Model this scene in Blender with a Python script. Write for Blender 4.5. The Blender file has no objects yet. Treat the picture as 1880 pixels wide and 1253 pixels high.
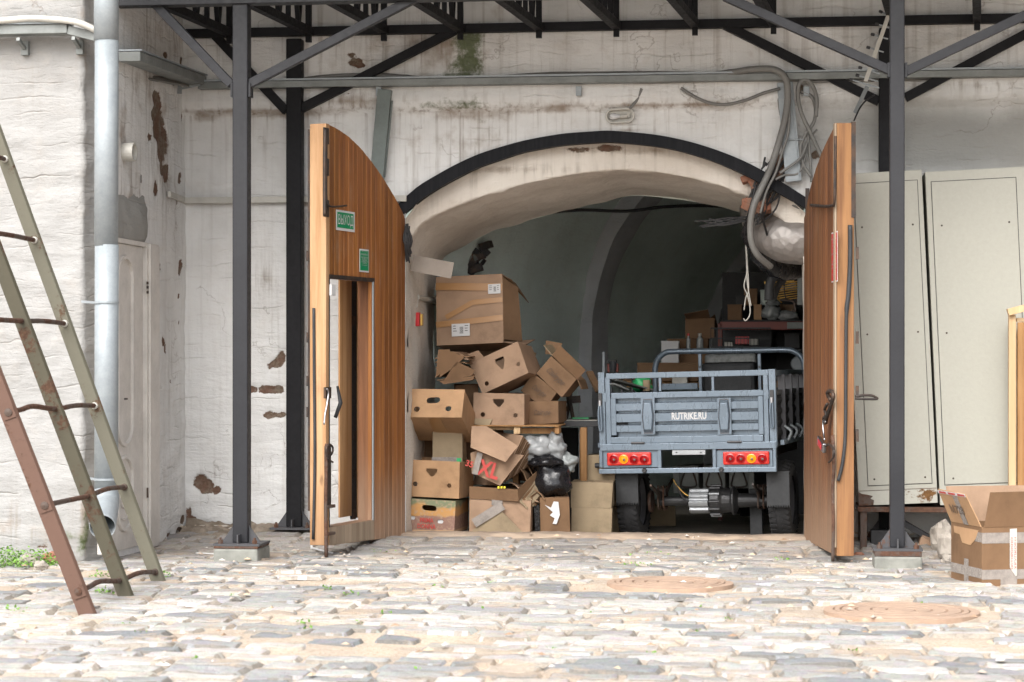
import bpy, math, random
from mathutils import Vector, Matrix, noise
from mathutils.geometry import tessellate_polygon
R = math.radians
random.seed(7)
C = bpy.context.scene.collection
scn = bpy.context.scene
# ------------------------------------------------------------ camera, sky, sun, exposure
F = 4000.0; PX = 1880.0; HZ = 661.0; YAW = R(7.0)
CAM = Vector((1.68, -13.69, 1.08))
cd = bpy.data.cameras.new('camera'); cam = bpy.data.objects.new('camera', cd); C.objects.link(cam)
cam.location = CAM; cam.rotation_euler = (R(90), 0, YAW)
cd.sensor_width = 36; cd.lens = F/PX*36; cd.shift_y = (HZ-626.5)/PX
cd.clip_start = 0.1; cd.clip_end = 400
cd.dof.use_dof = True; cd.dof.focus_distance = 13.2; cd.dof.aperture_fstop = 4.5
scn.camera = cam
scn.cycles.max_bounces = 14; scn.cycles.diffuse_bounces = 9
SUN_EL, SUN_AZ = R(45), R(196)      # azimuth clockwise from +Y
w = bpy.data.worlds.new('World'); scn.world = w; w.use_nodes = True
nt = w.node_tree; bg = nt.nodes['Background']
sky = nt.nodes.new('ShaderNodeTexSky'); sky.sky_type = 'NISHITA'; sky.sun_disc = False
sky.sun_elevation = SUN_EL; sky.sun_rotation = SUN_AZ; sky.dust_density = 4.0; sky.air_density = 1.0; sky.ozone_density = 1.0
hs = nt.nodes.new('ShaderNodeHueSaturation'); hs.inputs['Saturation'].default_value = 0.30
nt.links.new(sky.outputs[0], hs.inputs['Color']); nt.links.new(hs.outputs[0], bg.inputs[0]); bg.inputs[1].default_value = 0.15
sd = bpy.data.lights.new('sun', 'SUN'); so = bpy.data.objects.new('sun', sd); C.objects.link(so)
sd.energy = 1.35; sd.angle = R(50); sd.color = (1.0, 0.975, 0.94)
dv = Vector((math.sin(SUN_AZ)*math.cos(SUN_EL), math.cos(SUN_AZ)*math.cos(SUN_EL), math.sin(SUN_EL)))
so.rotation_euler = dv.to_track_quat('Z', 'Y').to_euler(); so.location = (0, -8, 9)
scn.view_settings.view_transform = 'Standard'; scn.view_settings.look = 'None'
scn.view_settings.exposure = 1.25; scn.view_settings.gamma = 1

# ------------------------------------------------------------ photo measurements -> places in the world
def ray(px, py):
    u = (px-940)/F; v = -(py-HZ)/F; c, s = math.cos(YAW), math.sin(YAW)
    return Vector((u*c-s, u*s+c, v))
def P(px, py, Y):
    d = ray(px, py); return CAM + d*((Y-CAM.y)/d.y)
def PD(px, py, D): return CAM + ray(px, py)*D
def PN(px, py, o, n):
    d = ray(px, py); return CAM + d*((o-CAM).dot(n)/d.dot(n))
def S(px, Y): return F/((Y-CAM.y)/ray(px, 661).y)          # pixels per metre
class Frame:
    """a working plane (its local y=0) standing in the world"""
    def __init__(s, M): s.M = M; s.I = M.inverted(); s.n = (M.to_3x3() @ Vector((0, 1, 0))).normalized(); s.o = M.translation
    def __call__(s, px, py, off=0):
        o = s.o + s.n*off; return s.I @ PN(px, py, o, s.n)
# ------------------------------------------------------------ node helper and materials
class NT:
    def __init__(s, name):
        s.m = bpy.data.materials.new(name); s.m.use_nodes = True; s.t = s.m.node_tree
        s.b = s.t.nodes['Principled BSDF']; s.out = s.t.nodes['Material Output']
    def n(s, typ, ins=None, **kw):
        x = s.t.nodes.new('ShaderNode'+typ)
        for k, v in kw.items(): setattr(x, k, v)
        for k, v in (ins or {}).items(): s.set(x.inputs[k], v)
        return x
    def set(s, sock, v):
        if isinstance(v, bpy.types.NodeSocket): s.t.links.new(v, sock)
        elif isinstance(v, (tuple, list)) and len(v) == 3 and sock.type == 'RGBA': sock.default_value = (*v, 1)
        else: sock.default_value = v
    def noise(s, co, scale, detail=5, rough=.55, vec=None, dist=0):
        if vec: co = s.n('Vector Math' .replace(' ', ''), {0: co, 1: vec}, operation='MULTIPLY').outputs[0]
        return s.n('TexNoise', {'Vector': co, 'Scale': scale, 'Detail': detail, 'Roughness': rough, 'Distortion': dist}).outputs['Fac']
    def mix(s, f, a, b, bt='MIX'):
        x = s.n('Mix', data_type='RGBA', blend_type=bt)
        s.set(x.inputs[0], f); s.set(x.inputs[6], a); s.set(x.inputs[7], b); return x.outputs[2]
    def math(s, op, a, b=0.0, clamp=False):
        x = s.n('Math', {0: a, 1: b}, operation=op); x.use_clamp = clamp; return x.outputs[0]
    def ramp(s, v, a, b, c=0., d=1.):
        return s.n('MapRange', {0: v, 1: a, 2: b, 3: c, 4: d}, interpolation_type='SMOOTHSTEP').outputs[0]
    def attr(s, nm): return s.n('Attribute', attribute_name=nm)
    def obj(s): return s.n('TexCoord').outputs['Object']
    def pos(s): return s.n('NewGeometry').outputs['Position']
    def bump(s, h, st, dist=.01):
        x = s.n('Bump', {'Height': h, 'Strength': st, 'Distance': dist}); s.set(s.b.inputs['Normal'], x.outputs[0])
    def fin(s, col, rough=.7, metal=0., spec=.5):
        s.set(s.b.inputs['Base Color'], col); s.set(s.b.inputs['Roughness'], rough); s.set(s.b.inputs['Metallic'], metal)
        s.set(s.b.inputs['Specular IOR Level'], spec); return s.m
def simple(name, c, rough=.6, metal=0., var=.25, sc=9, bump=.15, c2=None, bs=60, spec=.5, vec=None, th=(.35, .7)):
    t = NT(name); co = t.obj(); a = t.noise(co, sc, 6, .6, vec)
    c2 = c2 or tuple(x*(1-var*1.6) for x in c)
    col = t.mix(t.ramp(a, *th), c, c2)
    fine = t.noise(co, bs, 4, .6, vec)
    col = t.mix(t.math('MULTIPLY', fine, .35), col, tuple(x*.6 for x in c))
    if bump: t.bump(t.math('ADD', fine, t.math('MULTIPLY', a, .6)), bump, .004)
    return t.fin(col, t.ramp(fine, .2, .8, max(0, rough-.1), min(1, rough+.12)), metal, spec)
def whitewash(name, white=(.74, .74, .73), grey=(.60, .595, .58), course=1.0, tint=None, basedirt=.12):
    t = NT(name); p = t.pos()
    big = t.noise(p, 1.1, 8, .6); mid = t.noise(p, 7, 6, .6); fine = t.noise(p, 45, 5, .65)
    streak = t.noise(p, 1, 4, .6, (26, 26, .8)); dirt = t.attr('dirt').outputs['Fac']; moss = t.attr('moss').outputs['Fac']; peel = t.attr('peel').outputs['Fac']; greying = t.attr('greying').outputs['Fac']
    col = t.mix(t.ramp(big, .4, .68), white, grey)
    col = t.mix(t.math('MULTIPLY', t.ramp(mid, .5, .75), .15), col, (.50, .44, .38))
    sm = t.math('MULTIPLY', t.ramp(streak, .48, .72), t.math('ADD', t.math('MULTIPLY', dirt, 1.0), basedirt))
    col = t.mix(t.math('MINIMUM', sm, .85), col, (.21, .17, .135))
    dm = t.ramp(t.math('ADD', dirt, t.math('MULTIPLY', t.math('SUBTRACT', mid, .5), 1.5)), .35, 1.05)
    col = t.mix(t.math('MULTIPLY', dm, .8), col, (.24, .18, .13))  # besides dirt, the gateway wall's mask carries painted canopy shade
    col = t.mix(t.ramp(t.math('ADD', greying, t.math('MULTIPLY', t.math('SUBTRACT', big, .5), .6)), .1, .9), col, (.30, .30, .285))
    # hairline cracks
    q = t.n('VectorMath', {0: p, 1: t.n('TexNoise', {'Vector': p, 'Scale': 3.0, 'Detail': 6}).outputs['Color']}, operation='ADD').outputs[0]
    vo = t.n('TexVoronoi', {'Vector': q, 'Scale': 1.15}, feature='DISTANCE_TO_EDGE').outputs['Distance']
    cr = t.math('MULTIPLY', t.ramp(vo, .0015, .007, 1, 0), t.ramp(t.noise(p, 1.9, 2), .50, .58))
    col = t.mix(t.math('MULTIPLY', cr, .30*min(1, course*1.1)), col, (.16, .11, .08))
    # courses of the masonry showing through
    sz = t.n('SeparateXYZ', {0: p}).outputs
    zz = t.math('ADD', t.math('MULTIPLY', sz[2], 11.5), t.math('MULTIPLY', t.noise(p, 2.2, 4), 2.0))
    cl = t.ramp(t.math('ABSOLUTE', t.math('SUBTRACT', t.math('FRACT', zz), .5)), 0, .09, 1, 0)
    cl = t.math('MULTIPLY', cl, t.ramp(t.noise(p, 1, 3, .6, (3, 3, 9)), .47, .66))
    col = t.mix(t.math('MULTIPLY', cl, .16*course), col, (.30, .24, .19))
    mm = t.ramp(t.math('ADD', moss, t.math('MULTIPLY', t.math('SUBTRACT', t.noise(p, 14, 7, .7), .5), 1.6)), .42, .95)
    col = t.mix(t.math('MULTIPLY', mm, .9), col, t.mix(fine, (.035, .05, .018), (.12, .15, .05)))
    pf = t.math('ADD', peel, t.math('MULTIPLY', t.math('SUBTRACT', t.noise(p, 11, 8, .72), .5), 1.15))
    pm = t.ramp(pf, .49, .53); rim = t.math('MULTIPLY', t.ramp(pf, .42, .49), t.ramp(pf, .53, .49))
    bk = t.mix(t.ramp(t.noise(p, 9, 5), .40, .6), (.165, .095, .07), (.20, .165, .13))
    bk = t.mix(t.ramp(fine, .35, .7), bk, (.12, .075, .05))
    col = t.mix(t.math('MULTIPLY', rim, .45), col, (.2, .15, .11)); col = t.mix(pm, col, bk)
    if tint: col = t.mix(1.0, col, tint, 'MULTIPLY')
    h = t.math('ADD', t.math('MULTIPLY', mid, 1.1), t.math('MULTIPLY', fine, .28))
    h = t.math('ADD', h, t.math('MULTIPLY', t.noise(p, 1, 5, .6, (7, 7, 26)), .9))
    h = t.math('SUBTRACT', h, t.math('MULTIPLY', pm, 1.2)); h = t.math('SUBTRACT', h, t.math('MULTIPLY', cl, .5*course)); h = t.math('SUBTRACT', h, t.math('MULTIPLY', cr, .45))
    t.bump(h, .55, .022)
    return t.fin(col, .92, 0, .2)
def woodm(name, c, c2, wear=(.55, .45, .36), wz=None, rough=.55, axis=(22, 22, 1.1), wearamt=.35, spec=.4):
    t = NT(name); co = t.obj(); g = t.noise(co, 1.0, 7, .65, axis, .4); g2 = t.noise(co, 5, 5, .6, (9, 9, .6))
    at = t.attr('Col').outputs['Color']
    col = t.mix(t.ramp(g, .32, .68), c, c2)
    col = t.mix(1.0, col, at, 'MULTIPLY')
    sp = t.noise(co, 3.5, 7, .7)
    wm = t.math('MULTIPLY', t.ramp(t.math('ADD', t.math('MULTIPLY', sp, .6), t.math('MULTIPLY', g2, .4)), .52, .72), wearamt)
    if wz is not None:
        z = t.n('SeparateXYZ', {0: t.pos()}).outputs[2]
        wm = t.math('MAXIMUM', wm, t.math('MULTIPLY', t.ramp(t.math('ADD', z, t.math('MULTIPLY', g2, .5)), wz+.12, wz+.75, 1, 0), .75))
    col = t.mix(wm, col, wear)
    kn = t.ramp(t.noise(co, 1, 3, .5, (9, 9, 3.2)), .70, .78); col = t.mix(t.math('MULTIPLY', kn, .7), col, (.07, .035, .015))
    t.bump(t.math('ADD', g, g2), .25, .004)
    return t.fin(col, rough, 0, spec)
def card(name, c, dark=None):
    t = NT(name); co = t.obj(); a = t.noise(co, 5, 6, .6); b = t.noise(co, 70, 3, .6)
    col = t.mix(t.ramp(a, .35, .72), c, dark or tuple(x*.76 for x in c)); col = t.mix(t.math('MULTIPLY', t.ramp(t.noise(co, 2.5, 7, .7), .56, .70), .45), col, tuple(x*.5 for x in c)); col = t.mix(t.math('MULTIPLY', b, .25), col, tuple(x*.62 for x in c))
    lin = t.n('TexWave', {'Vector': co, 'Scale': 46, 'Distortion': .6}, wave_type='BANDS', bands_direction='X').outputs['Fac']
    t.bump(t.math('ADD', t.math('MULTIPLY', lin, .25), t.math('MULTIPLY', a, 2)), .22, .004)
    return t.fin(col, .85, 0, .25)
def flat(name, c, rough=.5, metal=0, spec=.5, emit=0, alpha=None, trans=0):
    t = NT(name); m = t.fin(c, rough, metal, spec)
    if trans: t.b.inputs['Transmission Weight'].default_value = trans
    if alpha is not None: t.b.inputs['Alpha'].default_value = alpha
    return m
def rusty(name, paint, amt=.5, rough=.6, rust=(.20, .085, .04)):
    t = NT(name); co = t.obj(); a = t.noise(co, 4, 8, .7); b = t.noise(co, 40, 5, .7)
    m = t.ramp(t.math('ADD', a, t.math('MULTIPLY', b, .35)), .90-amt*.5, .98-amt*.5)
    col = t.mix(t.math('MULTIPLY', b, .4), paint, tuple(x*.6 for x in paint))
    r = t.mix(t.ramp(b, .3, .7), rust, tuple(x*.5 for x in rust)); col = t.mix(m, col, r)
    t.bump(t.math('ADD', b, m), .3, .003)
    return t.fin(col, t.ramp(m, 0, 1, rough, .9), 0, .35)
M = {}
M['wall'] = whitewash('whitewashed_masonry')
M['wall_white'] = whitewash('fresh_whitewash', (0.3276, 0.325, 0.3173), (0.2662, 0.2611, 0.2508), .9, basedirt=.04)
M['soffit'] = whitewash('arch_plaster', (0.6962, 0.6492, 0.5833), (0.5645, 0.508, 0.4422), .3)
M['inner'] = whitewash('green_grey_plaster', (.78, .88, .84), (.66, .75, .71), .25, basedirt=.03)
M['rib'] = whitewash('grey_rib_plaster', (.55, .56, .59), (.45, .46, .48), .1, basedirt=.03)
M['steel'] = simple('dark_grey_painted_steel', (0.01919, 0.01999, 0.02398), .48, 0, .15, 3, .12, c2=(0.01319, 0.01359, 0.01679), bs=40, spec=.35)
M['steelshade'] = simple('shade_darkened_grey_steel', (.010, .010, .012), .6, 0, .15, 3, .12, bs=40, spec=.2)  # same canopy paint, darkened to put shade into its rear parts
M['steelrust'] = rusty('rust_flecked_steel', (.07, .07, .075), .22)
M['galv'] = simple('galvanised_zinc', (0.3315, 0.3646, 0.3845), .5, .15, .12, 14, .08, c2=(0.2785, 0.3116, 0.3315), bs=80)
M['traymat'] = simple('dull_grey_trunking', (0.24, 0.256, 0.248), .55, .2, .2, 5, .1)
M['greentray'] = simple('grey_green_trunking', (.17, .20, .19), .55, .1, .15, 5, .1)
M['conduit'] = simple('grey_plastic_conduit', (0.192, 0.188, 0.176), .55, 0, .15, 6, .1)
M['cable'] = simple('black_cable', (.02, .02, .022), .55, 0, .2, 8, .1)
M['paleplastic'] = simple('pale_plastic', (0.5412, 0.5248, 0.4756), .5, 0, .15, 6, .05)
M['whitepaint'] = simple('white_door_paint', (0.6808, 0.644, 0.598), .5, 0, .12, 5, .1)
M['varnish'] = woodm('varnished_orange_boards', (0.3387, 0.1364, 0.03951), (0.1882, 0.06774, 0.0207), wear=(0.3387, 0.2446, 0.1788), wz=.06, wearamt=.45, spec=.3, rough=.6)
M['varnish2'] = woodm('brown_boards', (0.2436, 0.105, 0.0462), (0.126, 0.05208, 0.02352), wear=(0.3024, 0.2016, 0.1344), wz=.12, wearamt=.35, spec=.3, rough=.6)
M['edgewood2'] = woodm('weathered_edge_timber', (0.3067, 0.1638, 0.0697), (0.1882, 0.09061, 0.04182), wear=(0.0697, 0.04879, 0.03485), rough=.7, wearamt=.6, axis=(30, 30, 1.4))
M['greyboard'] = card('greyed_board', (.33, .285, .245))
M['edgewood'] = woodm('pale_edge_timber', (0.48, 0.296, 0.16), (0.344, 0.184, 0.08), wear=(0.24, 0.136, 0.072), wz=-.05, rough=.65, wearamt=.6)
M['rawwood'] = woodm('raw_grey_timber', (0.336, 0.264, 0.192), (0.24, 0.176, 0.12), wear=(0.4, 0.344, 0.28), rough=.8)
M['pine'] = woodm('fresh_pine', (0.56, 0.4, 0.232), (0.48, 0.32, 0.168), wear=(0.528, 0.416, 0.288), rough=.65, wearamt=.2)
M['timberin'] = woodm('shed_timber', (.40, .22, .09), (.28, .14, .05), wear=(.36, .24, .14), rough=.7)
M['rubber'] = simple('black_rubber', (.03, .032, .035), .6, 0, .2, 8, .15)
M['iron'] = simple('old_black_iron', (.045, .04, .038), .55, .5, .3, 12, .3, c2=(.10, .06, .04))
M['rust'] = rusty('brown_rust', (.085, .06, .048), .55, rust=(.12, .06, .038))
M['ladder_green'] = rusty('flaking_green_paint', (0.076, 0.068, 0.044), .36, rust=(0.112, 0.06, 0.036))
M['ladder_pale'] = rusty('pale_green_paint', (0.128, 0.12, 0.088), .34, rust=(0.136, 0.08, 0.048))
M['ladder_red'] = rusty('rust_red_paint', (0.124, 0.068, 0.048), .38, rust=(0.12, 0.06, 0.036))
M['cream'] = rusty('cream_cabinet_paint', (0.384, 0.379, 0.3284), .05, .45, rust=(0.1617, 0.0758, 0.02527))
M['creamrust'] = rusty('cream_paint_rusting', (0.4156, 0.41, 0.3595), .30, .5, rust=(0.191, 0.09549, 0.0337))
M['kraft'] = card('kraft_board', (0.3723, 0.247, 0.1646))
M['kraft2'] = card('warm_kraft_board', (0.4427, 0.2713, 0.1499))
M['kraft3'] = card('olive_kraft_board', (0.3247, 0.2509, 0.1624))
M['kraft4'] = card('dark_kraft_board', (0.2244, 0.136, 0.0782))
M['kraft5'] = card('deep_brown_kraft_board', (0.1944, 0.1134, 0.06156))  # one even deep brown, for the open carton and sheets in the pile
M['tapebrown'] = flat('brown_tape', (0.36, 0.189, 0.072), .3)
M['tapeclear'] = simple('clear_tape', (0.3024, 0.2664, 0.2376), .22, 0, .2, 30, .3)
M['white'] = flat('white_paper', (0.576, 0.576, 0.576), .6)
M['black'] = flat('black_ink', (.02, .02, .02), .6)
M['ink'] = flat('pen_ink', (.10, .07, .05), .7)
M['redink'] = flat('red_ink', (.45, .05, .04), .6)
M['green'] = flat('sign_green', (.0, .23, .09), .4)
M['red'] = flat('sign_red', (.50, .02, .025), .35)
t = NT('blue_grey_metallic_paint'); co = t.obj(); q_ = t.noise(co, 3, 5, .6); q2_ = t.noise(co, 18, 6, .7, (1, 1, .3))
col = t.mix(t.ramp(q_, .35, .7), (.185, .232, .285), (.148, .19, .235)); col = t.mix(t.math('MULTIPLY', t.ramp(q2_, .62, .8), .10), col, (.26, .25, .22))
t.bump(q_, .06, .01); M['bike'] = t.fin(col, t.ramp(q2_, .3, .7, .22, .40), .35)
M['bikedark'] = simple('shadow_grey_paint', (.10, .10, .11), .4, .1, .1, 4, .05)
M['lampred'] = simple('red_lens', (0.72, 0.0315, 0.018), .18, 0, .2, 60, .5, c2=(0.558, 0.018, 0.0108), bs=160)
M['lampdeep'] = flat('deep_red_lens', (.34, .01, .012), .08)
M['lampamber'] = flat('amber_lens', (.85, .38, .02), .08)
M['chrome'] = flat('chrome', (.42, .42, .44), .3, 1)
M['alu'] = simple('cast_aluminium', (0.425, 0.442, 0.459), .45, .5, .1, 10, .1)
M['darkmetal'] = simple('oily_dark_metal', (.075, .075, .078), .4, .5, .2, 14, .15)
M['tyre'] = simple('tyre_rubber', (.028, .028, .03), .75, 0, .2, 14, .3)
M['foil'] = NT('crinkled_foil')
_t = M['foil']; _c = _t.obj(); _n = _t.n('TexVoronoi', {'Vector': _c, 'Scale': 22}).outputs['Distance']; _t.bump(_t.math('ADD', _n, _t.noise(_c, 18, 5)), .4, .015)
M['foil'] = _t.fin(_t.mix(_n, (.34, .315, .295), (.27, .25, .235)), .48, .6)
M['bagblack'] = simple('black_bin_liner', (.012, .012, .014), .22, 0, .1, 20, .8, bs=35)
M['bagwhite'] = simple('white_plastic_bag', (0.33, 0.342, 0.348), .3, 0, .2, 12, .8, bs=30)
M['bagclear'] = simple('clear_plastic_bag', (0.3375, 0.36, 0.36), .2, 0, .3, 14, .8, bs=35)
M['shelfred'] = flat('dark_red_beam', (.16, .03, .02), .5)
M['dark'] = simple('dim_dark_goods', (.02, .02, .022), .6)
M['plasticgreen'] = flat('green_plastic', (.03, .35, .12), .4)
M['redplastic'] = flat('red_plastic', (.55, .03, .03), .35)
M['gold'] = flat('brass_wire', (.55, .35, .10), .35, .8)
M['floor'] = simple('packed_floor', (.30, .27, .23), .9, 0, .2, 5, .3)
M['stone'] = simple('pale_stone', (0.384, 0.344, 0.296), .9, 0, .3, 9, .8, bs=30)
M['brickred'] = simple('old_brick', (.30, .12, .07), .9, 0, .4, 12, .8, bs=30, c2=(.22, .15, .11))
M['concrete'] = simple('weathered_concrete', (0.264, 0.268, 0.24), .9, 0, .25, 9, .5)
M['manhole'] = simple('sandy_iron', (0.423, 0.297, 0.216), .8, 0, .2, 12, .4, c2=(0.342, 0.243, 0.18))
M['leaf'] = simple('weed_green', (.17, .34, .05), .6, 0, .3, 20, .1)
M['roof'] = simple('grey_roof_sheet', (.13, .13, .13), .6)
M['asphalt'] = M['floor']
# ------------------------------------------------------------ mesh builder
WL = {}
class MB:
    def __init__(s, M=None): s.v = []; s.f = []; s.c = []; s.M = M or Matrix(); s.col = (1, 1, 1)
    def add(s, vs, fs):
        b = len(s.v); s.v += [s.M @ Vector(v) for v in vs]; s.f += [tuple(b+i for i in f) for f in fs]; s.c += [s.col]*len(fs); return s
    def box(s, x0, y0, z0, x1, y1, z1):
        x0, x1 = sorted((x0, x1)); y0, y1 = sorted((y0, y1)); z0, z1 = sorted((z0, z1))
        return s.add([(x0,y0,z0),(x1,y0,z0),(x1,y1,z0),(x0,y1,z0),(x0,y0,z1),(x1,y0,z1),(x1,y1,z1),(x0,y1,z1)],
                     [(3,2,1,0),(4,5,6,7),(0,1,5,4),(1,2,6,5),(2,3,7,6),(3,0,4,7)])
    def bar(s, p, q, w, h, up=(0, 0, 1)):
        p, q = Vector(p), Vector(q); d = (q-p).normalized(); a = d.cross(Vector(up))
        if a.length < 1e-4: a = d.cross(Vector((0, 1, 0)))
        a = a.normalized()*w/2; b = a.cross(d).normalized()*h/2
        return s.add([p-a-b, p+a-b, p+a+b, p-a+b, q-a-b, q+a-b, q+a+b, q-a+b],
                     [(0,1,2,3),(7,6,5,4),(1,0,4,5),(2,1,5,6),(3,2,6,7),(0,3,7,4)])
    def tube(s, pts, r, n=8, cap=True):
        pts = [Vector(p) for p in pts]; rs = r if isinstance(r, (list, tuple)) else [r]*len(pts); vs = []; fs = []; ref = None
        for i, p in enumerate(pts):
            d = (pts[min(i+1, len(pts)-1)]-pts[max(i-1, 0)]).normalized()
            if ref is None: ref = d.orthogonal().normalized()
            ref = (ref-d*ref.dot(d)).normalized(); b = d.cross(ref)
            for k in range(n):
                a = 2*math.pi*k/n; vs.append(p+(ref*math.cos(a)+b*math.sin(a))*rs[i])
        for i in range(len(pts)-1):
            for k in range(n): fs.append((i*n+k, i*n+(k+1) % n, (i+1)*n+(k+1) % n, (i+1)*n+k))
        if cap: fs.append(tuple(reversed(range(n)))); fs.append(tuple((len(pts)-1)*n+k for k in range(n)))
        return s.add(vs, fs)
    def cyl(s, p, q, r, n=16): return s.tube([p, q], r, n)
    def lathe(s, c, ax, prof, n=24):      # prof: (radius, offset along ax)
        ax = Vector(ax).normalized(); a = ax.orthogonal().normalized(); b = ax.cross(a); c = Vector(c); vs = []; fs = []
        for r, o in prof:
            for k in range(n): t = 2*math.pi*k/n; vs.append(c+ax*o+(a*math.cos(t)+b*math.sin(t))*r)
        for i in range(len(prof)-1):
            for k in range(n): fs.append((i*n+k, i*n+(k+1) % n, (i+1)*n+(k+1) % n, (i+1)*n+k))
        return s.add(vs, fs)
    def plate(s, outer, holes=(), y0=0., y1=.005):   # 2-D outline in local x,z, holes cut right through, thickness along y
        loops = [list(outer)]+[list(h) for h in holes]; flatp = [p for l in loops for p in l]
        tri = tessellate_polygon([[Vector((x, z, 0)) for x, z in l] for l in loops]); n = len(flatp)
        vs = [(x, y0, z) for x, z in flatp]+[(x, y1, z) for x, z in flatp]
        fs = [tuple(t) for t in tri]+[tuple(n+i for i in reversed(t)) for t in tri]; b = 0
        for l in loops:
            for i in range(len(l)): j = (i+1) % len(l); fs.append((b+i, b+j, n+b+j, n+b+i))
            b += len(l)
        return s.add(vs, fs)
    def sheet(s, grid):                   # grid of points, rows x cols
        m = len(grid[0]); vs = [p for r in grid for p in r]
        return s.add(vs, [(i*m+j, i*m+j+1, (i+1)*m+j+1, (i+1)*m+j) for i in range(len(grid)-1) for j in range(m-1)])
    def build(s, name, mat, parent=None, smooth=False, bev=0, solid=0, loc=None, attrs=None, fixn=True):
        if parent is not None: base = WL[parent.name]
        elif loc is not None: base = Vector(loc)
        else:
            xs = [v.x for v in s.v]; ys = [v.y for v in s.v]; base = Vector(((min(xs)+max(xs))/2, (min(ys)+max(ys))/2, min(v.z for v in s.v)))
        me = bpy.data.meshes.new(name); me.from_pydata([v-base for v in s.v], [], s.f); me.update()
        if fixn:
            import bmesh
            bm = bmesh.new(); bm.from_mesh(me); bmesh.ops.recalc_face_normals(bm, faces=bm.faces); bm.to_mesh(me); bm.free()
        ca = me.color_attributes.new('Col', 'FLOAT_COLOR', 'CORNER')
        for p in me.polygons:
            c = s.c[p.index] if p.index < len(s.c) else (1, 1, 1)
            for li in p.loop_indices: ca.data[li].color = (*c, 1)
        for k, arr in (attrs or {}).items():
            a = me.attributes.new(k, 'FLOAT', 'POINT'); a.data.foreach_set('value', arr)
        o = bpy.data.objects.new(name, me); C.objects.link(o); me.materials.append(M[mat] if isinstance(mat, str) else mat)
        if parent is None: o.location = base
        else: o.parent = parent
        WL[o.name] = base
        if smooth: me.shade_smooth()
        if bev:
            b = o.modifiers.new('bevel', 'BEVEL'); b.width = bev; b.segments = 2; b.limit_method = 'ANGLE'; b.angle_limit = R(40)
        if solid:
            b = o.modifiers.new('solid', 'SOLIDIFY'); b.thickness = solid; b.offset = 0
        return o
def tag(o, label, cat, group=None, kind=None):
    o['label'] = label; o['category'] = cat
    if group: o['group'] = group
    if kind: o['kind'] = kind
    return o
def thing(name, label, cat, loc, group=None):
    o = bpy.data.objects.new(name, None); o.empty_display_size = .1; C.objects.link(o); o.location = loc; WL[o.name] = Vector(loc)
    return tag(o, label, cat, group)
def struct(o): o['kind'] = 'structure'; return o
def smoothpts(pts, k=6):
    pts = [Vector(p) for p in pts]; out = []
    for i in range(len(pts)-1):
        a = pts[max(i-1, 0)]; b = pts[i]; c = pts[i+1]; d = pts[min(i+2, len(pts)-1)]
        for j in range(k):
            t = j/k; out.append(.5*((2*b)+(c-a)*t+(2*a-5*b+4*c-d)*t*t+(3*b-a-3*c+d)*t**3))
    return out+[pts[-1]]
def circ(x, z, rx, rz=None, n=16, a0=0): return [(x+rx*math.cos(a0+2*math.pi*k/n), z+(rz or rx)*math.sin(a0+2*math.pi*k/n)) for k in range(n)]
FONT = None
def words(txt, M4, w, h, name, mat, parent, y=-.0015, shear=0, cx=0, cz=0, bold=0.0):
    """real lettering as a thin mesh in the local x,z plane of M4, fitted to w x h"""
    cu = bpy.data.curves.new('t', 'FONT'); cu.body = txt; cu.align_x = 'CENTER'; cu.shear = shear; cu.resolution_u = 3; cu.space_line = .9; cu.offset = bold
    t = bpy.data.objects.new('t', cu); C.objects.link(t); bpy.context.view_layer.update()
    me = bpy.data.meshes.new_from_object(t.evaluated_get(bpy.context.evaluated_depsgraph_get()))
    bpy.data.objects.remove(t); xs = [v.co.x for v in me.vertices]; ys = [v.co.y for v in me.vertices]
    mb = MB(M4)
    if xs:
        x0, x1, y0, y1 = min(xs), max(xs), min(ys), max(ys)
        mb.add([(cx+((v.co.x-x0)/(x1-x0)-.5)*w, y, cz+((v.co.y-y0)/(y1-y0)-.5)*h) for v in me.vertices], [tuple(p.vertices) for p in me.polygons])
    return mb.build(name, mat, parent, fixn=False)
# ------------------------------------------------------------ ground
def sst(x, a, b): t = max(0, min(1, (x-a)/(b-a))); return t*t*(3-2*t)
def gz(x, y):
    g = -.075+.065*sst(y, -1.0, .1)
    inside = sst(x, -.95, -.6)*(1-sst(x, 1.7, 2.0))
    g -= inside*.02*sst(y, -.8, 0)
    return g+.010*noise.noise(Vector((x*.8, y*.8, 3)))
def G(px, py, it=3):
    z = -.075; p = None
    for _ in range(it):
        d = ray(px, py); p = CAM+d*((z-CAM.z)/d.z); z = gz(p.x, p.y)
    return p
t = NT('sandy_grit'); p = t.pos(); a = t.noise(p, 3.5, 7, .65); b = t.noise(p, 60, 5, .7)
c = t.mix(t.ramp(a, .35, .7), (.52, .425, .33), (.38, .32, .265)); c = t.mix(t.ramp(b, .50, .68), c, (.27, .20, .14)); c = t.mix(t.ramp(t.noise(p, 110, 3), .62, .7), c, (.66, .60, .54))
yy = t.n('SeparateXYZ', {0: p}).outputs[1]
c = t.mix(t.math('MULTIPLY', t.ramp(yy, -2.3, -.6), .55), c, (.22, .185, .15))  # sand coloured darker towards the wall to suggest shade under the canopy
t.bump(t.math('ADD', t.math('MULTIPLY', a, .4), b), .7, .012); M['sand'] = t.fin(c, .95, 0, .2)
g = MB(); xs = [-60, -20, -8]+[-6+.1*i for i in range(121)]+[8, 20, 60]; ys = [-60, -25, -14]+[-12+.1*i for i in range(121)]+[.12, .3, 12, 60]
grid = []
for y in ys:
    row = []
    for x in xs:
        z = gz(x, min(y, .1)) + .012*noise.noise(Vector((x*2.3, y*2.3, 0))) + .006*noise.noise(Vector((x*9, y*9, 0)))
        if y > .25: z = -.35
        row.append((x, y, z-.007))
    grid.append(row)
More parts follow.
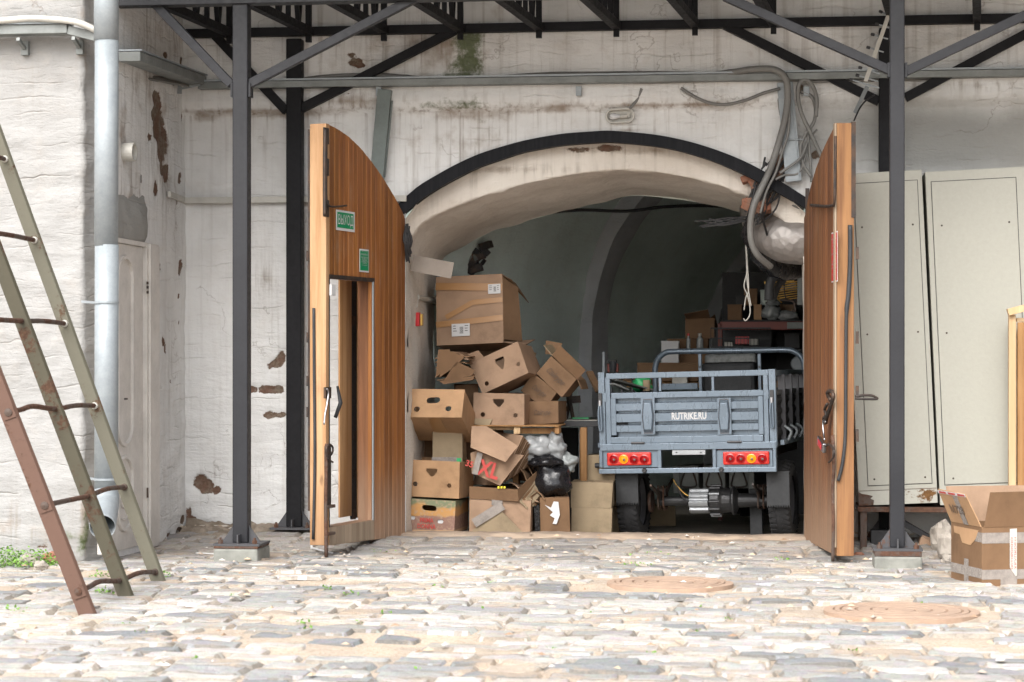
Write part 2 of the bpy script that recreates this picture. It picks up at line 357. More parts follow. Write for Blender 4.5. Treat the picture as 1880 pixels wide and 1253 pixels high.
g.sheet(grid); struct(g.build('ground', 'sand', smooth=True, loc=(0, 0, 0)))

# cobbles: one mesh, every stone domed with its own outline and colour
t = NT('worn_granite_setts'); p = t.pos(); at = t.attr('Col').outputs['Color']; a = t.noise(p, 14, 6, .65); b = t.noise(p, 90, 5, .7)
c = t.mix(t.math('MULTIPLY', t.ramp(t.noise(p, 1, 7, .7, (9, 30, 9)), .45, .7), .5), at, (.21, .195, .18)); c = t.mix(t.math('MULTIPLY', t.ramp(b, .45, .7), .55), c, t.mix(1.0, at, (.40, .39, .38), 'MULTIPLY')); c = t.mix(t.math('MULTIPLY', t.ramp(t.noise(p, 45, 5, .7), .55, .68), .4), c, t.mix(1.0, at, (1.5, 1.48, 1.42), 'MULTIPLY'))
c = t.mix(t.math('MULTIPLY', t.ramp(t.noise(p, 2.1, 7, .7), .54, .63), .75), c, t.mix(b, (.54, .43, .33), (.38, .29, .21)))
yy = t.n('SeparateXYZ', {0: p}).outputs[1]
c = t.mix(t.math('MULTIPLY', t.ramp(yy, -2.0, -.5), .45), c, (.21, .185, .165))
t.bump(t.math('ADD', t.math('MULTIPLY', a, 1.6), t.math('MULTIPLY', b, .7)), .8, .018); M['setts'] = t.fin(c, .85, 0, .25)
MH = [(G(1655, 1125), .352, 'round sand-coloured manhole cover with concentric rings, the nearer one, left of the big open carton'),
      (G(1230, 1073), .325, 'rusty sand-dusted manhole cover set among the cobbles in front of the gateway, the farther one')]
posts_xy = []
s = MB(); rs = random.Random(11)
def stone(cx, cy, w, d, ang, col, h):
    n, m = 11, 8; s.col = col; vs = []; ph = rs.random()*9; ca, sa = math.cos(ang), math.sin(ang)
    e = rs.uniform(9, 20); tx, ty = rs.uniform(-.02, .02), rs.uniform(-.03, .03)
    for j in range(m):
        for i in range(n):
            u = -1+2*i/(n-1); v = -1+2*j/(m-1)
            u = math.copysign(abs(u)**.6, u); v = math.copysign(abs(v)**.6, v)
            r = (abs(u)**e+abs(v)**e)**(1/e); mx = max(abs(u), abs(v)); k = mx/r if r > 0 else 1
            x = u*k*w/2; y = v*k*d/2
            nz = noise.noise(Vector((x*9+ph, y*9+ph, ph)))
            x += (nz*.014+noise.noise(Vector((x*30+ph, y*30, ph)))*.010)*mx; y += (noise.noise(Vector((x*7+ph, y*7, ph+5)))*.016+noise.noise(Vector((x*32+ph, y*30, ph+9)))*.009)*mx
            zz = h-.020*max(0, mx-.88)/.12+nz*.006+noise.noise(Vector((x*22+ph, y*22, ph)))*.005+tx*x+ty*y
            X = cx+x*ca-y*sa; Y = cy+x*sa+y*ca
            vs.append((X, Y, gz(X, Y)+zz))
    base0 = len(s.v); s.v += [Vector(v) for v in vs]
    g1 = tuple(v*k for v, k in zip(col, (.72, .66, .59)))
    for j in range(m-1):
        for i in range(n-1):
            edge = i in (0, n-2) or j in (0, m-2); s.col = g1 if edge and rs.random() < .8 else tuple(v*rs.uniform(.94, 1.05) for v in col)
            b0 = base0; s.f.append((b0+j*n+i, b0+j*n+i+1, b0+(j+1)*n+i+1, b0+(j+1)*n+i)); s.c.append(s.col)
pal = [(.25, .265, .28), (.33, .34, .35), (.40, .405, .41), (.44, .44, .43), (.49, .485, .47), (.53, .52, .50), (.48, .455, .42), (.55, .54, .53), (.37, .37, .365), (.50, .49, .48)]
y = -6.6
while y < .02:
    d = rs.uniform(.10, .17) if y > -2.5 else rs.uniform(.12, .19)
    x = -5.5+rs.random()*.3
    while x < 5.4:
        wd = rs.uniform(.16, .36) if rs.random() < .85 else rs.uniform(.36, .46); cx = x+wd/2; cy = y+d/2
        wob = .10*noise.noise(Vector((cx*.5, cy*.5, 0)))+.03*math.sin(cx*1.1+y)
        Y = cy+wob; px_ok = True
        if Y > -.18: px_ok = False
        for mp, mr, _ in MH:
            if (cx-mp.x)**2+(Y-mp.y)**2 < (mr+.13)**2: px_ok = False
        if cx < -3.9 and Y > -2.6: px_ok = px_ok and rs.random() < .15
        sandy = noise.noise(Vector((cx*.7+4, Y*.7, 8)))
        if sandy > .34: px_ok = px_ok and rs.random() < .45
        if px_ok:
            c0 = rs.choice(pal); k = rs.uniform(.9, 1.08); drop = max(0, sandy)*.012
            stone(cx, Y, (wd-.004)*rs.uniform(.95, 1.03), (d+.004)*rs.uniform(.90, 1.06), math.atan(.10*noise.noise(Vector((cx*.5+1, cy*.5, 0))))+rs.uniform(-.05, .05),
                  tuple(v*k*1.06*q_ for v, q_ in zip(c0, (1.03, 1.0, .965))), rs.uniform(.004, .014)-drop)
        x += wd
    y += d
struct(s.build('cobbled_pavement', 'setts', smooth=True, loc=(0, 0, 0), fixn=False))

for i, (mp, mr, lab) in enumerate(MH):
    z = gz(mp.x, mp.y)+.004; th = thing('manhole_cover' if i == 0 else 'manhole_cover.001', lab, 'manhole cover', (mp.x, mp.y, z), 'manhole covers in the cobbles')
    m = MB(); prof = [(0, .014)]; r = 0
    for k in range(1, 5):
        r = mr*.86*k/4.4; prof += [(r-.007, .014), (r-.004, .004), (r+.003, .004), (r+.006, .014)]
    prof += [(mr*.86, .014), (mr*.87, .003)]; m.lathe((mp.x, mp.y, z-.004), (0, 0, 1), prof, 48); m.build('lid', 'manhole', th)
    m = MB(); m.lathe((mp.x, mp.y, z-.004), (0, 0, 1), [(mr*.88, .002), (mr*.88, .012), (mr, .010), (mr, -.02)], 48); m.build('rim', 'manhole', th)

# weeds and straw-like litter on the ground
m = MB(); rs2 = random.Random(3)
def tuft(c, n, r, h):
    for _ in range(n):
        a = rs2.random()*6.28; q = r*math.sqrt(rs2.random()); x = c[0]+q*math.cos(a); y = c[1]+q*math.sin(a)*.6; z = gz(x, y)+rs2.random()*h*(1-q/r*.6); s2 = rs2.uniform(.005, .014)
        d1 = Vector((rs2.uniform(-1, 1), rs2.uniform(-1, 1), rs2.uniform(-.2, .8))).normalized()*s2; d2 = d1.cross(Vector((rs2.uniform(-1, 1), rs2.uniform(-1, 1), 1))).normalized()*s2*.6
        p = Vector((x, y, z)); m.col = (1, 1, 1); m.add([p, p+d1*.6+d2, p+d1*1.5, p+d1*.6-d2], [(0, 1, 2, 3)])
for q in [((10, 1036), 420, .12, .13), ((62, 1038), 420, .13, .12), ((30, 1042), 200, .12, .06), ((95, 1040), 90, .06, .05), ((30, 1125), 30, .06, .05), ((185, 1060), 40, .07, .04), ((190, 1092), 40, .06, .05), ((293, 1060), 50, .06, .05), ((255, 1010), 30, .08, .04),
          ((645, 1095), 22, .04, .03), ((600, 1083), 16, .04, .03), ((560, 1147), 12, .04, .03), ((800, 1080), 16, .04, .02), ((1175, 1040), 50, .12, .02), ((1200, 1020), 30, .14, .02), ((700, 1015), 24, .1, .02), ((1440, 1030), 20, .1, .02), ((900, 1072), 12, .04, .02), ((415, 1097), 12, .05, .02)]:
    tuft(G(*q[0]), *q[1:])
for _ in range(18):
    c0 = G(rs2.uniform(0, 1880), rs2.uniform(1030, 1250)); tuft(c0, 7, .03, .015)
tag(m.build('weeds', 'leaf', loc=(0, 0, 0)), 'small bright green weeds sprouting at the wall foot and between the cobbles', 'weeds', kind='stuff')
m = MB()
for _ in range(380):
    c0 = G(rs2.uniform(330, 1880), rs2.uniform(985, 1060)) if rs2.random() < .6 else G(rs2.uniform(0, 1880), rs2.uniform(1000, 1250))
    if c0.y > -.03: continue
    a = rs2.random()*3.14; L = rs2.uniform(.006, .022); d = Vector((math.cos(a), math.sin(a), 0))*L; e = Vector((-d.y, d.x, 0))*rs2.uniform(.2, .7); z = gz(c0.x, c0.y)+.018; p = Vector((c0.x, c0.y, z))
    k = rs2.choice([(.5, .38, .26), (.42, .36, .30), (.3, .2, .13), (.6, .56, .52), (.4, .33, .27)]); m.col = k
    m.add([p-d-e, p+d-e, p+d+e, p-d+e, p+Vector((0, 0, L*.5))], [(0, 1, 4), (1, 2, 4), (2, 3, 4), (3, 0, 4)])
t = NT('grit_chips'); t.bump(t.noise(t.obj(), 90), .3); M['chips'] = t.fin(t.attr('Col').outputs['Color'], .9)
tag(m.build('grit', 'chips', loc=(0, 0, 0)), 'scattered grit, straw and stone chips lying over the cobbles', 'grit', kind='stuff')

# ------------------------------------------------------------ walls
def fld(p, lst):
    v = 0
    for (q, rx, rz, amt) in lst:
        dx = math.hypot(p.x-q.x, p.y-q.y)/rx; dz = (p.z-q.z)/rz; d = dx*dx+dz*dz
        if d < 6: v = max(v, amt*math.exp(-d*.75))
    return v
def blocky(q, rx, rz, a, lst, p):
    pass
def wall_surface(name, poly, z0, z1, res, mat, dirt=(), moss=(), peel=(), disp=.010, bandz=None, greying=(), hole=None, fade=None, cr_amp=0):
    """poly: list of (x,y) base points; grid mesh displaced by masonry-like noise; returns builder data"""
    pts = []; 
    for i in range(len(poly)-1):
        a, b = Vector((*poly[i], 0)), Vector((*poly[i+1], 0)); L = (b-a).length; n = max(1, int(round(L/res)))
        nn = Vector(((b-a).y, -(b-a).x, 0)).normalized()
        for k in range(n): pts.append((a.lerp(b, k/n), nn))
    pts.append((Vector((*poly[-1], 0)), nn)); nz = int((z1-z0)/res)+1
    # blend the normals round corners
    ns = []
    for i in range(len(pts)):
        a = Vector((0, 0, 0))
        for k in range(-2, 3): a += pts[max(0, min(len(pts)-1, i+k))][1]
        ns.append(a.normalized())
    mb = MB(); D = []; MO = []; PE = []; SO = []; keep = {}; m = len(pts)
    for j in range(nz):
        z = z0+(z1-z0)*j/(nz-1)
        for i, (p, _) in enumerate(pts):
            q = Vector((p.x, p.y, z)); pz = z
            if hole: q = hole(q)
            n1 = noise.noise(q*1.4); n2 = noise.noise(Vector((q.x*4, q.y*4, q.z*9))); n3 = noise.noise(q*17)
            h = disp*(1.1*n1+.8*n2+.25*n3)+(cr_amp*(abs(math.sin(q.z*12.5*math.pi/2+2.2*noise.noise(Vector((q.x*1.3, q.y, q.z*.5)))))**.35-.8) if cr_amp else 0)
            pe = fld(q, peel)
            if bandz: h += .05*sst(q.z, bandz-.025, bandz+.012) + .018*math.exp(-((q.z-bandz-.06)/.05)**2)
            h -= .014*sst(pe, .42, .6)
            if fade: h *= fade(q)
            q2 = q+ns[i]*h
            mb.v.append(q2); D.append(fld(q, dirt)); MO.append(fld(q, moss)); PE.append(pe); SO.append(fld(q, greying))
    for j in range(nz-1):
        for i in range(m-1):
            c = (pts[i][0]+pts[i+1][0])/2; cz = z0+(z1-z0)*(j+.5)/(nz-1)
            if hole and hole(Vector((c.x, c.y, cz)), True): continue
            mb.f.append((j*m+i, j*m+i+1, (j+1)*m+i+1, (j+1)*m+i)); mb.c.append((1, 1, 1))
    return mb, dict(dirt=D, moss=MO, peel=PE, greying=SO)
W0 = lambda px, py: P(px, py, 0)
XC = W0(340, 661).x                                     # inner corner
steel_out = [(728,380),(765,346),(800,324),(840,302),(880,284),(920,271),(960,260),(1000,252),(1040,246),(1080,243),(1115,241),(1150,243),(1200,248),(1240,255),(1280,265),(1320,278),(1360,294),(1400,314),(1440,338),(1484,366)]
steel_in = [(742,394),(776,366),(810,344),(845,325),(880,308),(920,294),(960,281),(1000,273),(1040,267),(1080,264),(1115,262),(1150,264),(1200,269),(1240,276),(1280,287),(1315,299),(1350,314),(1390,334),(1430,356),(1480,384)]
AO = [W0(*p) for p in steel_out]; AI = [W0(*p) for p in steel_in]
XL, XR = W0(745, 661).x, W0(1479, 661).x
mid = [(a+b)/2 for a, b in zip(AO, AI)]
def archz(x, L=mid):
    if x <= L[0].x: return L[0].z
    for a, b in zip(L, L[1:]):
        if x <= b.x: return a.z+(b.z-a.z)*(x-a.x)/(b.x-a.x)
    return L[-1].z
def gatehole(q, test=False):
    inside = XL < q.x < XR and q.z < archz(q.x)
    if test: return inside
    if XL-.01 < q.x < XR+.01:
        az = archz(q.x)
        if abs(q.z-az) < .013: return Vector((q.x, q.y, az))
    if q.z < archz(q.x):
        if abs(q.x-XL) < .014: return Vector((XL, q.y, q.z))
        if abs(q.x-XR) < .014: return Vector((XR, q.y, q.z))
    return q
def e(px, py, rx, ry, a=1.0, f=W0):
    s_ = S(px, 0); return (f(px, py), rx/s_, ry/s_, a)
bandz = W0(500, 205).z
peelW = [e(506,668,11,8), e(516,660,8,14), e(495,673,9,5), e(488,715,17,7,1.1), e(508,716,15,7,1.1), e(462,715,7,7,1.1), e(494,762,12,7,1.1), e(515,762,9,6,1.1), e(434,685,5,4,1.1),
         e(367,885,14,14,1.1), e(378,893,14,13,1.1), e(397,900,9,8,1.1), e(648,104,9,5,1), e(656,116,14,8,1.05), e(665,122,7,5,1), e(1470,165,10,12,.9), e(1430,300,14,20,1), e(1418,330,16,18,1), e(1497,285,9,8,1),
         e(350,958,10,9,1.1), e(380,966,22,7,1.1), e(415,973,14,5,1), e(345,940,5,14,1), e(560,975,30,5,.9), e(620,980,20,6,.9), e(1690,1000,60,10,.8), e(644,172,6,4,.75)]
dirtShadeW = [e(500,207,190,6,1.0), e(440,207,90,7,1.0), e(900,203,260,5,1.0), e(1250,196,200,5,.9), e(880,275,90,60,.6), e(790,90,110,50,.8), e(640,190,90,10,.9), e(600,70,60,60,.4), e(500,212,190,9,.75), e(640,185,60,14,.75), e(470,95,90,50,.18), e(720,60,60,50,.5), e(790,100,70,60,.75), e(745,110,60,40,.5), e(850,210,120,14,.8), e(850,260,70,50,.5), e(1040,197,100,8,.7), e(1350,190,120,7,.5),
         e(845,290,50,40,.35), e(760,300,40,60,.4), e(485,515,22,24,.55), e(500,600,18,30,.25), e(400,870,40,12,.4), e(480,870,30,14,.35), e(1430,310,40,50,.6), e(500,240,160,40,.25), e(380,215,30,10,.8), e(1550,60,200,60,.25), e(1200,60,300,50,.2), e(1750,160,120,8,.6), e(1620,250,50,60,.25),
         e(440,975,120,10,.7), e(1160,240,60,5,.7), e(900,262,150,9,.4), e(1700,330,150,12,.5), e(1000,50,200,40,.3), e(920,30,40,40,.4), e(1250,90,500,50,.28), e(1750,80,300,60,.3), e(450,90,160,70,.3), e(700,240,60,30,.35), e(1100,225,300,14,.3)]  # broad weak entries near the top paint in canopy shade; others are dirt
mossW = [e(862,85,30,40,1.15), e(858,120,32,30,1.1), e(850,140,44,10,1.1), e(872,138,22,9,.95), e(850,196,120,9,.75), e(820,140,26,8,.7), e(840,190,70,14,.6), e(770,185,40,12,.45), e(860,60,14,30,.7), e(880,220,50,12,.5), e(600,100,20,30,.3)]
NTH = lambda q: .35 if (XL-.2 < q.x < XR+.2 and abs(q.z-archz(q.x)) < .12) else 1
mb, at = wall_surface('x', [(XC-.12, 0), (6.0, 0)], -.15, 4.6, .025, 'wall', dirtShadeW, mossW, peelW, 
  .011, bandz, [e(1740,260,230,75,.95), e(1900,260,200,75,.95), e(1580,240,70,60,.7), e(1680,90,200,60,.5), e(420,260,90,60,.12)], gatehole, NTH)  # grey tone over the upper right wall, faint at upper left
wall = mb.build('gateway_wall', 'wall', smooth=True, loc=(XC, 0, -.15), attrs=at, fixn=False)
tag(wall, 'stained whitewashed masonry wall with a wide arched gateway under the canopy', 'wall')
# front ring of the inner masonry arch, soffit and jambs
Bf = [(745,985),(745,700),(745,560),(745,480),(749,450),(757,432),(775,409),(815,388),(875,364),(925,349),(976,335),(1043,322),(1100,314),(1120,312),(1180,313),(1234,321),(1288,331),(1335,345),(1372,360),(1410,382),(1445,412),(1468,450),(1476,500),(1479,700),(1479,985)]
YB = .10
Bfp = [P(x, y, YB) for x, y in Bf]
for q in Bfp: q.x = max(XL, min(XR, q.x))
Bb = [(798,985),(798,700),(797,600),(797,540),(803,510),(812,477),(840,457),(874,440),(906,423),(942,413),(992,399),(1043,385),(1100,373),(1144,362),(1180,360),(1231,365),(1281,372),(1331,382),(1380,396),(1420,420),(1455,455),(1470,490),(1476,540),(1478,700),(1478,985)]
YR = 1.3
Bbp = [P(x, y, YR) for x, y in Bb]; 
for q in Bbp: q.x = min(q.x, P(1478, 661, YR).x)
def resample(L, n):
    L = smoothpts(L, 5); d = [0]
    for a, b in zip(L, L[1:]): d.append(d[-1]+(b-a).length)
    out = []; j = 0
    for k in range(n):
        t_ = d[-1]*k/(n-1)
        while j < len(d)-2 and d[j+1] < t_: j += 1
        f = (t_-d[j])/max(1e-9, d[j+1]-d[j]); out.append(L[j].lerp(L[j+1], max(0, min(1, f))))
    return out
n = 170
# pair by index of the source lists so that the loft follows the arch
def dense(L, k=7): return smoothpts(L, k)
F1, F2 = dense(Bfp), dense(Bbp)
outer = []
for q in F1:                                            # where the ring meets the outer arch
    if q.z < AI[0].z-.02 and q.x < 0: outer.append(Vector((XL-.0, .0, min(q.z, AI[0].z))))
    elif q.z < AI[-1].z-.02 and q.x > 0: outer.append(Vector((XR, .0, q.z)))
    else:
        x = max(XL, min(XR, q.x)); outer.append(Vector((x, 0.0, archz(x))))
rows = [outer, [Vector((o.x, YB-.004, o.z)) for o in outer]]
for k in range(1, 15): rows.append([a.lerp(b, k/14)+Vector((0, .012*noise.noise(a.lerp(b, k/14)*5)+.005*noise.noise(a.lerp(b, k/14)*16), 0)) for a, b in zip(rows[1], F1)])
for k in range(1, 29):
    rw = []
    for i, (a, b) in enumerate(zip(F1, F2)):
        q = a.lerp(b, k/28); nn = (Vector((.4, .7, .9))-q); nn.y = 0; nn.normalize()
        q = q+nn*(.018*noise.noise(q*3)+.008*noise.noise(q*9)+(.014*noise.noise(a*9+Vector((5, 0, 0))) if k < 3 else 0)); rw.append(q)
    rows.append(rw)
mb = MB(); mb.sheet(rows); mossr = []; pr = []; dr = []
peelR = [e(1115,270,34,9,1.3), e(1060,273,30,8,1.2), e(1015,281,20,7,1.0), e(1170,272,22,6,1.0), e(930,302,18,5,.9), e(1355,325,8,12,1.1), e(1365,345,10,10,1.1), e(1385,352,14,14,1.2), e(757,560,4,20,.5), e(1440,335,20,12,1.1), e(755,410,9,14,.9)]
dirtR = [e(900,310,160,9,.8), e(1180,275,120,8,.7), e(830,370,30,10,.8), e(770,530,16,26,.8), e(752,470,12,60,.8), e(760,700,10,60,.25), e(1380,350,40,40,.9), e(880,330,40,14,.6)]
for v in mb.v: pr.append(fld(v, peelR)); dr.append(fld(v, dirtR)); mossr.append(0)
arch = mb.build('masonry_arch', 'soffit', smooth=True, attrs=dict(dirt=dr, moss=mossr, peel=pr), loc=(0.3, .1, -.05), fixn=False)
tag(arch, 'thick rough plastered masonry arch and jambs lining the gateway passage', 'arch')
# black steel arch band
mb = MB(); dO, dI = dense(AO, 3), dense(AI, 3); nn = len(dO)
for a, b in zip(dO, dI): mb.v += [Vector((a.x, -.03, a.z)), Vector((b.x, -.03, b.z)), Vector((b.x, .05, b.z)), Vector((a.x, .05, a.z))]
for i in range(nn-1):
    for k in range(4): mb.f.append((i*4+k, i*4+(k+1) % 4, (i+1)*4+(k+1) % 4, (i+1)*4+k)); mb.c.append((1, 1, 1))
mb.f += [(0, 1, 2, 3), tuple((nn-1)*4+k for k in (3, 2, 1, 0))]; mb.c += [(1, 1, 1)]*2
ar = thing('steel_arch_frame', 'black steel band curving over the top of the gateway opening', 'arch frame', (.3, 0, 2.0))
M['blacksteel'] = simple('limewash_run_black_steel', (.010, .011, .013), .6, 0, .2, 3, .2, c2=(.018, .018, .021), bs=30, vec=(20, 20, 1), spec=.12)
mb.build('curved_band', 'blacksteel', ar)
mb = MB(); q = W0(1482, 365); mb.box(q.x-.012, -.06, q.z-.12, q.x+.012, .04, q.z+.06); mb.build('end_plate', 'iron', ar)
# threshold
mb = MB(); r_ = random.Random(5); xs2 = [XL-.05+.02*i for i in range(int((XR-XL+.1)/.02)+2)]
gr = []
for (yy_, dz) in ((-.10, -.09), (-.095, -.02), (-.075, -.004), (0, 0), (.06, 0), (.10, -.012), (.12, -.2)):
    gr.append([(x, yy_+.012*noise.noise(Vector((x*4, yy_*9, 1))), -.012+dz+.009*noise.noise(Vector((x*5, yy_*5, 2)))+.004*noise.noise(Vector((x*21, yy_*9, 2)))) for x in xs2])
mb.sheet(gr); M['thresh'] = simple('worn_threshold', (.36, .28, .21), .9, 0, .3, 2.2, .6, c2=(.19, .15, .12), bs=30, vec=(2, 9, 9))
struct(mb.build('threshold', 'thresh', smooth=True, loc=(0, 0, 0)))
mb = MB(); mb.sheet([[(-3, .1, -.08), (8, .1, -.08)], [(-3, .5, -.08), (8, .5, -.08)], [(-3, 1.3, -.13), (8, 1.3, -.13)], [(-3, 14, -.13), (8, 14, -.13)]]); struct(mb.build('floor', 'floor', loc=(0, 0, 0)))
# vaulted room behind: front wall with the arch cut, ceiling, right wall, back wall, slanting left vault with ribs
mb = MB(); big_ = []
for q in F2:
    d = Vector((q.x-.4, 0, q.z-.9)); sx = min((9-.4)/d.x if d.x > 0 else 1e9, (-4-.4)/d.x if d.x < 0 else 1e9, (4.6-.9)/d.z if d.z > 0 else 1e9, (-.2-.9)/d.z if d.z < 0 else 1e9); big_.append(Vector((.4+d.x*sx, YR, .9+d.z*sx)))
mb.sheet([F2, big_])
mb.box(-4, YR, 4.55, 9, 16, 4.7); mb.box(8.9, YR, -.2, 9, 16, 4.6); mb.box(-4, 15.9, -.2, 9, 16, 4.6); mb.box(-4.1, YR, -.2, -4, 16, 4.6)
room = mb.build('storeroom_shell', 'inner', loc=(2, 6, -.1), fixn=False); tag(room, 'dim plastered walls and ceiling of the storeroom behind the gateway', 'room walls')
A0 = PD(790, 661, 15.15); B0 = PD(1660, 661, 26.0)
dirv = Vector((B0.x-A0.x, B0.y-A0.y, 0)); LV = dirv.length; dirv.normalize(); nv = Vector((dirv.y, -dirv.x, 0))
def vault(tt, a, off=0):
    """a in 0..1 up the wall, then round the arc"""
    r = 1.75-.10*tt; r = max(r, 1.0); spr = max(1.42-.05*tt, 1.0); base = Vector((A0.x, A0.y, 0))+dirv*tt
    if a < .35: z = -.2+(spr+.2)*a/.35; return base+nv*off+Vector((0, 0, z))
    th = (a-.35)/.65*math.pi*.62
    return base+nv*(r-(r-off)*math.cos(th))+Vector((0, 0, spr+(r-off)*math.sin(th)*1.06))
mb = MB(); rows = []; N1 = 90; N2 = 60
for i in range(N1):
    tt = -.0+(LV+.0)*i/(N1-1); rw = []
    for j in range(N2):
        q = vault(tt, j/(N2-1)); q = q+nv*(.03*noise.noise(q*1.7)+.02*noise.noise(Vector((q.x*3, q.y*3, q.z*8)))); rw.append(q)
    rows.append(rw)
mb.sheet(rows); vt = mb.build('vault', 'inner', smooth=True, loc=(A0.x, A0.y, 0), fixn=False); tag(vt, 'green-grey plastered vault curving overhead inside the storeroom', 'vault')
def solve_t(px, py_D):  # where along the vault foot this column of the photo lies
    d = ray(px, 661); a, b, c_, d_ = d.x, -dirv.x, d.y, -dirv.y; det = a*d_-b*c_; rx, ry = A0.x-CAM.x, A0.y-CAM.y
    return (a*ry-c_*rx)/det
for k, (pxr, wid) in enumerate(((1076, .30), (1308, .5))):
    t0 = solve_t(pxr, 0); mb = MB(); prof = []
    for (dt, off) in ((-wid/2, -.02), (-wid/2, .12), (wid/2, .12), (wid/2, -.02)):
        prof.append([vault(t0+dt, j/59, off)+nv*(.012*noise.noise(Vector((j*.35, dt*3, k)))) for j in range(60)])
    mb.sheet(prof); rb = mb.build('vault_rib' if k == 0 else 'vault_rib.001', 'rib', smooth=False)
    tag(rb, ['dark grey arched rib rising up the storeroom vault behind the stacked cartons', 'dark grey arched rib farther back, running down behind the dim shelves'][k], 'rib', 'ribs of the storeroom vault')

# ------------------------------------------------------------ left: splayed side wall and the bright pier
S1 = Vector((XC, 0)); q = PD(214, 661, 12.62); S0 = Vector((q.x, q.y)); sdir = (S1-S0).normalized()
sn = Vector((sdir.y, -sdir.x, 0)).normalized()
S0v = Vector((S0.x, S0.y, 0))
def SW(px, py, off=0): return PN(px, py, S0v+sn*off, sn)
c1 = PD(107, 661, 12.42); c2 = PD(150, 661, 12.36); c3 = PD(172, 661, 12.47)
poly = [(c1.x-3.2, c1.y), (c1.x-.02, c1.y), (c1.x+.03, c1.y+.002), (c2.x, c2.y+.03), (c3.x, c3.y+.02), (S0.x, S0.y)]
def e2(px, py, rx, ry, a=1.0):
    return (SW(px, py), rx*2.3/318, ry/318, a) if px > 212 else (PD(px, py, 12.4), rx/322, ry/322, a)
peelS = [e2(288,180,11,14,1.3), e2(291,212,13,26,1.25), e2(299,262,14,40,1.25), e2(292,240,12,20,1.1), e2(306,318,9,18,1.2), e2(290,182,7,14,1.2), e2(284,212,9,14,1.1), e2(288,238,9,20,1.1), e2(300,262,7,24,1.1), e2(277,252,6,10,1), e2(299,310,10,14,1.1), e2(331,328,5,12,1.1), e2(336,215,3,12,1), e2(294,488,4,10,1.1), e2(330,492,6,16,1.1), e2(328,544,3,5,1), e2(331,592,2,6,1), e2(300,625,4,12,1), e2(304,640,4,10,1), e2(318,150,5,9,1), e2(262,330,4,8,.9), e2(325,370,4,12,.9), e2(315,700,2,7,.9), e2(286,345,5,16,1), e2(302,102,7,8,.9), e2(334,112,9,10,.9), e2(330,975,9,5,1.1), e2(335,955,6,9,1.1), e2(312,982,10,4,1)]
dirtS = [e2(300,60,50,60,.6), e2(280,150,60,90,.55), e2(300,300,30,90,.6), e2(240,380,26,40,.95), e2(245,415,32,24,1.1), e2(250,330,20,60,.6), e2(320,420,16,50,.4), e2(320,650,14,160,.3), e2(225,230,14,60,.7), e2(310,330,20,30,.7)]
dirtP = [e2(163,300,7,260,.5), e2(150,100,14,16,.8), e2(165,120,12,30,.8), e2(155,25,14,16,.7), e2(160,800,8,160,.6), e2(0,965,50,30,.75), e2(50,985,60,16,.55), e2(155,960,16,60,.7), e2(100,430,3,300,.12), e2(40,160,60,60,.10)]
peelP = [e2(2,975,10,16,1.15), e2(70,1003,26,6,.8), e2(25,1010,20,6,.8)]
mossP = [e2(160,975,9,40,1.1), e2(152,1000,12,20,1), e2(125,985,24,14,.7), e2(100,960,22,16,.35)]
mb, at = wall_surface('x', poly, -.2, 4.8, .03, 'wall_white', dirtP, mossP, peelP, .020, cr_amp=.006)
pier = mb.build('corner_pier', 'wall_white', smooth=True, loc=(c1.x, c1.y, -.2), attrs=at, fixn=False); tag(pier, 'bright lumpy whitewashed masonry wall and rounded corner behind the iron ladder', 'wall')
mb, at = wall_surface('x', [(S0.x, S0.y), (S1.x+sdir.x*.06, S1.y+sdir.y*.06)], -.2, 4.6, .02, 'wall', dirtS, [e2(290,190,9,12,.8), e2(246,410,20,20,.6)], peelS, .012)
sidew = mb.build('side_wall', 'wall', smooth=True, loc=(S0.x, S0.y, -.2), attrs=at, fixn=False); tag(sidew, 'peeling dirty side wall with the narrow white door, between drainpipe and corner', 'wall')
# rubble bump over the door, white door and its frame
sF = Frame(Matrix.Translation(Vector((S0.x, S0.y, 0))) @ Matrix.Rotation(math.atan2(sdir.y, sdir.x), 4, 'Z'))
def sq(px, py, off=-.02): v = sF(px, py, off); return v.x, v.z
dr_ = thing('white_door', 'narrow white panelled door in the side wall, half hidden behind the drainpipe', 'door', Vector((SW(250, 980).x, SW(250, 980).y, -.05)))
mb = MB(sF.M); x0, zt = sq(214, 446); x1, zb = sq(264, 985); x1t, _ = sq(264, 700); zb = gz(-2.2, -.6)+.03; mb.box(x0-.2, -.015, zb, x1t, .03, zt); leaf_ = mb.build('door_leaf', 'whitepaint', dr_, bev=.003)
def arcpanel(xa, xb, za, zb, flip=False, n=10):
    r = (xb-xa)/2; c_ = (xa+xb)/2; top = [(c_+r*math.cos(math.pi*k/n), zb-r*.8+r*.8*math.sin(math.pi*k/n)) for k in range(n+1)]; bot = [(c_-r*math.cos(math.pi*k/n), za+r*.8-r*.8*math.sin(math.pi*k/n)) for k in range(n+1)]
    return top+bot
xb_, _ = sq(243, 600); xa_ = xb_-.30
for (pa, pb) in ((820, 470), (975, 835)):
    _, za = sq(235, pa); _, zb2 = sq(235, pb)
    mb = MB(sF.M); L1 = arcpanel(xa_, xb_, za, zb2); L2 = arcpanel(xa_+.022, xb_-.022, za+.02, zb2-.02); mb.plate(L1, [L2], -.034, -.015)
    if pa == 975:
        for kk in (1, 2): q1 = arcpanel(xa_+.03*kk, xb_-.03*kk, za+.07*kk, zb2); mb.tube([Vector((x, -.018, z)) for x, z in q1[11:]], .007, 5)
    mb.build('moulded_panel', 'whitepaint', leaf_, bev=.002)
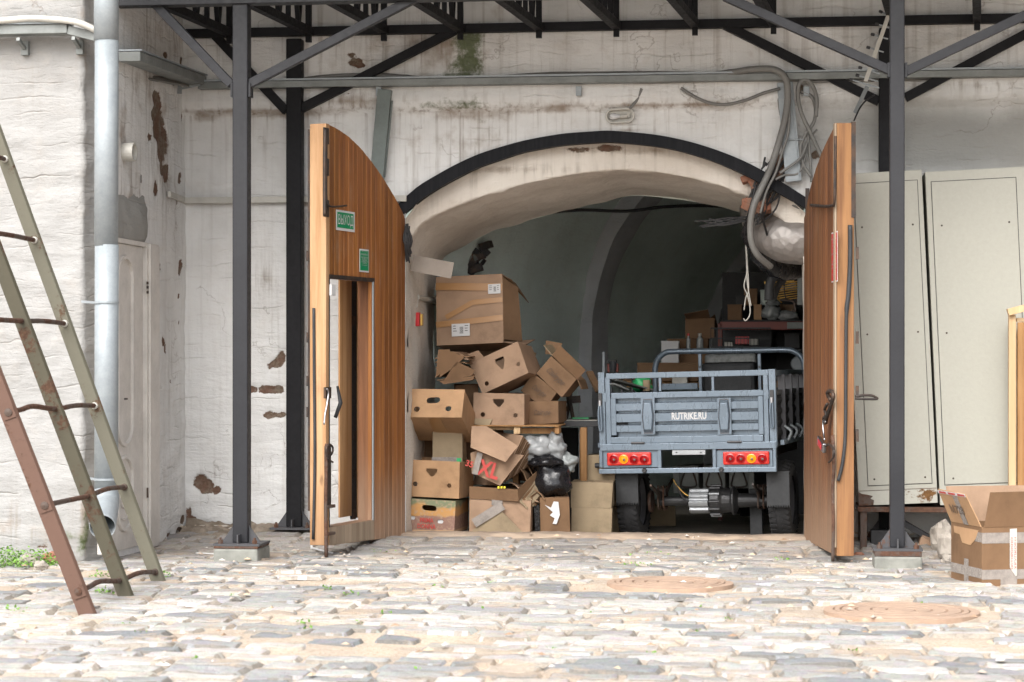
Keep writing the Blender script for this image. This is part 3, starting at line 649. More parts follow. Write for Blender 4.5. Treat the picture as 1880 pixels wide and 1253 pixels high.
mb = MB(sF.M); a_, zz_ = sq(266, 452); b_, _ = sq(289, 700); mb.box(a_, -.035, gz(-2.2, -.4)-.02, b_, .01, zt+.02); mb.box(a_+.02, -.05, gz(-2.2, -.4)-.02, a_+.045, -.035, zt+.02); mb.box(x0-.2, -.03, zt+.003, b_-.002, .012, zt+.03)
mb.build('door_frame', 'whitepaint', dr_, bev=.003)
mb = MB(sF.M); hx, hz = sq(226, 733); mb.box(hx-.03, -.045, hz-.004, hx+.01, -.035, hz+.006); mb.build('handle', 'iron', dr_)
mb = MB(sF.M)
for py in (520, 528, 537): hx, hz = sq(265, py); mb.cyl((hx, -.04, hz-.008), (hx, -.04, hz+.008), .007, 8)
mb.build('hinge', 'iron', dr_)
mb = MB(sF.M); hx, hz = sq(265, 905); mb.cyl((hx, -.04, hz-.03), (hx, -.04, hz+.03), .006, 8); mb.build('hinge', 'rust', dr_)
# rough lump of mortar over the door
mb = MB(sF.M); xa, za = sq(212, 440); xb, zb3 = sq(281, 395); rows = []
for j in range(14):
    v = j/13; rows.append([])
    for i in range(16):
        u = i/15; x = xa-.05+(xb-xa+.05)*u; z = za-.06*(1-u)+.02+(zb3-za+.25)*v
        d = -.07*math.sin(math.pi*min(1, v*1.1+.12))*(1-v)**.6*(1 if u < .8 else (1-u)/.2)
        rows[-1].append((x, d+.02+.016*noise.noise(Vector((x*7, z*7, 0)))+.006*noise.noise(Vector((x*25, z*25, 0))), z))
mb.sheet(rows); mb.build('mortar_hood', 'mortar' if 'mortar' in M else M['wall'], sidew, smooth=True, attrs=dict(dirt=[1.15+.4*noise.noise(v*9) for v in mb.v], greying=[.8]*len(mb.v), moss=[.25]*len(mb.v), peel=[.1]*len(mb.v)), fixn=False)

# ------------------------------------------------------------ canopy
YF, YK = -1.46, -.13
cz = 3.12
can = thing('steel_canopy', 'dark grey welded steel canopy with posts, braces and lattice roof ribs over the gateway', 'canopy', (.2, YF, 0))
def post(pxl, pxr, Y, ztop, basepy, stonepy=None, mat='steel'):
    a, b = P(pxl, 661, Y).x, P(pxr, 661, Y).x; c_ = (a+b)/2; w_ = b-a; zb = P((pxl+pxr)/2, basepy, Y).z
    mb = MB(); mb.box(a, Y, zb, b, Y+.09, ztop); po = mb.build('post', mat, can, bev=.006)
    mb = MB(); mb.box(c_-.135, Y-.09, zb-.012, c_+.135, Y+.18, zb); 
    for sx in (-1, 1):
        mb.add([(c_+sx*w_/2, Y+.03, zb), (c_+sx*(w_/2+.07), Y+.03, zb), (c_+sx*w_/2, Y+.03, zb+.10), (c_+sx*w_/2, Y+.042, zb), (c_+sx*(w_/2+.07), Y+.042, zb), (c_+sx*w_/2, Y+.042, zb+.10)], [(0, 1, 2), (5, 4, 3), (0, 3, 4, 1), (1, 4, 5, 2), (2, 5, 3, 0)])
    mb.box(c_-.004, Y-.06, zb, c_+.004, Y, zb+.05); mb.build('base_plate', 'steelrust', po)
    for sx in (-1, 1):
        mb = MB(); mb.lathe((c_+sx*.1, Y-.055, zb), (0, 0, 1), [(0, 0), (.016, 0), (.016, .02), (.008, .02), (.008, .034), (0, .034)], 6); mb.build('anchor_bolt', 'rust', po)
    if stonepy:
        zs = P((pxl+pxr)/2, stonepy[0], Y-.1).z; z2 = gz(c_, Y)-.05
        mb = MB(); mb.box(c_-.128, Y-.10, zs, c_+.128, Y+.19, zb-.013); mb.build('packing_plates', 'rust', po, bev=.002)
        mb = MB(); rows = []; mb.box(c_-.13, Y-.105, z2, c_+.13, Y+.2, zs-.001); mb.build('concrete_footing', 'concrete', po, bev=.012)
    return po
post(426.5, 454.5, YF, cz+.01, 997, (1008, 1024)); post(1634, 1661, YF, cz+.5, 1006, (1022, 1040))
post(525, 553, YK, cz-.0, 968, mat='steelshade'); post(1614, 1641, YK, cz-.0, 985, mat='steelshade')
posts_x = [P(440.5, 661, YF).x, P(1647.5, 661, YF).x]
xa = P(218, 661, YF).x
mb = MB(); zf = P(440, 8, YF).z; mb.box(xa-.25, YF-.02, zf, 6, YF+.08, zf+.12); mb.build('front_beam', 'steel', can, bev=.004)
zr = P(600, 64, YK).z; xr0 = P(330, 661, YK).x
mb = MB(); mb.box(xr0, YK+.01, zr, 6, YK+.07, zr+.055); mb.build('rear_beam', 'steelshade', can, bev=.003)
mb = MB(); mb.box(xr0, YK+.01, zr+.50, 6, YK+.07, zr+.55); mb.build('wall_beam', 'steelshade', can)
def brace(p, q, Y, w_=.05):
    mb = MB(); mt = 'steel' if Y < -1 else 'steelshade'; mb.bar(P(*p, Y+.045), P(*q, Y+.045), w_, w_, (0, 1, 0)); return mb.build('brace', mt, can, bev=.003)
brace((425, 156), (285, 8), YF); brace((456, 156), (765, -4), YF); brace((1634, 130), (1330, -6), YF); brace((1663, 132), (1900, 20), YF)
brace((526, 205), (395, 66), YK, .055); brace((553, 200), (835, 56), YK, .055); brace((1614, 187), (1330, 46), YK, .055); brace((1662, 180), (1930, 38), YK, .055)
for (px, py, Y) in ((424, 165, YF), (457, 165, YF), (1632, 128, YF), (1664, 128, YF)):
    q = P(px, py, Y); mb = MB(); mb.box(q.x-.006, Y+.01, q.z-.04, q.x+.006, Y+.08, q.z+.04); mb.build('gusset', 'steel', can)
sk = math.tan(R(5.2)); Lr = YF-YK
ribm = {}
for px in (425, 570, 708, 848, 992, 1134, 1278, 1422, 1640, 1795):
    x0_ = P(px, 60, YK).x; f = lambda t_, z: Vector((x0_+sk*Lr*t_-.0, YK+.04+Lr*t_, z)); zb_ = zr+.03; zt_ = zr+.52
    mb = MB(); mb.bar(f(.03, zb_-.01), f(1.0, zb_-.01), .05, .05); mb.bar(f(0, zt_), f(1, zt_-.0), .05, .05)
    for t_ in (.05,): mb.bar(f(t_, zb_-.08), f(t_, zt_), .035, .035, (0, 1, 0))
    mb.bar(f(.30, zt_), f(.21, zb_), .028, .028, (0, 1, 0)); mb.bar(f(.12, zt_), f(.21, zb_), .028, .028, (0, 1, 0)); mb.bar(f(.36, zt_), f(.36, zb_), .028, .028, (0, 1, 0))
    for t_ in (.5, .75): mb.bar(f(t_, zb_), f(t_+.12, zt_), .028, .028, (0, 1, 0)); mb.bar(f(t_, zb_), f(t_-.12, zt_), .028, .028, (0, 1, 0))
    mb.build('roof_rib', 'steelshade', can)
mb = MB(); zc = zr+.57; mb.add([(xr0-.1, .0, zc), (6, .0, zc), (6, YF-1.0, zc), (xr0-.1, YF-1.0, zc)], [(0, 1, 2, 3)])  # out of view; front overhang lengthened to shade the upper wall
mb.build('roof_sheet', 'roof', can, solid=.02)

# ------------------------------------------------------------ drainpipe
def tubepx(pts, r, Y=0, n=10, k=6): return smoothpts([P(p[0], p[1], p[2] if len(p) > 2 else Y) for p in pts], k)
YD = PD(196, 661, 12.15).y; dp = thing('drainpipe', 'wide galvanised zinc drainpipe standing at the corner beside the white door', 'drainpipe', (PD(196, 661, 12.15).x, YD, -.05))
mb = MB(); a = PD(196, 661, 12.15)
for (pa, pb, rr) in ((-60, 75, .069), (73, 452, .066), (450, 905, .066)): mb.tube([PD(196, pa, 12.15)+Vector((0, 0, 0)), PD(195, pb, 12.15)], rr, 24); 
for p_ in mb.v: pass
mb.build('pipe', 'galv', dp, smooth=False).data.shade_smooth()
mb = MB(); mb.tube(smoothpts([PD(195, 900, 12.15), PD(195, 925, 12.12), PD(192, 945, 12.0), PD(188, 968, 11.85)], 4), .070, 20, cap=False); mb.build('elbow', 'galv', dp, smooth=True, solid=.003)
for py in (556, 880):
    mb = MB(); c_ = PD(195, py, 12.15); mb.lathe(c_-Vector((0, 0, .006)), (0, 0, 1), [(.0665, 0), (.071, 0), (.071, .012), (.0665, .012)], 24); q = PD(150, py-2, 12.3); mb.bar(c_-Vector((.065, -.0, 0)), q, .006, .014); mb.build('strap', 'galv', dp)
# ------------------------------------------------------------ gate leaves
def leaf_frame(hpx, fpx, W, sgn, guess):
    """hinge corner of the inner face stands at photo column hpx on the wall; free corner at fpx"""
    H = P(hpx, 661, -.02); best = None
    for k in range(0, 1200):
        a = R(60+k*.05)
        F_ = H+Vector((sgn*W*-math.cos(a)*-1, -W*math.sin(a), 0)) if False else H+Vector((sgn*-W*math.cos(R(180)-a)*-1, -W*math.sin(a), 0))
        d = F_-CAM; c, s = math.cos(YAW), math.sin(YAW); u = (d.x*c+d.y*s)/(-d.x*s+d.y*c); px = 940+F*u
        if best is None or abs(px-fpx) < best[0]: best = (abs(px-fpx), F_, a)
    return H, best[1]
def make_frame(H, Fp):
    xa_ = (Fp-H).normalized(); z = Vector((0, 0, 1)); ya = z.cross(xa_)
    Mx = Matrix((( xa_.x, ya.x, 0, H.x), (xa_.y, ya.y, 0, H.y), (0, 0, 1, 0), (0, 0, 0, 1)))
    return Mx
W_ = 1.20
def solve(hpx, fpx, side):
    H = P(hpx, 661, -.02); best = (1e9, None)
    for k in range(2000):
        a = R(k*.05)                      # 0: straight out from the wall, growing: swings outwards sideways
        Fp = H+Vector((side*W_*math.sin(a), -W_*math.cos(a), 0)); d = Fp-CAM; c, s = math.cos(YAW), math.sin(YAW)
        px = 940+F*(d.x*c+d.y*s)/(-d.x*s+d.y*c)
        if abs(px-fpx) < best[0]: best = (abs(px-fpx), Fp)
    return H, best[1]
def LF(fr, px, py, off=0): v = fr(px, py, off); return v.x, v.z
HL, FL = solve(744, 598, -1); ML = make_frame(HL, FL)   # local +y of this frame
frL = Frame(ML)
# which side of the leaf is its thickness?  local y points (z cross x)
dl = frL.M.to_3x3() @ Vector((0, 1, 0))
TH = .095
yb = 1 if dl.x < 0 else -1                              # left leaf: body lies towards the left wall
top_px = [(743,402),(738,388),(728,368),(715,346),(700,322),(682,297),(662,272),(640,251),(618,236),(598,227)]
top = [LF(frL, *p) for p in top_px]
def topz(u, L):
    L = sorted(L)
    if u <= L[0][0]: return L[0][1]
    for a, b in zip(L, L[1:]):
        if u <= b[0]: return a[1]+(b[1]-a[1])*(u-a[0])/(b[0]-a[0]+1e-9)
    return L[-1][1]
zbot = LF(frL, 604, 1001)[1]; zbot2 = LF(frL, 738, 985)[1]
wu0 = LF(frL, 683, 730)[0]; wu1 = LF(frL, 604, 730)[0]; wz0 = LF(frL, 640, 962)[1]; wz1 = LF(frL, 640, 514)[1]
rr = random.Random(4)
gl = thing('gate_leaf', 'left open gate leaf of orange varnished boards with a wicket opening and two green signs', 'gate', (HL.x, HL.y, zbot), 'the two arched gate leaves')
def planks(fr, top, n, zb, W, hole, side, mat, parent, name='boards'):
    mb = MB(fr.M)
    for k in range(n):
        u0 = .0+W*k/n; u1 = W*(k+1)/n-.0035; v_ = rr.uniform(.70, 1.15); mb.col = (v_, v_*rr.uniform(.94, 1.02), v_*rr.uniform(.86, 1.0)); segs = [(zb(u0), None)]
        um = (u0+u1)/2
        if hole and hole[0]-.02 < um < hole[1]+.0: segs = [(zb(u0), hole[2]), (hole[3], None)]
        for (a, b) in segs:
            t0, t1 = (topz(u0, top), topz(u1, top)) if b is None else (b, b)
            y0, y1 = 0, side*.022; g_ = .0025
            vs = [(u0+g_, y0, a), (u1-g_, y0, a), (u1, y0+side*.004, a), (u1, y1, a), (u0, y1, a), (u0, y0+side*.004, a)]
            vt_ = [(u0+g_, y0, t0), (u1-g_, y0, t1), (u1, y0+side*.004, t1), (u1, y1, t1), (u0, y1, t0), (u0, y0+side*.004, t0)]
            mb.add(vs+vt_, [(0, 1, 2, 3, 4, 5), (11, 10, 9, 8, 7, 6)]+[(i, (i+1) % 6, 6+(i+1) % 6, 6+i) for i in range(6)])
    return mb.build(name, mat, parent)
zbf = lambda u: zbot2+(zbot-zbot2)*u/W_
hole = (wu0, wu1, wz0+.0, wz1)
planks(frL, top, 17, zbf, W_-.05, hole, yb, 'varnish', gl)
# back skin, in pieces round the wicket
mb = MB(ML)
def backpiece(u0, u1, z0, z1=None, ya=None, yb_=None):
    n_ = max(1, int((u1-u0)/.04))
    for k in range(n_):
        a = u0+(u1-u0)*k/n_; b = u0+(u1-u0)*(k+1)/n_; ta, tb = (topz(a, top)-.004, topz(b, top)-.004) if z1 is None else (z1, z1)
        za, zb_ = (zbf(a)+.004, zbf(b)+.004) if z0 is None else (z0, z0)
        y0, y1 = ya, yb_
        mb.add([(a, y0, za), (b, y0, zb_), (b, y1, zb_), (a, y1, za), (a, y0, ta), (b, y0, tb), (b, y1, tb), (a, y1, ta)], [(3,2,1,0),(4,5,6,7),(0,1,5,4),(2,3,7,6)]+([(3,0,4,7)] if k == 0 else [])+([(1,2,6,5)] if k == n_-1 else []))
ya, yc = yb*.0235, yb*TH
backpiece(.003, wu0-.003, None, None, ya, yc); backpiece(wu1+.003, W_-.052, None, None, ya, yc); backpiece(wu0-.003, wu1+.003, None, wz0-.003, ya, yc); backpiece(wu0-.003, wu1+.003, wz1+.003, None, ya, yc)
mb.build('core', 'varnish2', gl)
mb = MB(ML); mb.col = (1, 1, 1); zt_ = topz(W_, top)
mb.box(W_-.048, -yb*.004, zbot, W_+.004, yb*(TH+.006), zt_+.0); mb.build('meeting_stile', 'edgewood', gl, bev=.004)
mb = MB(ML); mb.box(W_-.0, yb*(TH+.008), zbot+.2, W_-.05, yb*(TH+.02), zt_-.03); mb.build('cover_strip', 'iron', gl)
# pale sill of the wicket and the steel angle round it
mb = MB(ML); nn_ = 6
for k in range(nn_):
    u0 = wu0-.01+(wu1-wu0+.02)*k/nn_; u1 = wu0-.01+(wu1-wu0+.02)*(k+1)/nn_-.003; v_ = rr.uniform(.85, 1.1); mb.col = (v_,)*3; mb.box(u0, -yb*.008, zbf(u0)+.004, u1, -yb*.001, wz0-.002)
mb.build('bottom_boards', 'rawwood', gl)
wf = MB(ML); wf.box(wu0-.028, -yb*.006, wz1-.002, wu1+.01, yb*.012, wz1+.022); wf.box(wu1-.001, -yb*.006, wz0, wu1+.012, yb*.012, wz1); wf.build('wicket_lintel', 'iron', gl)
wf = MB(ML); wf.box(wu0-.0, -yb*.008, wz0-.01, wu0-.014, yb*.02, wz1); wf.build('wicket_jamb', 'galv', gl)
# the wicket door, swung out behind: two worn timbers with a dark gap
wd = None
for (pa, pb) in ((624, 646), (657, 677)):
    a_, _ = LF(frL, pa, 700, 0); b_, _ = LF(frL, pb, 700, 0)
    p1 = frL.I @ PN(pa, 700, frL.o+frL.n*(yb*.20), frL.n); p2 = frL.I @ PN(pb, 700, frL.o+frL.n*(yb*.20), frL.n)
    zt2 = (frL.I @ PN(pa, 500, frL.o+frL.n*(yb*.20), frL.n)).z; zb2 = (frL.I @ PN(pa, 951, frL.o+frL.n*(yb*.20), frL.n)).z
    if wd is None: mb = MB(ML); mb.col = (1.15, 1.1, 1.0); mb.box(p1.x, yb*.20, zb2, p2.x, yb*.212, zt2); wd = mb.build('wicket_door', 'edgewood', gl, bev=.003)
    else: mb = MB(ML); mb.col = (1.05, 1.0, .9); mb.box(p1.x, yb*.20, zb2, p2.x, yb*.212, zt2); mb.build('door_stile', 'edgewood', wd, bev=.003)
    if pa == 624: e1 = p2.x
mb = MB(ML); mb.box(e1+.001, yb*.207, zb2+.0, p1.x-.001, yb*.212, zt2); mb.build('black_gap_strip', 'rubber', wd)
for py in (590, 800, 870, 945):
    q = frL.I @ PN(651, py, frL.o+frL.n*(yb*.2), frL.n); mb = MB(ML); mb.box(q.x-.02, yb*.20, q.z-.03, q.x+.02, yb*.22, q.z+.03); mb.build('hinge', 'iron', wd)
q = frL.I @ PN(617, 740, frL.o+frL.n*(yb*.15), frL.n); mb = MB(ML); mb.tube([(q.x+.01, yb*.15, q.z-.09), (q.x, yb*.12, q.z), (q.x-.02, yb*.15, q.z+.10)], [.012, .014, .008], 8); mb.build('pull_handle', 'rubber', wd, smooth=True)
# irons of the left leaf
def lpt(fr, px, py, off): v = fr(px, py, off); return Vector((v.x, off, v.z))
def leafrod(fr, pts, r, name, mat, parent, off, n=6, k=4, smooth=True):
    mb = MB(fr.M); mb.tube(smoothpts([lpt(fr, x, y, off) for x, y in pts], k), r, n); return mb.build(name, mat, parent, smooth=smooth)
of = -yb*.022
leafrod(frL, [(597, 238), (596, 300), (596, 370), (596, 395)], .011, 'long_bolt', 'iron', gl, of)
leafrod(frL, [(600, 250), (599, 330), (600, 370), (603, 377), (612, 380), (636, 378)], .006, 'bolt_hook', 'iron', gl, of*1.3)
mb = MB(ML); 
a_, b_ = lpt(frL, 591, 240, 0), lpt(frL, 602, 232, 0); 
for (pa, pb) in ((236, 264), (292, 322), (368, 398)):
    a_ = lpt(frL, 600, pa, 0); b_ = lpt(frL, 591, pb, 0); mb = MB(ML); mb.box(a_.x, -yb*.006, b_.z, b_.x, -yb*.016, a_.z); mb.build('bolt_bracket', 'iron', gl, bev=.002)
leafrod(frL, [(600, 815), (599, 870), (598, 930), (599, 1026)], .011, 'drop_rod', 'rust', gl, of)
leafrod(frL, [(601, 840), (599, 826), (604, 816), (611, 822), (609, 834), (601, 842), (611, 849)], .006, 'rod_handle', 'iron', gl, of*1.6)
mb = MB(ML); a_ = lpt(frL, 604, 818, 0); b_ = lpt(frL, 594, 930, 0); mb.box(a_.x, -yb*.005, b_.z, b_.x, -yb*.014, a_.z); mb.build('rod_plate', 'iron', gl)
for py in (930, 980):
    a_ = lpt(frL, 606, py-4, 0); b_ = lpt(frL, 592, py+4, 0); mb = MB(ML); mb.box(a_.x, -yb*.012, b_.z, b_.x, -yb*.036, a_.z); mb.build('rod_guide', 'rust', gl, bev=.003)
mb = MB(ML); a_ = lpt(frL, 603, 711, 0); b_ = lpt(frL, 592, 732, 0); mb.box(a_.x, -yb*.006, b_.z, b_.x, -yb*.02, a_.z); lk = mb.build('lock', 'iron', gl, bev=.003)
leafrod(frL, [(600, 714), (603, 722), (600, 745), (597, 760), (595, 780)], .006, 'lock_handle', 'chrome', gl, of*1.5)
mb = MB(ML); a_ = lpt(frL, 611, 523, 0); b_ = lpt(frL, 603, 543, 0); mb.box(a_.x, -yb*.003, b_.z, b_.x, -yb*.02, a_.z); mb.build('contact_sensor', 'white', gl, bev=.002)
# rubber strip on the meeting edge; the edge plane faces the camera
Me = ML @ Matrix.Translation((W_+.004, 0, 0)) @ Matrix.Rotation(R(90), 4, 'Z'); frE = Frame(Me)
def epx(fr, px, py): v = fr(px, py); return v
mb = MB(Me); pts = [epx(frE, 577, 566), epx(frE, 578, 700), epx(frE, 579, 850), epx(frE, 576, 990)]; mb.tube(smoothpts([(p.x, -.008 if True else 0, p.z) for p in pts], 5), .009, 8)
for v in mb.v: pass
rs_ = mb.build('rubber_seal', 'rubber', gl, smooth=True)
# the two stickers
def sticker(fr, c4, off, name, mat, parent, label=None):
    (xa1, za1), (xb1, zb1) = LF(fr, c4[0], c4[1]), LF(fr, c4[2], c4[3]); mb = MB(fr.M); mb.box(xa1, off, zb1, xb1, off-(.0015 if off < 0 else -.0015), za1); o = mb.build(name, mat, parent)
    if label: o['label'] = label
    return o, (min(xa1, xb1), zb1, max(xa1, xb1), za1)
Mflip = lambda fr: fr.M
sg, bb = sticker(frL, (616, 385, 650, 427), -yb*.003, 'exit_sign', 'white', gl, 'green exit sign reading ВЫХОД')
mb = MB(ML); mb.box(bb[0]+.018, -yb*.0055, bb[1]+.016, bb[2]-.014, -yb*.004, bb[3]-.012); mb.build('green_field', 'green', sg)
MLt = ML @ Matrix.Rotation(R(180), 4, 'Z') if yb > 0 else ML
def leafwords(fr, side, txt, bx, frac, name, mat, parent, off=.0065):
    """bx box on the leaf; frac = (cx,cz,w,h) fractions; reads left to right for the camera"""
    X = fr.M.to_3x3() @ Vector((1, 0, 0)); camright = Vector((math.cos(YAW), math.sin(YAW), 0)); fl = X.dot(camright) < 0
    w_, h_ = bx[2]-bx[0], bx[3]-bx[1]; cx_ = bx[0]+w_*(frac[0] if not fl else 1-frac[0]); cz_ = bx[1]+h_*frac[1]
    Mx = fr.M @ Matrix.Translation((cx_, -side*off, cz_)) @ (Matrix.Rotation(math.pi, 4, 'Z') if fl else Matrix())
    return words(txt, Mx, w_*frac[2], h_*frac[3], name, mat, parent, y=0)
leafwords(frL, yb, 'ВЫХОД', bb, (.5, .5, .80, .60), 'lettering', 'white', sg, .0065)
sg, bb = sticker(frL, (659, 457, 676, 501), -yb*.003, 'notice', 'white', gl, 'small green notice with white lines of text')
mb = MB(ML); mb.box(bb[0]+.008, -yb*.0055, bb[1]+.01, bb[2]-.008, -yb*.004, bb[3]-.01); mb.build('green_field', 'green', sg)
leafwords(frL, yb, 'ПЕРЕД УХОДОМ', bb, (.5, .885, .6, .035), 'lettering', 'white', sg); leafwords(frL, yb, 'ПРОВЕРЬТЕ', bb, (.5, .77, .78, .075), 'lettering', 'white', sg)
leafwords(frL, yb, 'ВЫКЛЮЧЕНЫ\nЛИ СВЕТ И\nПРИБОРЫ\nЗАКРЫТЫ ЛИ\nВОРОТА', bb, (.5, .52, .74, .30), 'lettering', 'white', sg); leafwords(frL, yb, 'СПАСИБО', bb, (.5, .30, .6, .04), 'lettering', 'white', sg)
# hinges on the left leaf outer side
for py in (470, 620, 700, 757):
    q = frE(566, py); mb = MB(Me); mb.box(q.x-.012*0, -.03*0-.002, q.z-.03, q.x+(.012 if q.x > 0 else -.012), .03, q.z+.03); mb.build('hinge', 'iron', gl)

# right leaf
HR, FR = solve(1476, 1536, 1); MR = make_frame(HR, FR); frR = Frame(MR)
dl = frR.M.to_3x3() @ Vector((0, 1, 0)); yr = 1 if dl.x > 0 else -1
topR_px = [(1478,400),(1482,372),(1489,340),(1498,310),(1508,282),(1518,260),(1528,240),(1536,226)]
topR = [LF(frR, *p) for p in topR_px]; zr1 = LF(frR, 1535, 1021)[1]; zr0 = LF(frR, 1477, 990)[1]
gr_ = thing('gate_leaf.001', 'right open gate leaf of brown boards seen edge-on, with a red notice and hanging padlock', 'gate', (HR.x, HR.y, zr1), 'the two arched gate leaves')
zbf2 = lambda u: zr0+(zr1-zr0)*u/W_
top_save, zbf_save = top, zbf
planks(frR, topR, 17, zbf2, W_-.05, None, yr, 'varnish2', gr_)
top = topR; zbf = zbf2; mb = MB(MR); backpiece(.003, W_-.052, None, None, yr*.0235, yr*TH); mb.build('core', 'varnish2', gr_)
zt_ = topz(W_, topR); mb = MB(MR); mb.col = (1, .95, .9); mb.box(W_-.048, -yr*.0, zr1, W_+.004, yr*(TH+.004), zt_); mb.build('meeting_stile', 'edgewood2', gr_, bev=.004)
mb = MB(MR); mb.box(W_-.04, -yr*.002, zr1+.05, W_+.008, -yr*.012, zt_-.0); mb.build('pale_bead', 'rawwood', gr_)
Mr = MR @ Matrix.Translation((W_+.004, 0, 0)) @ Matrix.Rotation(R(90), 4, 'Z'); frRE = Frame(Mr)
tst = frRE(1552, 600); camside = -1 if (frRE.n.dot(ray(1552, 600)) > 0) else 1
mb = MB(Mr); pts = [frRE(x, y) for x, y in ((1560, 414), (1560, 480), (1557, 540), (1553, 580), (1552, 700), (1551, 800), (1546, 850), (1538, 883))]
mb.tube(smoothpts([(p.x, camside*.014, p.z) for p in pts], 5), [.013]*15+[.010]*21, 8); mb.build('rubber_seal', 'rubber', gr_, smooth=True)
mb = MB(Mr); a_ = frRE(1571, 224); b_ = frRE(1563, 400); mb.box(a_.x, camside*.004, b_.z, b_.x, -camside*.02, a_.z); mb.build('worn_iron_edging', 'iron', gr_)
o2 = -yr*.02
leafrod(frR, [(1534, 250), (1533, 330), (1532, 372), (1527, 378), (1512, 379), (1489, 377)], .009, 'bolt_hook', 'iron', gr_, o2)
leafrod(frR, [(1529, 800), (1531, 850), (1529, 900), (1530, 960), (1529, 1031)], .011, 'drop_rod', 'rust', gr_, o2)
leafrod(frR, [(1525, 735), (1519, 722), (1526, 718), (1530, 728), (1525, 745), (1517, 770), (1516, 778)], .012, 'hasp', 'iron', gr_, o2*1.6)
leafrod(frR, [(1519, 742), (1514, 752), (1517, 762), (1512, 768), (1515, 778)], .009, 'chain', 'iron', gr_, o2*2)
leafrod(frR, [(1516, 775), (1511, 774), (1512, 795), (1514, 808)], .006, 'shackle', 'chrome', gr_, o2*2.2)
leafrod(frR, [(1516, 820), (1522, 816), (1531, 826), (1530, 840), (1522, 849)], .007, 'rod_handle', 'iron', gr_, o2*2)
q = frR(1510, 816, o2*2.2); Mp = MR @ Matrix.Translation((q.x, o2*2.4, q.z)) @ Matrix.Rotation(R(12), 4, 'Y')
mb = MB(Mp); mb.box(-.10, -.012, -.028, .10, .012, .028); pl = mb.build('padlock', 'chrome', gr_, bev=.006)
mb = MB(Mp); mb.box(-.055, -yr*.013, -.018, .055, -yr*.0155, .018); mb.build('padlock_face', 'red', pl)
q = frRE(1570, 728); v0 = Mr @ Vector((q.x, 0, q.z)); X = (Mr.to_3x3() @ Vector((1, 0, 0))).normalized(); X = X if X.x > 0 else -X
mb = MB(); pts = [v0+X*a+Vector((0, -.005, b)) for a, b in ((0, 0), (.05, .006), (.095, .004), (.118, -.006), (.125, -.014), (.09, -.016), (.03, -.014), (0, -.012))]; mb.tube(smoothpts(pts, 4), .0075, 8); mb.build('pull_handle', 'iron', gr_, smooth=True)
sg, bb = sticker(frR, (1528, 428, 1539, 517), -yr*.003, 'red_notice', 'white', gr_, 'tall red notice with white lines of text')
mb = MB(MR); mb.box(bb[0]+.006, -yr*.0055, bb[1]+.008, bb[2]-.006, -yr*.004, bb[3]-.008); mb.build('red_field', 'red', sg)
for (cz_, h_, w_, tx) in ((.86, .03, .8, 'ВНИМАНИЕ'), (.79, .022, .55, 'ВОРОТА'), (.72, .022, .6, 'ДЕРЖАТЬ'), (.65, .022, .55, 'ЗАКРЫТЫМИ'), (.56, .035, .82, 'ПРОЕЗД'), (.42, .022, .75, 'НЕ СТАВИТЬ'), (.36, .03, .8, 'МАШИНЫ'), (.28, .03, .8, 'И ГРУЗ'), (.15, .02, .7, 'ТЕЛ.')):
    leafwords(frR, yr, tx, bb, (.5, cz_, w_, h_), 'lettering', 'white', sg)
for py in (465, 620, 720, 800):
    q = frRE(1572, py); v0 = Mr @ Vector((q.x, 0, q.z)); mb = MB(); mb.box(v0.x-.002, v0.y-.01, v0.z-.035, v0.x+.014, v0.y+.03, v0.z+.035); mb.build('hinge', 'iron', gr_)

# ------------------------------------------------------------ fittings on the wall
def one(mb, name, mat, label, cat, group=None, **k): return tag(mb.build(name, mat, **k), label, cat, group)
za, zb_ = W0(900, 145).z, W0(900, 160).z
tr = thing('cable_tray', 'long grey cable tray running level across the wall above the arch', 'cable tray', (0, -.1, za))
mb = MB(); mb.box(XC+.12, -.14, zb_, 5.8, -.045, za-.010); mb.build('channel', 'traymat', tr, bev=.003)
mb = MB(); mb.box(XC+.11, -.15, za-.008, 5.8, -.04, za+.003); mb.build('cover', 'galv', tr)
for px in (1065, 1480, 700):
    q = W0(px, 168); mb = MB(); mb.box(q.x-.018, -.10, q.z-.04, q.x+.018, -.075, q.z+.02); mb.build('clamp', 'galv', tr, bev=.003)
# tray on the side wall and pier
p1 = SW(385, 150, .10) if False else None
stz = W0(385, 150).z
a1 = SW(222, 92, -.0); za1 = PD(222, 92, 12.6).z
sgn_ = -1 if sn.y < 0 else 1
nrm = sn*(1 if sn.dot(CAM-S0v) > 0 else -1)
st = thing('side_cable_tray', 'grey cable tray sloping along the side wall over the white door', 'cable tray', (S0.x, S0.y, 2.8))
mb = MB(); pa = S0v+nrm*.09+Vector((0, 0, PD(218, 105, 12.6).z)); pb = Vector((XC+.10, -.09, W0(385, 152).z-.0)); mb.bar(pa-(pb-pa)*.03, pb, .13, .055); mb.build('channel', 'traymat', st, bev=.003)
mb = MB(); mb.bar(pa-(pb-pa)*.03+Vector((0, 0, .036)), pb+Vector((0, 0, .036)), .145, .008); mb.build('cover', 'galv', st)
for f_ in (.93,):
    q = pa.lerp(pb, f_); mb = MB(); mb.bar(q-nrm*.09-Vector((0, 0, .06)), q+nrm*.05-Vector((0, 0, .035)), .02, .012); mb.bar(q-nrm*.085-Vector((0, 0, .09)), q-nrm*.085, .03, .012); mb.build('bracket', 'galv', st)
pt = thing('pier_cable_tray', 'grey cable tray with triangular brackets along the top of the bright corner wall', 'cable tray', PD(60, 60, 12.3))
y0 = c1.y; zA = PD(60, 42, 12.3).z; zB = PD(60, 63, 12.3).z
pL = PD(-40, 60, 12.3); pR = PD(127, 60, 12.3)
mb = MB(); mb.box(pL.x-.6, y0-.15, zB, pR.x, y0-.05, zA-.012); mb.build('channel', 'traymat', pt, bev=.003)
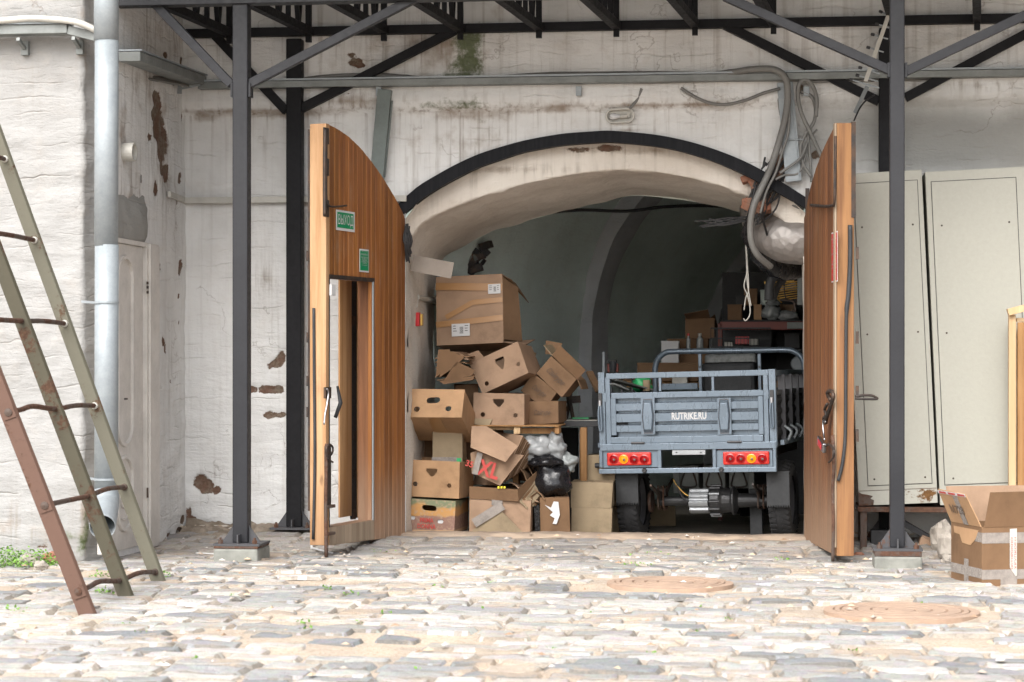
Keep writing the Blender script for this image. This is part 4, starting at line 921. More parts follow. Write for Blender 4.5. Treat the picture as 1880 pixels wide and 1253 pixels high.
mb = MB(); mb.box(pL.x-.6, y0-.165, zA-.011, pR.x+.005, y0-.045, zA); mb.build('cover', 'galv', pt)
pe_ = PD(186, 70, 12.15); mb = MB(); mb.bar((pR.x+.012, y0-.09, zB+.02), (pe_.x, pe_.y+.1, pe_.z+.005), .11, .05); mb.build('corner_channel', 'traymat', pt, bev=.003)
for px in (28, 134):
    q = PD(px, 70, 12.25); mb = MB(); mb.bar((q.x, y0-.02, q.z-.045), (q.x, y0-.15, q.z-.0), .02, .02); mb.box(q.x-.02, y0-.045, q.z-.075, q.x+.02, y0-.01, q.z+.005); mb.build('bracket', 'traymat', pt)
mb = MB(); mb.tube(smoothpts([PD(-60, 42, 12.28), PD(15, 37, 12.28), PD(60, 34, 12.26), PD(120, 38, 12.24), PD(150, 44, 12.2), PD(180, 58, 12.2)], 6), .019, 10); one(mb, 'conduit', 'paleplastic', 'pale grey conduit lying on the cable tray of the bright corner wall', 'conduit', smooth=True)
def cable(pts, r, label, mat='conduit', Y=-.1, name='conduit', cat='conduit', group=None):
    mb = MB(); mb.tube(tubepx(pts, r, Y, k=7), r, 8); return one(mb, name, mat, label, cat, group, smooth=True)
cable([(220,110,-1.15),(240,128,-1.0),(262,140,-.85),(290,144,-.6),(330,152,-.3)], .016, 'grey conduit sagging under the side wall tray, the upper one')
cable([(220,122,-1.15),(250,140,-.95),(300,150,-.6),(345,158,-.2)], .010, 'thin conduit sagging under the side wall tray, the lower one')
mb = MB(); mb.box(XC, -.05, W0(430, 374).z, W0(748, 370).x, -.02, W0(430, 363).z); tk = one(mb, 'mini_trunking', 'paleplastic', 'white plastic trunking strip running level behind the left posts', 'trunking', bev=.002)
mb = MB(); q1 = SW(302, 357); q2 = Vector((XC, -.01, W0(345, 368).z)); mb.bar(q1+nrm*.03, q2-Vector((0, .03, 0)), .022, .036); one(mb, 'mini_trunking', 'paleplastic', 'short white trunking piece on the side wall ending near the corner', 'trunking', bev=.002)
q = SW(226, 280); mb = MB(); mb.lathe(q-nrm*.02, nrm*1.0+Vector((.75, 0, 0)), [(.028, 0), (.055, .0), (.055, .09), (.046, .09), (.040, .02), (0, .02)], 20); one(mb, 'pipe_stub', 'paleplastic', 'short white pipe stub sticking out of the side wall beside the drainpipe', 'pipe', smooth=False)
# slanting trunking left of arch and bright one on the right
mb = MB(); mb.bar(P(707, 165, -.08), P(692, 330, -.06), .088, .05, (0, 1, 0)); mb.bar(P(720, 185, -.075), P(706, 326, -.055), .010, .02, (0, 1, 0)); one(mb, 'trunking', 'greentray', 'slanting grey-green metal trunking behind the left gate leaf top', 'trunking', bev=.003)
mb = MB(); q1, q2 = P(1441, 152, -.07), P(1457, 334, -.07); mb.bar(q1, q2, .098, .045, (0, 1, 0)); mb.bar(P(1452, 160, -.093), P(1468, 332, -.093), .008, .012, (0, 1, 0)); one(mb, 'trunking', 'galv', 'bright galvanised trunking hanging down the wall right of the arch', 'trunking', bev=.003)
mb = MB(); mb.tube(tubepx([(1438,262),(1450,257),(1462,256),(1475,257)], .003, -.11), .0035, 6); one(mb, 'tie_wire', 'galv', 'wire tied round the bright galvanised trunking', 'wire')
cable([(550,148,-.06),(600,141,-.06),(680,138,-.06),(740,141,-.06),(790,147,-.06)], .014, 'grey conduit bowed up behind the tray above the left leaf')
cable([(900,146,-.07),(1000,139,-.07),(1080,138,-.07),(1200,137,-.08),(1300,138,-.10),(1345,133,-.13),(1380,128,-.16),(1412,127,-.16),(1432,133,-.17),(1444,150,-.17),(1446,185,-.15),(1441,220,-.14),(1432,255,-.13),(1418,300,-.12),(1408,325,-.10),(1396,350,-.12),(1384,378,-.13),(1378,410,-.12),(1380,445,-.10),(1392,470,-.06),(1415,490,.05)], .021, 'thick grey corrugated conduit bending down over the right end of the arch')
cable([(1250,162),(1275,178),(1305,190),(1335,192),(1370,184),(1400,172),(1432,163)], .010, 'grey cable sagging below the tray right of the oval lamp')
cable([(1428,165,-.05),(1431,200,-.05),(1438,240,-.05),(1436,290,-.05)], .007, 'thin grey cable behind the bright trunking')
cable([(1178,163,-.07),(1172,180,-.06),(1163,192,-.06),(1156,200,-.06)], .009, 'short grey cable dropping from the tray to the oval lamp')
cable([(1498,215,-.12),(1499,180,-.12),(1490,155,-.13),(1478,147,-.13),(1467,155,-.13),(1465,180,-.12),(1472,210,-.11),(1486,240,-.10),(1500,270,-.09),(1510,290,-.08)], .013, 'brown-grey conduit looped over a clamp at the right')
cable([(1470,168,-.09),(1490,178,-.09),(1497,200,-.09),(1494,225,-.09),(1480,245,-.09),(1470,270,-.09),(1474,300,-.09),(1490,325,-.09)], .011, 'dark grey cable looping between trunking and right leaf')
cable([(1482,235,-.08),(1486,275,-.08),(1488,300,-.08),(1490,335,-.08)], .009, 'straight grey cable hanging beside the right gate leaf')
cable([(1432,318,-.13),(1450,306,-.13),(1470,290,-.12),(1482,262,-.10)], .009, 'pale cable crossing the bright trunking')
cable([(1447,160,-.14),(1449,200,-.14),(1447,245,-.13),(1436,280,-.12),(1424,318,-.1),(1408,350,-.1),(1396,392,-.1)], .008, 'thin dark cable running down beside the thick grey conduit')
cable([(1500,238,-.07),(1482,262,-.08),(1478,290,-.09),(1466,318,-.09),(1440,322,-.1),(1424,330,-.1)], .007, 'pale thin cable curling left below the looped conduit')
cable([(1150,150,-.07),(1190,152,-.075),(1300,149,-.08),(1420,147,-.09),(1500,150,-.09),(1600,148,-.07),(1750,143,-.07),(1880,140,-.07)], .008, 'thin grey cable lying on the tray towards the right posts')
cable([(1412,330,-.06),(1404,360,-.05),(1400,395,0),(1408,430,.1),(1422,470,.2)], .007, 'black cable hanging through the broken end of the arch', 'cable', -.05, 'cable', 'cable')
cable([(1388,340,-.04),(1380,372,-.04),(1372,402,.1),(1368,440,.3)], .007, 'black cable hanging left of the thick grey conduit', 'cable', -.05, 'cable', 'cable')
cable([(980,395,2.2),(1060,386,2.2),(1150,388,2.3),(1220,380,2.4),(1300,378,2.6),(1372,384,2.8)], .012, 'dark cable strung across the vault just under the arch', 'cable', 2.3, 'cable', 'cable')
cable([(1023,0,-.03),(1012,35,-.03),(1000,75,-.03),(985,110,-.03),(968,137,-.03)], .004, 'thin dark wire running down the upper wall to the tray', 'cable', -.03, 'wire', 'wire')
cable([(1605,175,-.4),(1590,185,-.35),(1578,200,-.3),(1568,222,-.2)], .005, 'thin black cable dropping behind the right gate leaf', 'cable', -.1, 'cable', 'cable')
# oval lamp
q = W0(1139, 214); lf = thing('oval_lamp', 'white oval bulkhead lamp without its cover above the arch, bare bulb inside', 'lamp', (q.x, -.03, q.z))
def oval(w_, h_, n=24): return [((w_-h_)*(1 if math.cos(2*math.pi*k/n) >= 0 else -1)+h_*math.cos(2*math.pi*k/n), h_*math.sin(2*math.pi*k/n)) for k in range(n)]
Mo = Matrix.Translation((q.x, 0, q.z)) @ Matrix.Rotation(R(-2), 4, 'Y')
mb = MB(Mo); mb.plate(oval(.092, .048), [oval(.080, .036)], -.045, -.004); mb.plate(oval(.083, .039), [], -.012, -.003); mb.build('housing', 'paleplastic', lf, bev=.002)
mb = MB(Mo); mb.lathe((-.045, -.03, -.003), (1, 0, 0), [(0, -.022), (.014, -.018), (.022, 0), (.018, .018), (.011, .035), (.011, .045), (0, .045)], 16); mb.build('bulb', 'white', lf, smooth=True)
mb = MB(Mo); mb.lathe((0, -.03, -.003), (1, 0, 0), [(0, .0), (.014, .0), (.014, .045), (0, .045)], 12); mb.box(.045, -.034, -.012, .06, -.012, .012); mb.build('socket', 'paleplastic', lf)
# aerial on the right
at_ = thing('yagi_aerial', 'beige yagi aerial with black-tipped rods leaning by the rear right post', 'aerial', P(1590, 145, -.45))
mb = MB(); mb.bar(P(1637, 12, -.5), P(1589, 150, -.5), .024, .024, (0, 1, 0)); mb.build('boom', 'pine' if False else 'paleplastic', at_)
for (xa1, ya1, xb1, yb1) in ((1624,1,1634,4), (1615,21,1636,30), (1608,44,1634,52), (1600,63,1630,72), (1592,87,1622,96), (1577,124,1615,136), (1572,138,1612,150), (1560,146,1614,162)):
    mb = MB(); mb.tube([P(xa1, ya1, -.52), P(xb1, yb1, -.48)], .005, 6); rd = mb.build('rod', 'galv', at_)
    mb = MB(); d = (P(xb1, yb1, -.48)-P(xa1, ya1, -.52)).normalized(); mb.tube([P(xa1, ya1, -.52)-d*.002, P(xa1, ya1, -.52)+d*.018], .009, 6); mb.build('end_cap', 'rubber', rd)
mb = MB(); mb.bar(P(1592, 160, -.46), P(1570, 207, -.2), .024, .01, (0, 1, 0)); mb.build('bracket', 'galv', at_)
# conduit bits and the red call box on the left jamb (jamb plane)
jo = Vector((XL+.012, 0, 0)); jn = Vector((1, -.02, 0)).normalized()
def J(px, py, off=0):
    f_ = (px-745)/(798-745); a = P(745, py, YB); b = P(798, py, YR); q = a.lerp(b, f_); D_ = (q-CAM).length
    return CAM+ray(px, py)*((q.y-CAM.y)/ray(px, py).y)-Vector((0, off, 0))+Vector((off*.6, 0, 0))
mb = MB(); mb.tube([J(761, 565, .03), J(763, 546, .03)], .008, 6); mb.tube([J(763, 546, .03), J(796, 554, .03)], .018, 8); mb.tube([J(796, 545, .03), J(797, 560, .03)], .02, 8); one(mb, 'junction_conduit', 'paleplastic', 'short pale conduit bracket on the left jamb above the red box', 'conduit', smooth=False)
cb = thing('call_box', 'small bright red alarm box on the left jamb of the passage', 'alarm box', J(764, 587, .05))
mb = MB(); q = J(762, 587, .05); mb.box(q.x-.024, q.y-.03, q.z-.045, q.x+.012, q.y+.03, q.z+.045); mb.build('body', 'red', cb, bev=.005)
mb = MB(); mb.box(q.x+.014, q.y-.02, q.z-.042, q.x+.03, q.y+.03, q.z+.036); mb.build('side_terminal', 'gold', cb, bev=.003)
mb = MB(); q1, q2 = P(752, 482, -.03), P(832, 497, .35); Mx = Matrix.Translation(P(793, 490, .15)) @ Matrix.Rotation(R(-7), 4, 'Z') @ Matrix.Rotation(R(11), 4, 'Y')
mb = MB(Mx); mb.box(-.138, 0, -.052, .14, .004, .052); one(mb, 'cardboard_scrap', 'greyboard', 'slanting strip of grey-brown board wedged between jamb and left arch end', 'board')
# wire bundle at the left arch end, by the hinge
r_ = random.Random(9); mb = MB()
for k in range(14):
    x0_, y0_ = 748+r_.uniform(-4, 4), 420+r_.uniform(-12, 6); x1_, y1_ = 750+r_.uniform(-5, 6), 470+r_.uniform(-8, 14)
    mb.tube(smoothpts([P(x0_, y0_, -.05), P(x0_+r_.uniform(-4, 8), (y0_+y1_)/2, -.08), P(x1_, y1_, -.05)], 3), .006, 5)
tag(mb.build('cable_bundle', 'cable'), 'tangle of black wires at the left end of the arch by the gate hinge', 'wires', kind='stuff')
mb = MB()
for k in range(34):
    x0_, y0_ = 1418+r_.uniform(-14, 24), 300+r_.uniform(-15, 45); x1_, y1_ = 1385+r_.uniform(-18, 16), 395+r_.uniform(-14, 20)
    mb.tube(smoothpts([P(x0_, y0_, -.01), P((x0_+x1_)/2+r_.uniform(-16, 12), (y0_+y1_)/2+r_.uniform(-9, 9), .03), P(x1_, y1_, .06)], 4), r_.choice((.004, .006, .009)), 5)
for k in range(9):
    mb.tube(smoothpts([P(1380+r_.uniform(-8, 8), 400+r_.uniform(-6, 8), .3), P(1340, 404+r_.uniform(-4, 10), .3), P(1272+r_.uniform(0, 40), 404+r_.uniform(-3, 14), .3)], 3), .005, 5)
tag(mb.build('cable_bundle', 'cable'), 'dark tangle of old wires spilling through the broken right end of the arch', 'wires', kind='stuff')
# foil duct
mb = MB(); mb.tube(smoothpts([P(1600, 395, .65), P(1540, 425, .35), P(1490, 440, .22), P(1450, 441, .20), P(1425, 432, .26), P(1408, 412, .45), P(1400, 385, .9)], 6), [.15]*37, 28)
for i, v in enumerate(mb.v): mb.v[i] = v+Vector((noise.noise(v*9), noise.noise(v*9+Vector((3, 0, 0))), noise.noise(v*9+Vector((0, 7, 0)))))*.012
one(mb, 'foil_duct', 'foil', 'fat crinkled silver foil duct hanging at the right end of the arch', 'duct', smooth=True)
mb = MB(); mb.tube(smoothpts([P(1385, 400, .30), P(1380, 425, .30), P(1388, 455, .32), P(1405, 480, .4), P(1440, 500, .6), P(1480, 490, .8)], 6), [.06]*31, 16)
for i, v in enumerate(mb.v): mb.v[i] = v+Vector((noise.noise(v*14), noise.noise(v*14+Vector((3, 0, 0))), noise.noise(v*14+Vector((0, 7, 0)))))*.02
one(mb, 'foil_sleeve', 'bagblack', 'crumpled black plastic sleeve under the silver foil duct', 'duct', smooth=True)
cable([(1395,402,.2),(1408,388,.2),(1425,379,.15),(1450,377,.12),(1476,382,.1)], .017, 'pale grey hose curving in front of the foil duct', 'conduit', .15, 'hose', 'hose')
cable([(1478,410,.2),(1445,416,.2),(1415,430,.2),(1405,450,.2),(1415,478,.2)], .006, 'black cable wrapped round the silver foil duct', 'cable', .2, 'cable', 'cable')
cable([(1412,552,.9),(1414,520,.9),(1428,500,.9),(1455,488,.9),(1480,486,.9)], .032, 'thick black hose arching over the wire basket', 'rubber', .9, 'hose', 'hose')
cable([(1420,548,1.0),(1432,520,1.0),(1455,503,1.0),(1480,497,1.0)], .022, 'second black hose below the arching one by the wire basket', 'rubber', .9, 'hose', 'hose')
dw = thing('dangling_wires', 'pale loose wires dangling in the opening below the arch cables', 'wires', P(1370, 590, .5))
for pts in ([(1368,420),(1370,470),(1371,500),(1366,525),(1372,542),(1377,565),(1376,580),(1369,589),(1365,585)], [(1369,420),(1372,480),(1374,515),(1374,535),(1369,548),(1366,570)], [(1371,430),(1371,505),(1375,540),(1379,562)]):
    mb = MB(); mb.tube(tubepx(pts, .004, .5), .0042, 5); mb.build('wire', 'paleplastic', dw, smooth=True)
# broken masonry edge at the right end of the ring
mb = MB(); r_ = random.Random(2)
for k in range(16):
    q = P(1384+r_.uniform(-12, 18), 352+r_.uniform(-26, 34), .06); s3 = r_.uniform(.03, .06); Mx = Matrix.Translation(q) @ Matrix.Rotation(r_.uniform(-1, 1), 4, 'Y') @ Matrix.Rotation(r_.uniform(-.6, .6), 4, 'X'); mb.M = Mx; mb.box(-s3, -.03, -s3*.5, s3, .05, s3*.5)
mb.build('broken_bricks', 'brickred', arch, bev=.008)
# ------------------------------------------------------------ cargo tricycle seen from behind
q = PD(1262, 868, 14.5)
MT = Matrix.Translation(q) @ Matrix.Rotation(R(-8), 4, 'Z') @ Matrix.Rotation(R(-1.45), 4, 'Y')
T = Frame(MT)
tk = thing('cargo_tricycle', 'blue-grey motor cargo tricycle seen from behind, tailgate lettered RUTRIKE.RU', 'tricycle', (q.x, q.y, -.1))
def tx(px, py=770, off=0): return T(px, py, off).x
def tz(px, py, off=0): return T(px, py, off).z
def tb(mb, x0, y0, x1, y1, d0, d1):
    """box whose rear face covers this rectangle of the photo, from depth d0 to d1 behind the tailgate plane"""
    cx, cy = (x0+x1)/2, (y0+y1)/2
    mb.box(T(x0, cy, d0).x, d0, T(cx, y1, d0).z, T(x1, cy, d0).x, d1, T(cx, y0, d0).z); return mb
def tpart(rects, name, mat='bike', parent=tk, bev=.003, **k):
    mb = MB(MT)
    for r_ in rects: tb(mb, *r_)
    return mb.build(name, mat, parent, bev=bev, **k)
# corner posts of the bed
tpart([(1099, 684, 1111, 826, 0, .045)], 'corner_post'); tpart([(1412, 678, 1425, 822, 0, .045)], 'corner_post')
# tailgate
tg = tpart([(1112, 682.5, 1411, 693, -.004, .036)], 'tailgate')
tpart([(1112, 693.5, 1121, 826, -.003, .034), (1402, 689, 1411, 822, -.003, .034)], 'stile', parent=tg)
tpart([(1209, 693, 1214, 719, 0, .03)], 'upright', parent=tg); tpart([(1306, 692, 1311, 718, 0, .03)], 'upright', parent=tg)
tpart([(1121.5, 719, 1401.5, 730, -.006, .03)], 'top_rail', parent=tg); tpart([(1121.5, 801, 1401.5, 813, -.006, .03)], 'bottom_rail', parent=tg)
tpart([(1121.5, 731, 1131, 800, -.004, .03)], 'panel_stile', parent=tg); tpart([(1392, 728, 1401.5, 798, -.004, .03)], 'panel_stile', parent=tg)
prof = [(730, .05), (737.5, .05), (739.5, .002), (752, .002), (753, .05), (757, .05), (758.5, .002), (773, .002), (774, .05), (778.5, .05), (780, .002), (791, .002), (792, .05), (801, .05)]
mb = MB(MT); xa_, xb_ = tx(1131), tx(1392); rows = []
for py, d in prof: z = tz(1262, py); rows.append([(xa_+(xb_-xa_)*k/12, d, z) for k in range(13)])
mb.sheet(rows); mb.build('pressed_panel', 'bike', tg, solid=.003)
for (pa, pb) in ((1178, 1203), (1318, 1343)):
    mb = MB(MT); xa_, xb_ = tx(pa), tx(pb); z0, z1 = tz((pa+pb)/2, 798), tz((pa+pb)/2, 731); cx_, cz_ = (xa_+xb_)/2, (z0+z1)/2; w2, h2 = (xb_-xa_)/2, (z1-z0)/2
    mb.plate([(cx_-w2, z0), (cx_+w2, z0), (cx_+w2, z1), (cx_-w2, z1)], [], -.012, -.006)
    hexa = lambda k: [(cx_-w2*.62*k, cz_-h2*.90*k), (cx_+w2*.62*k, cz_-h2*.90*k), (cx_+w2*.86*k, cz_), (cx_+w2*.62*k, cz_+h2*.90*k), (cx_-w2*.62*k, cz_+h2*.90*k), (cx_-w2*.86*k, cz_)]
    pp = mb.build('pressed_bracket', 'bike', tg)
    mb = MB(MT); h1, h2_ = hexa(1), hexa(.80); vs = [(x, -.0125, z) for x, z in h1]+[(x, -.032, z) for x, z in h2_]; mb.add(vs, [(i, (i+1) % 6, 6+(i+1) % 6, 6+i) for i in range(6)]+[tuple(6+i for i in range(6))]); mb.build('boss', 'bike', pp, bev=.002)
    mb = MB(MT); mb.plate(hexa(1.06), [hexa(1.0)], -.0135, -.0118); mb.build('shadow_gap', 'bikedark', pp)
Mw = MT @ Matrix.Translation((tx(1265, 764), -.0015, tz(1265, 764)))
words('RUTRIKE.RU', Mw, tx(1297)-tx(1233), .048, 'lettering', 'white', tg, y=0, bold=.035)
# latches
for (px, y0_, y1_) in ((1103, 722, 792), (1418, 716, 786)):
    mb = MB(MT); x_ = tx(px); mb.box(x_-.012, -.016, tz(px, y0_+22), x_+.014, -.004, tz(px, y0_)); lt = mb.build('latch', 'darkmetal', tk, bev=.003)
    mb = MB(MT); mb.box(x_-.006, -.03, tz(px, y0_+24), x_+.008, -.014, tz(px, y0_+14)); mb.build('latch_hook', 'chrome', lt, bev=.002)
    mb = MB(MT); mb.tube(smoothpts([(x_-.004, -.022, tz(px, y0_+20)), (x_-.010, -.03, tz(px, y0_+40)), (x_-.004, -.03, tz(px, y1_-4)), (x_+.004, -.03, tz(px, y1_)), (x_+.010, -.03, tz(px, y1_-6)), (x_+.006, -.022, tz(px, y0_+22))], 5), .0065, 6); mb.build('lever', 'bike', lt, smooth=True)
    mb = MB(MT); sx = 1 if px < 1200 else -1; mb.box(x_+sx*.02, -.009, tz(px, y0_+16), x_+sx*.045, -.005, tz(px, y0_)); mb.build('keeper', 'bike', lt)
# lower box with the lamps
bm_ = tpart([(1101, 813.5, 1425, 826, -.012, .04)], 'cross_beam')
tpart([(1099.5, 859.5, 1425.5, 868.5, -.012, .04)], 'lower_tube')
tpart([(1100, 827, 1106, 859, -.01, .04)], 'end_plate'); tpart([(1419, 822, 1425, 859, -.01, .04)], 'end_plate')
for (pa, pb, yo, lp) in ((1106.5, 1208, 0, (1114, 831, 1195, 855)), (1315, 1418.5, -1, (1327, 829.5, 1412, 853.5))):
    cy = 843+yo; pn = tpart([(pa, 827+yo, pb, 859+yo, .012, .02)], 'lamp_panel')
    tpart([((1207 if pa < 1200 else 1308), 825+yo, (1214 if pa < 1200 else 1314.5), 860+yo, -.008, .03)], 'divider', parent=pn)
    lm = tpart([(lp[0], lp[1], lp[2], lp[3], -.014, .012)], 'tail_lamp', 'lampred', bev=.009)
    cxs = [(lp[0]+(lp[2]-lp[0])*f_) for f_ in (.16, .385, .62, .85)]
    for k, cx_ in enumerate(cxs):
        mt_ = 'lampamber' if (k == 1 and pa < 1200) or (k == 2 and pa > 1200) else 'lampdeep'
        mb = MB(MT); c_ = T(cx_, (lp[1]+lp[3])/2+.5, -.014); mb.lathe((c_.x, -.0145, c_.z), (0, -1, 0), [(.031, 0), (.031, .006), (.025, .008), (.024, .002), (.016, .010), (.008, .015), (0, .016)], 20); b_ = mb.build('lens', mt_, lm, smooth=False)
        mb = MB(MT); mb.lathe((c_.x+.004, -.028, c_.z-.003), (0, -1, 0), [(.009, 0), (.006, .005), (0, .007)], 12); mb.build('bulb_glint', 'chrome', b_, smooth=True)
    mb = MB(MT); 
    for sx in (-1, 1): pass
tpart([(1234, 826.5, 1295, 835.5, -.004, 0)], 'plate_bracket', 'alu')
mb = MB(MT)
for px in (1242, 1287):
    c_ = T(px, 831, 0); mb = MB(MT); mb.box(c_.x-.006, -.007, c_.z-.003, c_.x+.006, -.0045, c_.z+.003); mb.build('bolt_slot', 'black', tk)
for (pa, pb, py) in ((1160, 1184, 813.5), (1336, 1362, 811.5)):
    mb = MB(MT); a = T(pa, py, 0); b = T(pb, py, 0); mb.cyl((a.x, -.016, a.z), (b.x, -.016, b.z), .008, 8); mb.build('hinge', 'darkmetal', tk)
for (px, py) in ((1184, 864), (1325, 862.5)):
    c_ = T(px, py, 0); mb = MB(MT); mb.lathe((c_.x, -.013, c_.z), (0, -1, 0), [(.017, 0), (.017, .008), (.012, .016), (.006, .016), (.005, .01), (0, .01)], 12); mb.build('bolt', 'darkmetal', tk)
c_ = T(1098, 855, .02); mb = MB(MT); mb.cyl((c_.x+.02, .02, c_.z), (c_.x-.02, .02, c_.z), .016, 10); mb.build('stop_rubber', 'rubber', tk)
# bed: floor, sides with slats, headboard hoop
BL = 1.45; X0, X1 = tx(1100), tx(1425); zf_ = tz(1262, 815); zt0 = tz(1262, 684)
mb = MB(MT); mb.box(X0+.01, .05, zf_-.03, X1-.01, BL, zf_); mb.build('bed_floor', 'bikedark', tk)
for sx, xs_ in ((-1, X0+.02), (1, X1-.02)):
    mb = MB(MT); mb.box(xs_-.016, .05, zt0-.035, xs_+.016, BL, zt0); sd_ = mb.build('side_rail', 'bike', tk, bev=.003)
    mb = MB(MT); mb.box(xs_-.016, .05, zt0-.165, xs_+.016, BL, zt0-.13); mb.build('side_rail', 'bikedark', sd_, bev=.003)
    mb = MB(MT); rows = []
    for j in range(17):
        z = zf_+.01+(zt0-.17-zf_-.01)*j/16; o_ = (.012 if (j//2) % 2 else 0)*sx; rows.append([(xs_+o_, .05, z), (xs_+o_, BL, z)])
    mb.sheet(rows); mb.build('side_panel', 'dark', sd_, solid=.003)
    for yy_ in (.35, .7, 1.05, 1.4):
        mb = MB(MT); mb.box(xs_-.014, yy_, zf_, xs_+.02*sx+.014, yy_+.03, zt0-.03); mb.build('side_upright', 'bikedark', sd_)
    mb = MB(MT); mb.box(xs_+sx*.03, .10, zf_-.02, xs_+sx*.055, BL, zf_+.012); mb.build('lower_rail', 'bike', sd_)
    for yy_ in (.3, .6, .9):
        mb = MB(MT); mb.tube(smoothpts([(xs_+sx*.03, yy_, zf_+.10), (xs_+sx*.075, yy_, zf_+.06), (xs_+sx*.05, yy_, zf_-.0)], 4), .010, 6); mb.build('rope_hook', 'galv', sd_, smooth=True)
DH = BL; hp = lambda px, py: T(px, py, DH)
mb = MB(MT); pts = [hp(1203, 775), hp(1203, 700), hp(1203, 676), hp(1208, 660), hp(1220, 649), hp(1236, 646), hp(1300, 645), hp(1380, 644), hp(1440, 643), hp(1458, 646), hp(1470, 655), hp(1476, 670), hp(1477, 700), hp(1477, 770)]
mb.tube([(p.x, DH, p.z) for p in smoothpts(pts, 5)], .021, 10); hb = mb.build('headboard_hoop', 'bike', tk, smooth=True)
for (pa, pb) in ((1282, 1291), (1391, 1400)):
    mb = MB(MT); a = hp(pa, 650); b = hp(pb, 780); mb.box(a.x, DH-.01, b.z, b.x, DH+.025, a.z); u_ = mb.build('headboard_upright', 'bike', hb, bev=.002)
    c_ = hp((pa+pb)/2-1, 674); mb = MB(MT); mb.lathe((c_.x, DH-.011, c_.z), (0, -1, 0), [(.008, 0), (.008, .006), (0, .006)], 8); mb.build('bolt', 'darkmetal', u_)
mb = MB(MT); a = hp(1213, 705); b = hp(1281, 715); mb.box(a.x, DH-.01, b.z, b.x, DH+.02, a.z); mb.build('headboard_rail', 'bike', hb, bev=.002)
# driver's seat, behind the headboard
mb = MB(MT); a = T(1291, 664, DH+.25); b = T(1392, 780, DH+.25); mb.box(a.x, DH+.15, b.z, b.x, DH+.3, a.z-.01); mb.build('seat_back', 'rubber', tk, bev=.03)
mb = MB(MT); a = T(1293, 651, DH+.35); b = T(1388, 665, DH+.35); mb.box(a.x, DH+.35, b.z-.02, b.x, DH+.40, a.z); mb.build('seat_cover', 'bagclear', tk, bev=.02)
mir = PD(1465, 668, 16.4); mb = MB(); rows = []; mb.lathe(mir, (0, -1, 0), [(0, .0), (.052, 0), (.058, -.02), (.04, -.04), (0, -.04)], 14)
mr_ = mb.build('mirror', 'galv', tk, bev=.004); mb = MB(); mb.tube([mir+Vector((0, .02, 0)), mir+Vector((.02, .03, -.12)), mir+Vector((-.10, .05, -.22))], .008, 6); mb.build('mirror_stalk', 'iron', mr_)
# running gear
ax = T(1290, 922, .28); zx = ax.z
mb = MB(MT); mb.cyl((tx(1190, 922), .42, zx), (tx(1420, 922), .42, zx), .034, 14); axl = mb.build('rear_axle', 'darkmetal', tk)
mb = MB(MT); mb.lathe((T(1302, 920, .34).x, .42, zx), (1, 0, 0), [(0, 0), (.095, 0), (.098, .06), (.085, .085), (.08, .14), (.10, .15), (.10, .165), (.05, .19), (.038, .42), (0, .42)], 20); gb = mb.build('gearbox', 'darkmetal', axl, bev=.004)
for k in range(12):
    a_ = 2*math.pi*k/12; x_ = T(1302, 920, .34).x; mb = MB(MT); cy_, cz_ = .42+math.cos(a_)*.103, zx+math.sin(a_)*.103
    mb.cyl((x_+.0, cy_, cz_), (x_+.07, cy_, cz_), .009, 7); mb.build('stud', 'alu' if k % 4 == 1 else 'darkmetal', gb)
mb = MB(MT); xm0, xm1 = T(1264, 918, .34).x, T(1299, 918, .34).x; prof = []
for k in range(48):
    a_ = 2*math.pi*k/48; r_ = .086 if (k % 6) in (0, 1, 2, 3) else .072; prof.append((math.cos(a_)*r_, math.sin(a_)*r_))
vs = [(xm0, .42+c_, zx+s_) for c_, s_ in prof]+[(xm1, .42+c_, zx+s_) for c_, s_ in prof]; mb.add(vs, [(i, (i+1) % 48, 48+(i+1) % 48, 48+i) for i in range(48)]+[tuple(range(48)), tuple(48+i for i in range(48))]); mb.build('motor', 'alu', axl, bev=.002)
for (pts, mt_) in (([(1236, 880), (1243, 892), (1255, 905), (1264, 911)], 'gold'), ([(1240, 885), (1248, 905), (1258, 918), (1266, 922)], 'cable'), ([(1243, 890), (1252, 912), (1262, 925)], 'cable')):
    mb = MB(MT); mb.tube(smoothpts([tuple(T(x, y, .34)) for x, y in pts], 4), .006, 6); mb.build('motor_cable', mt_, axl, smooth=True)
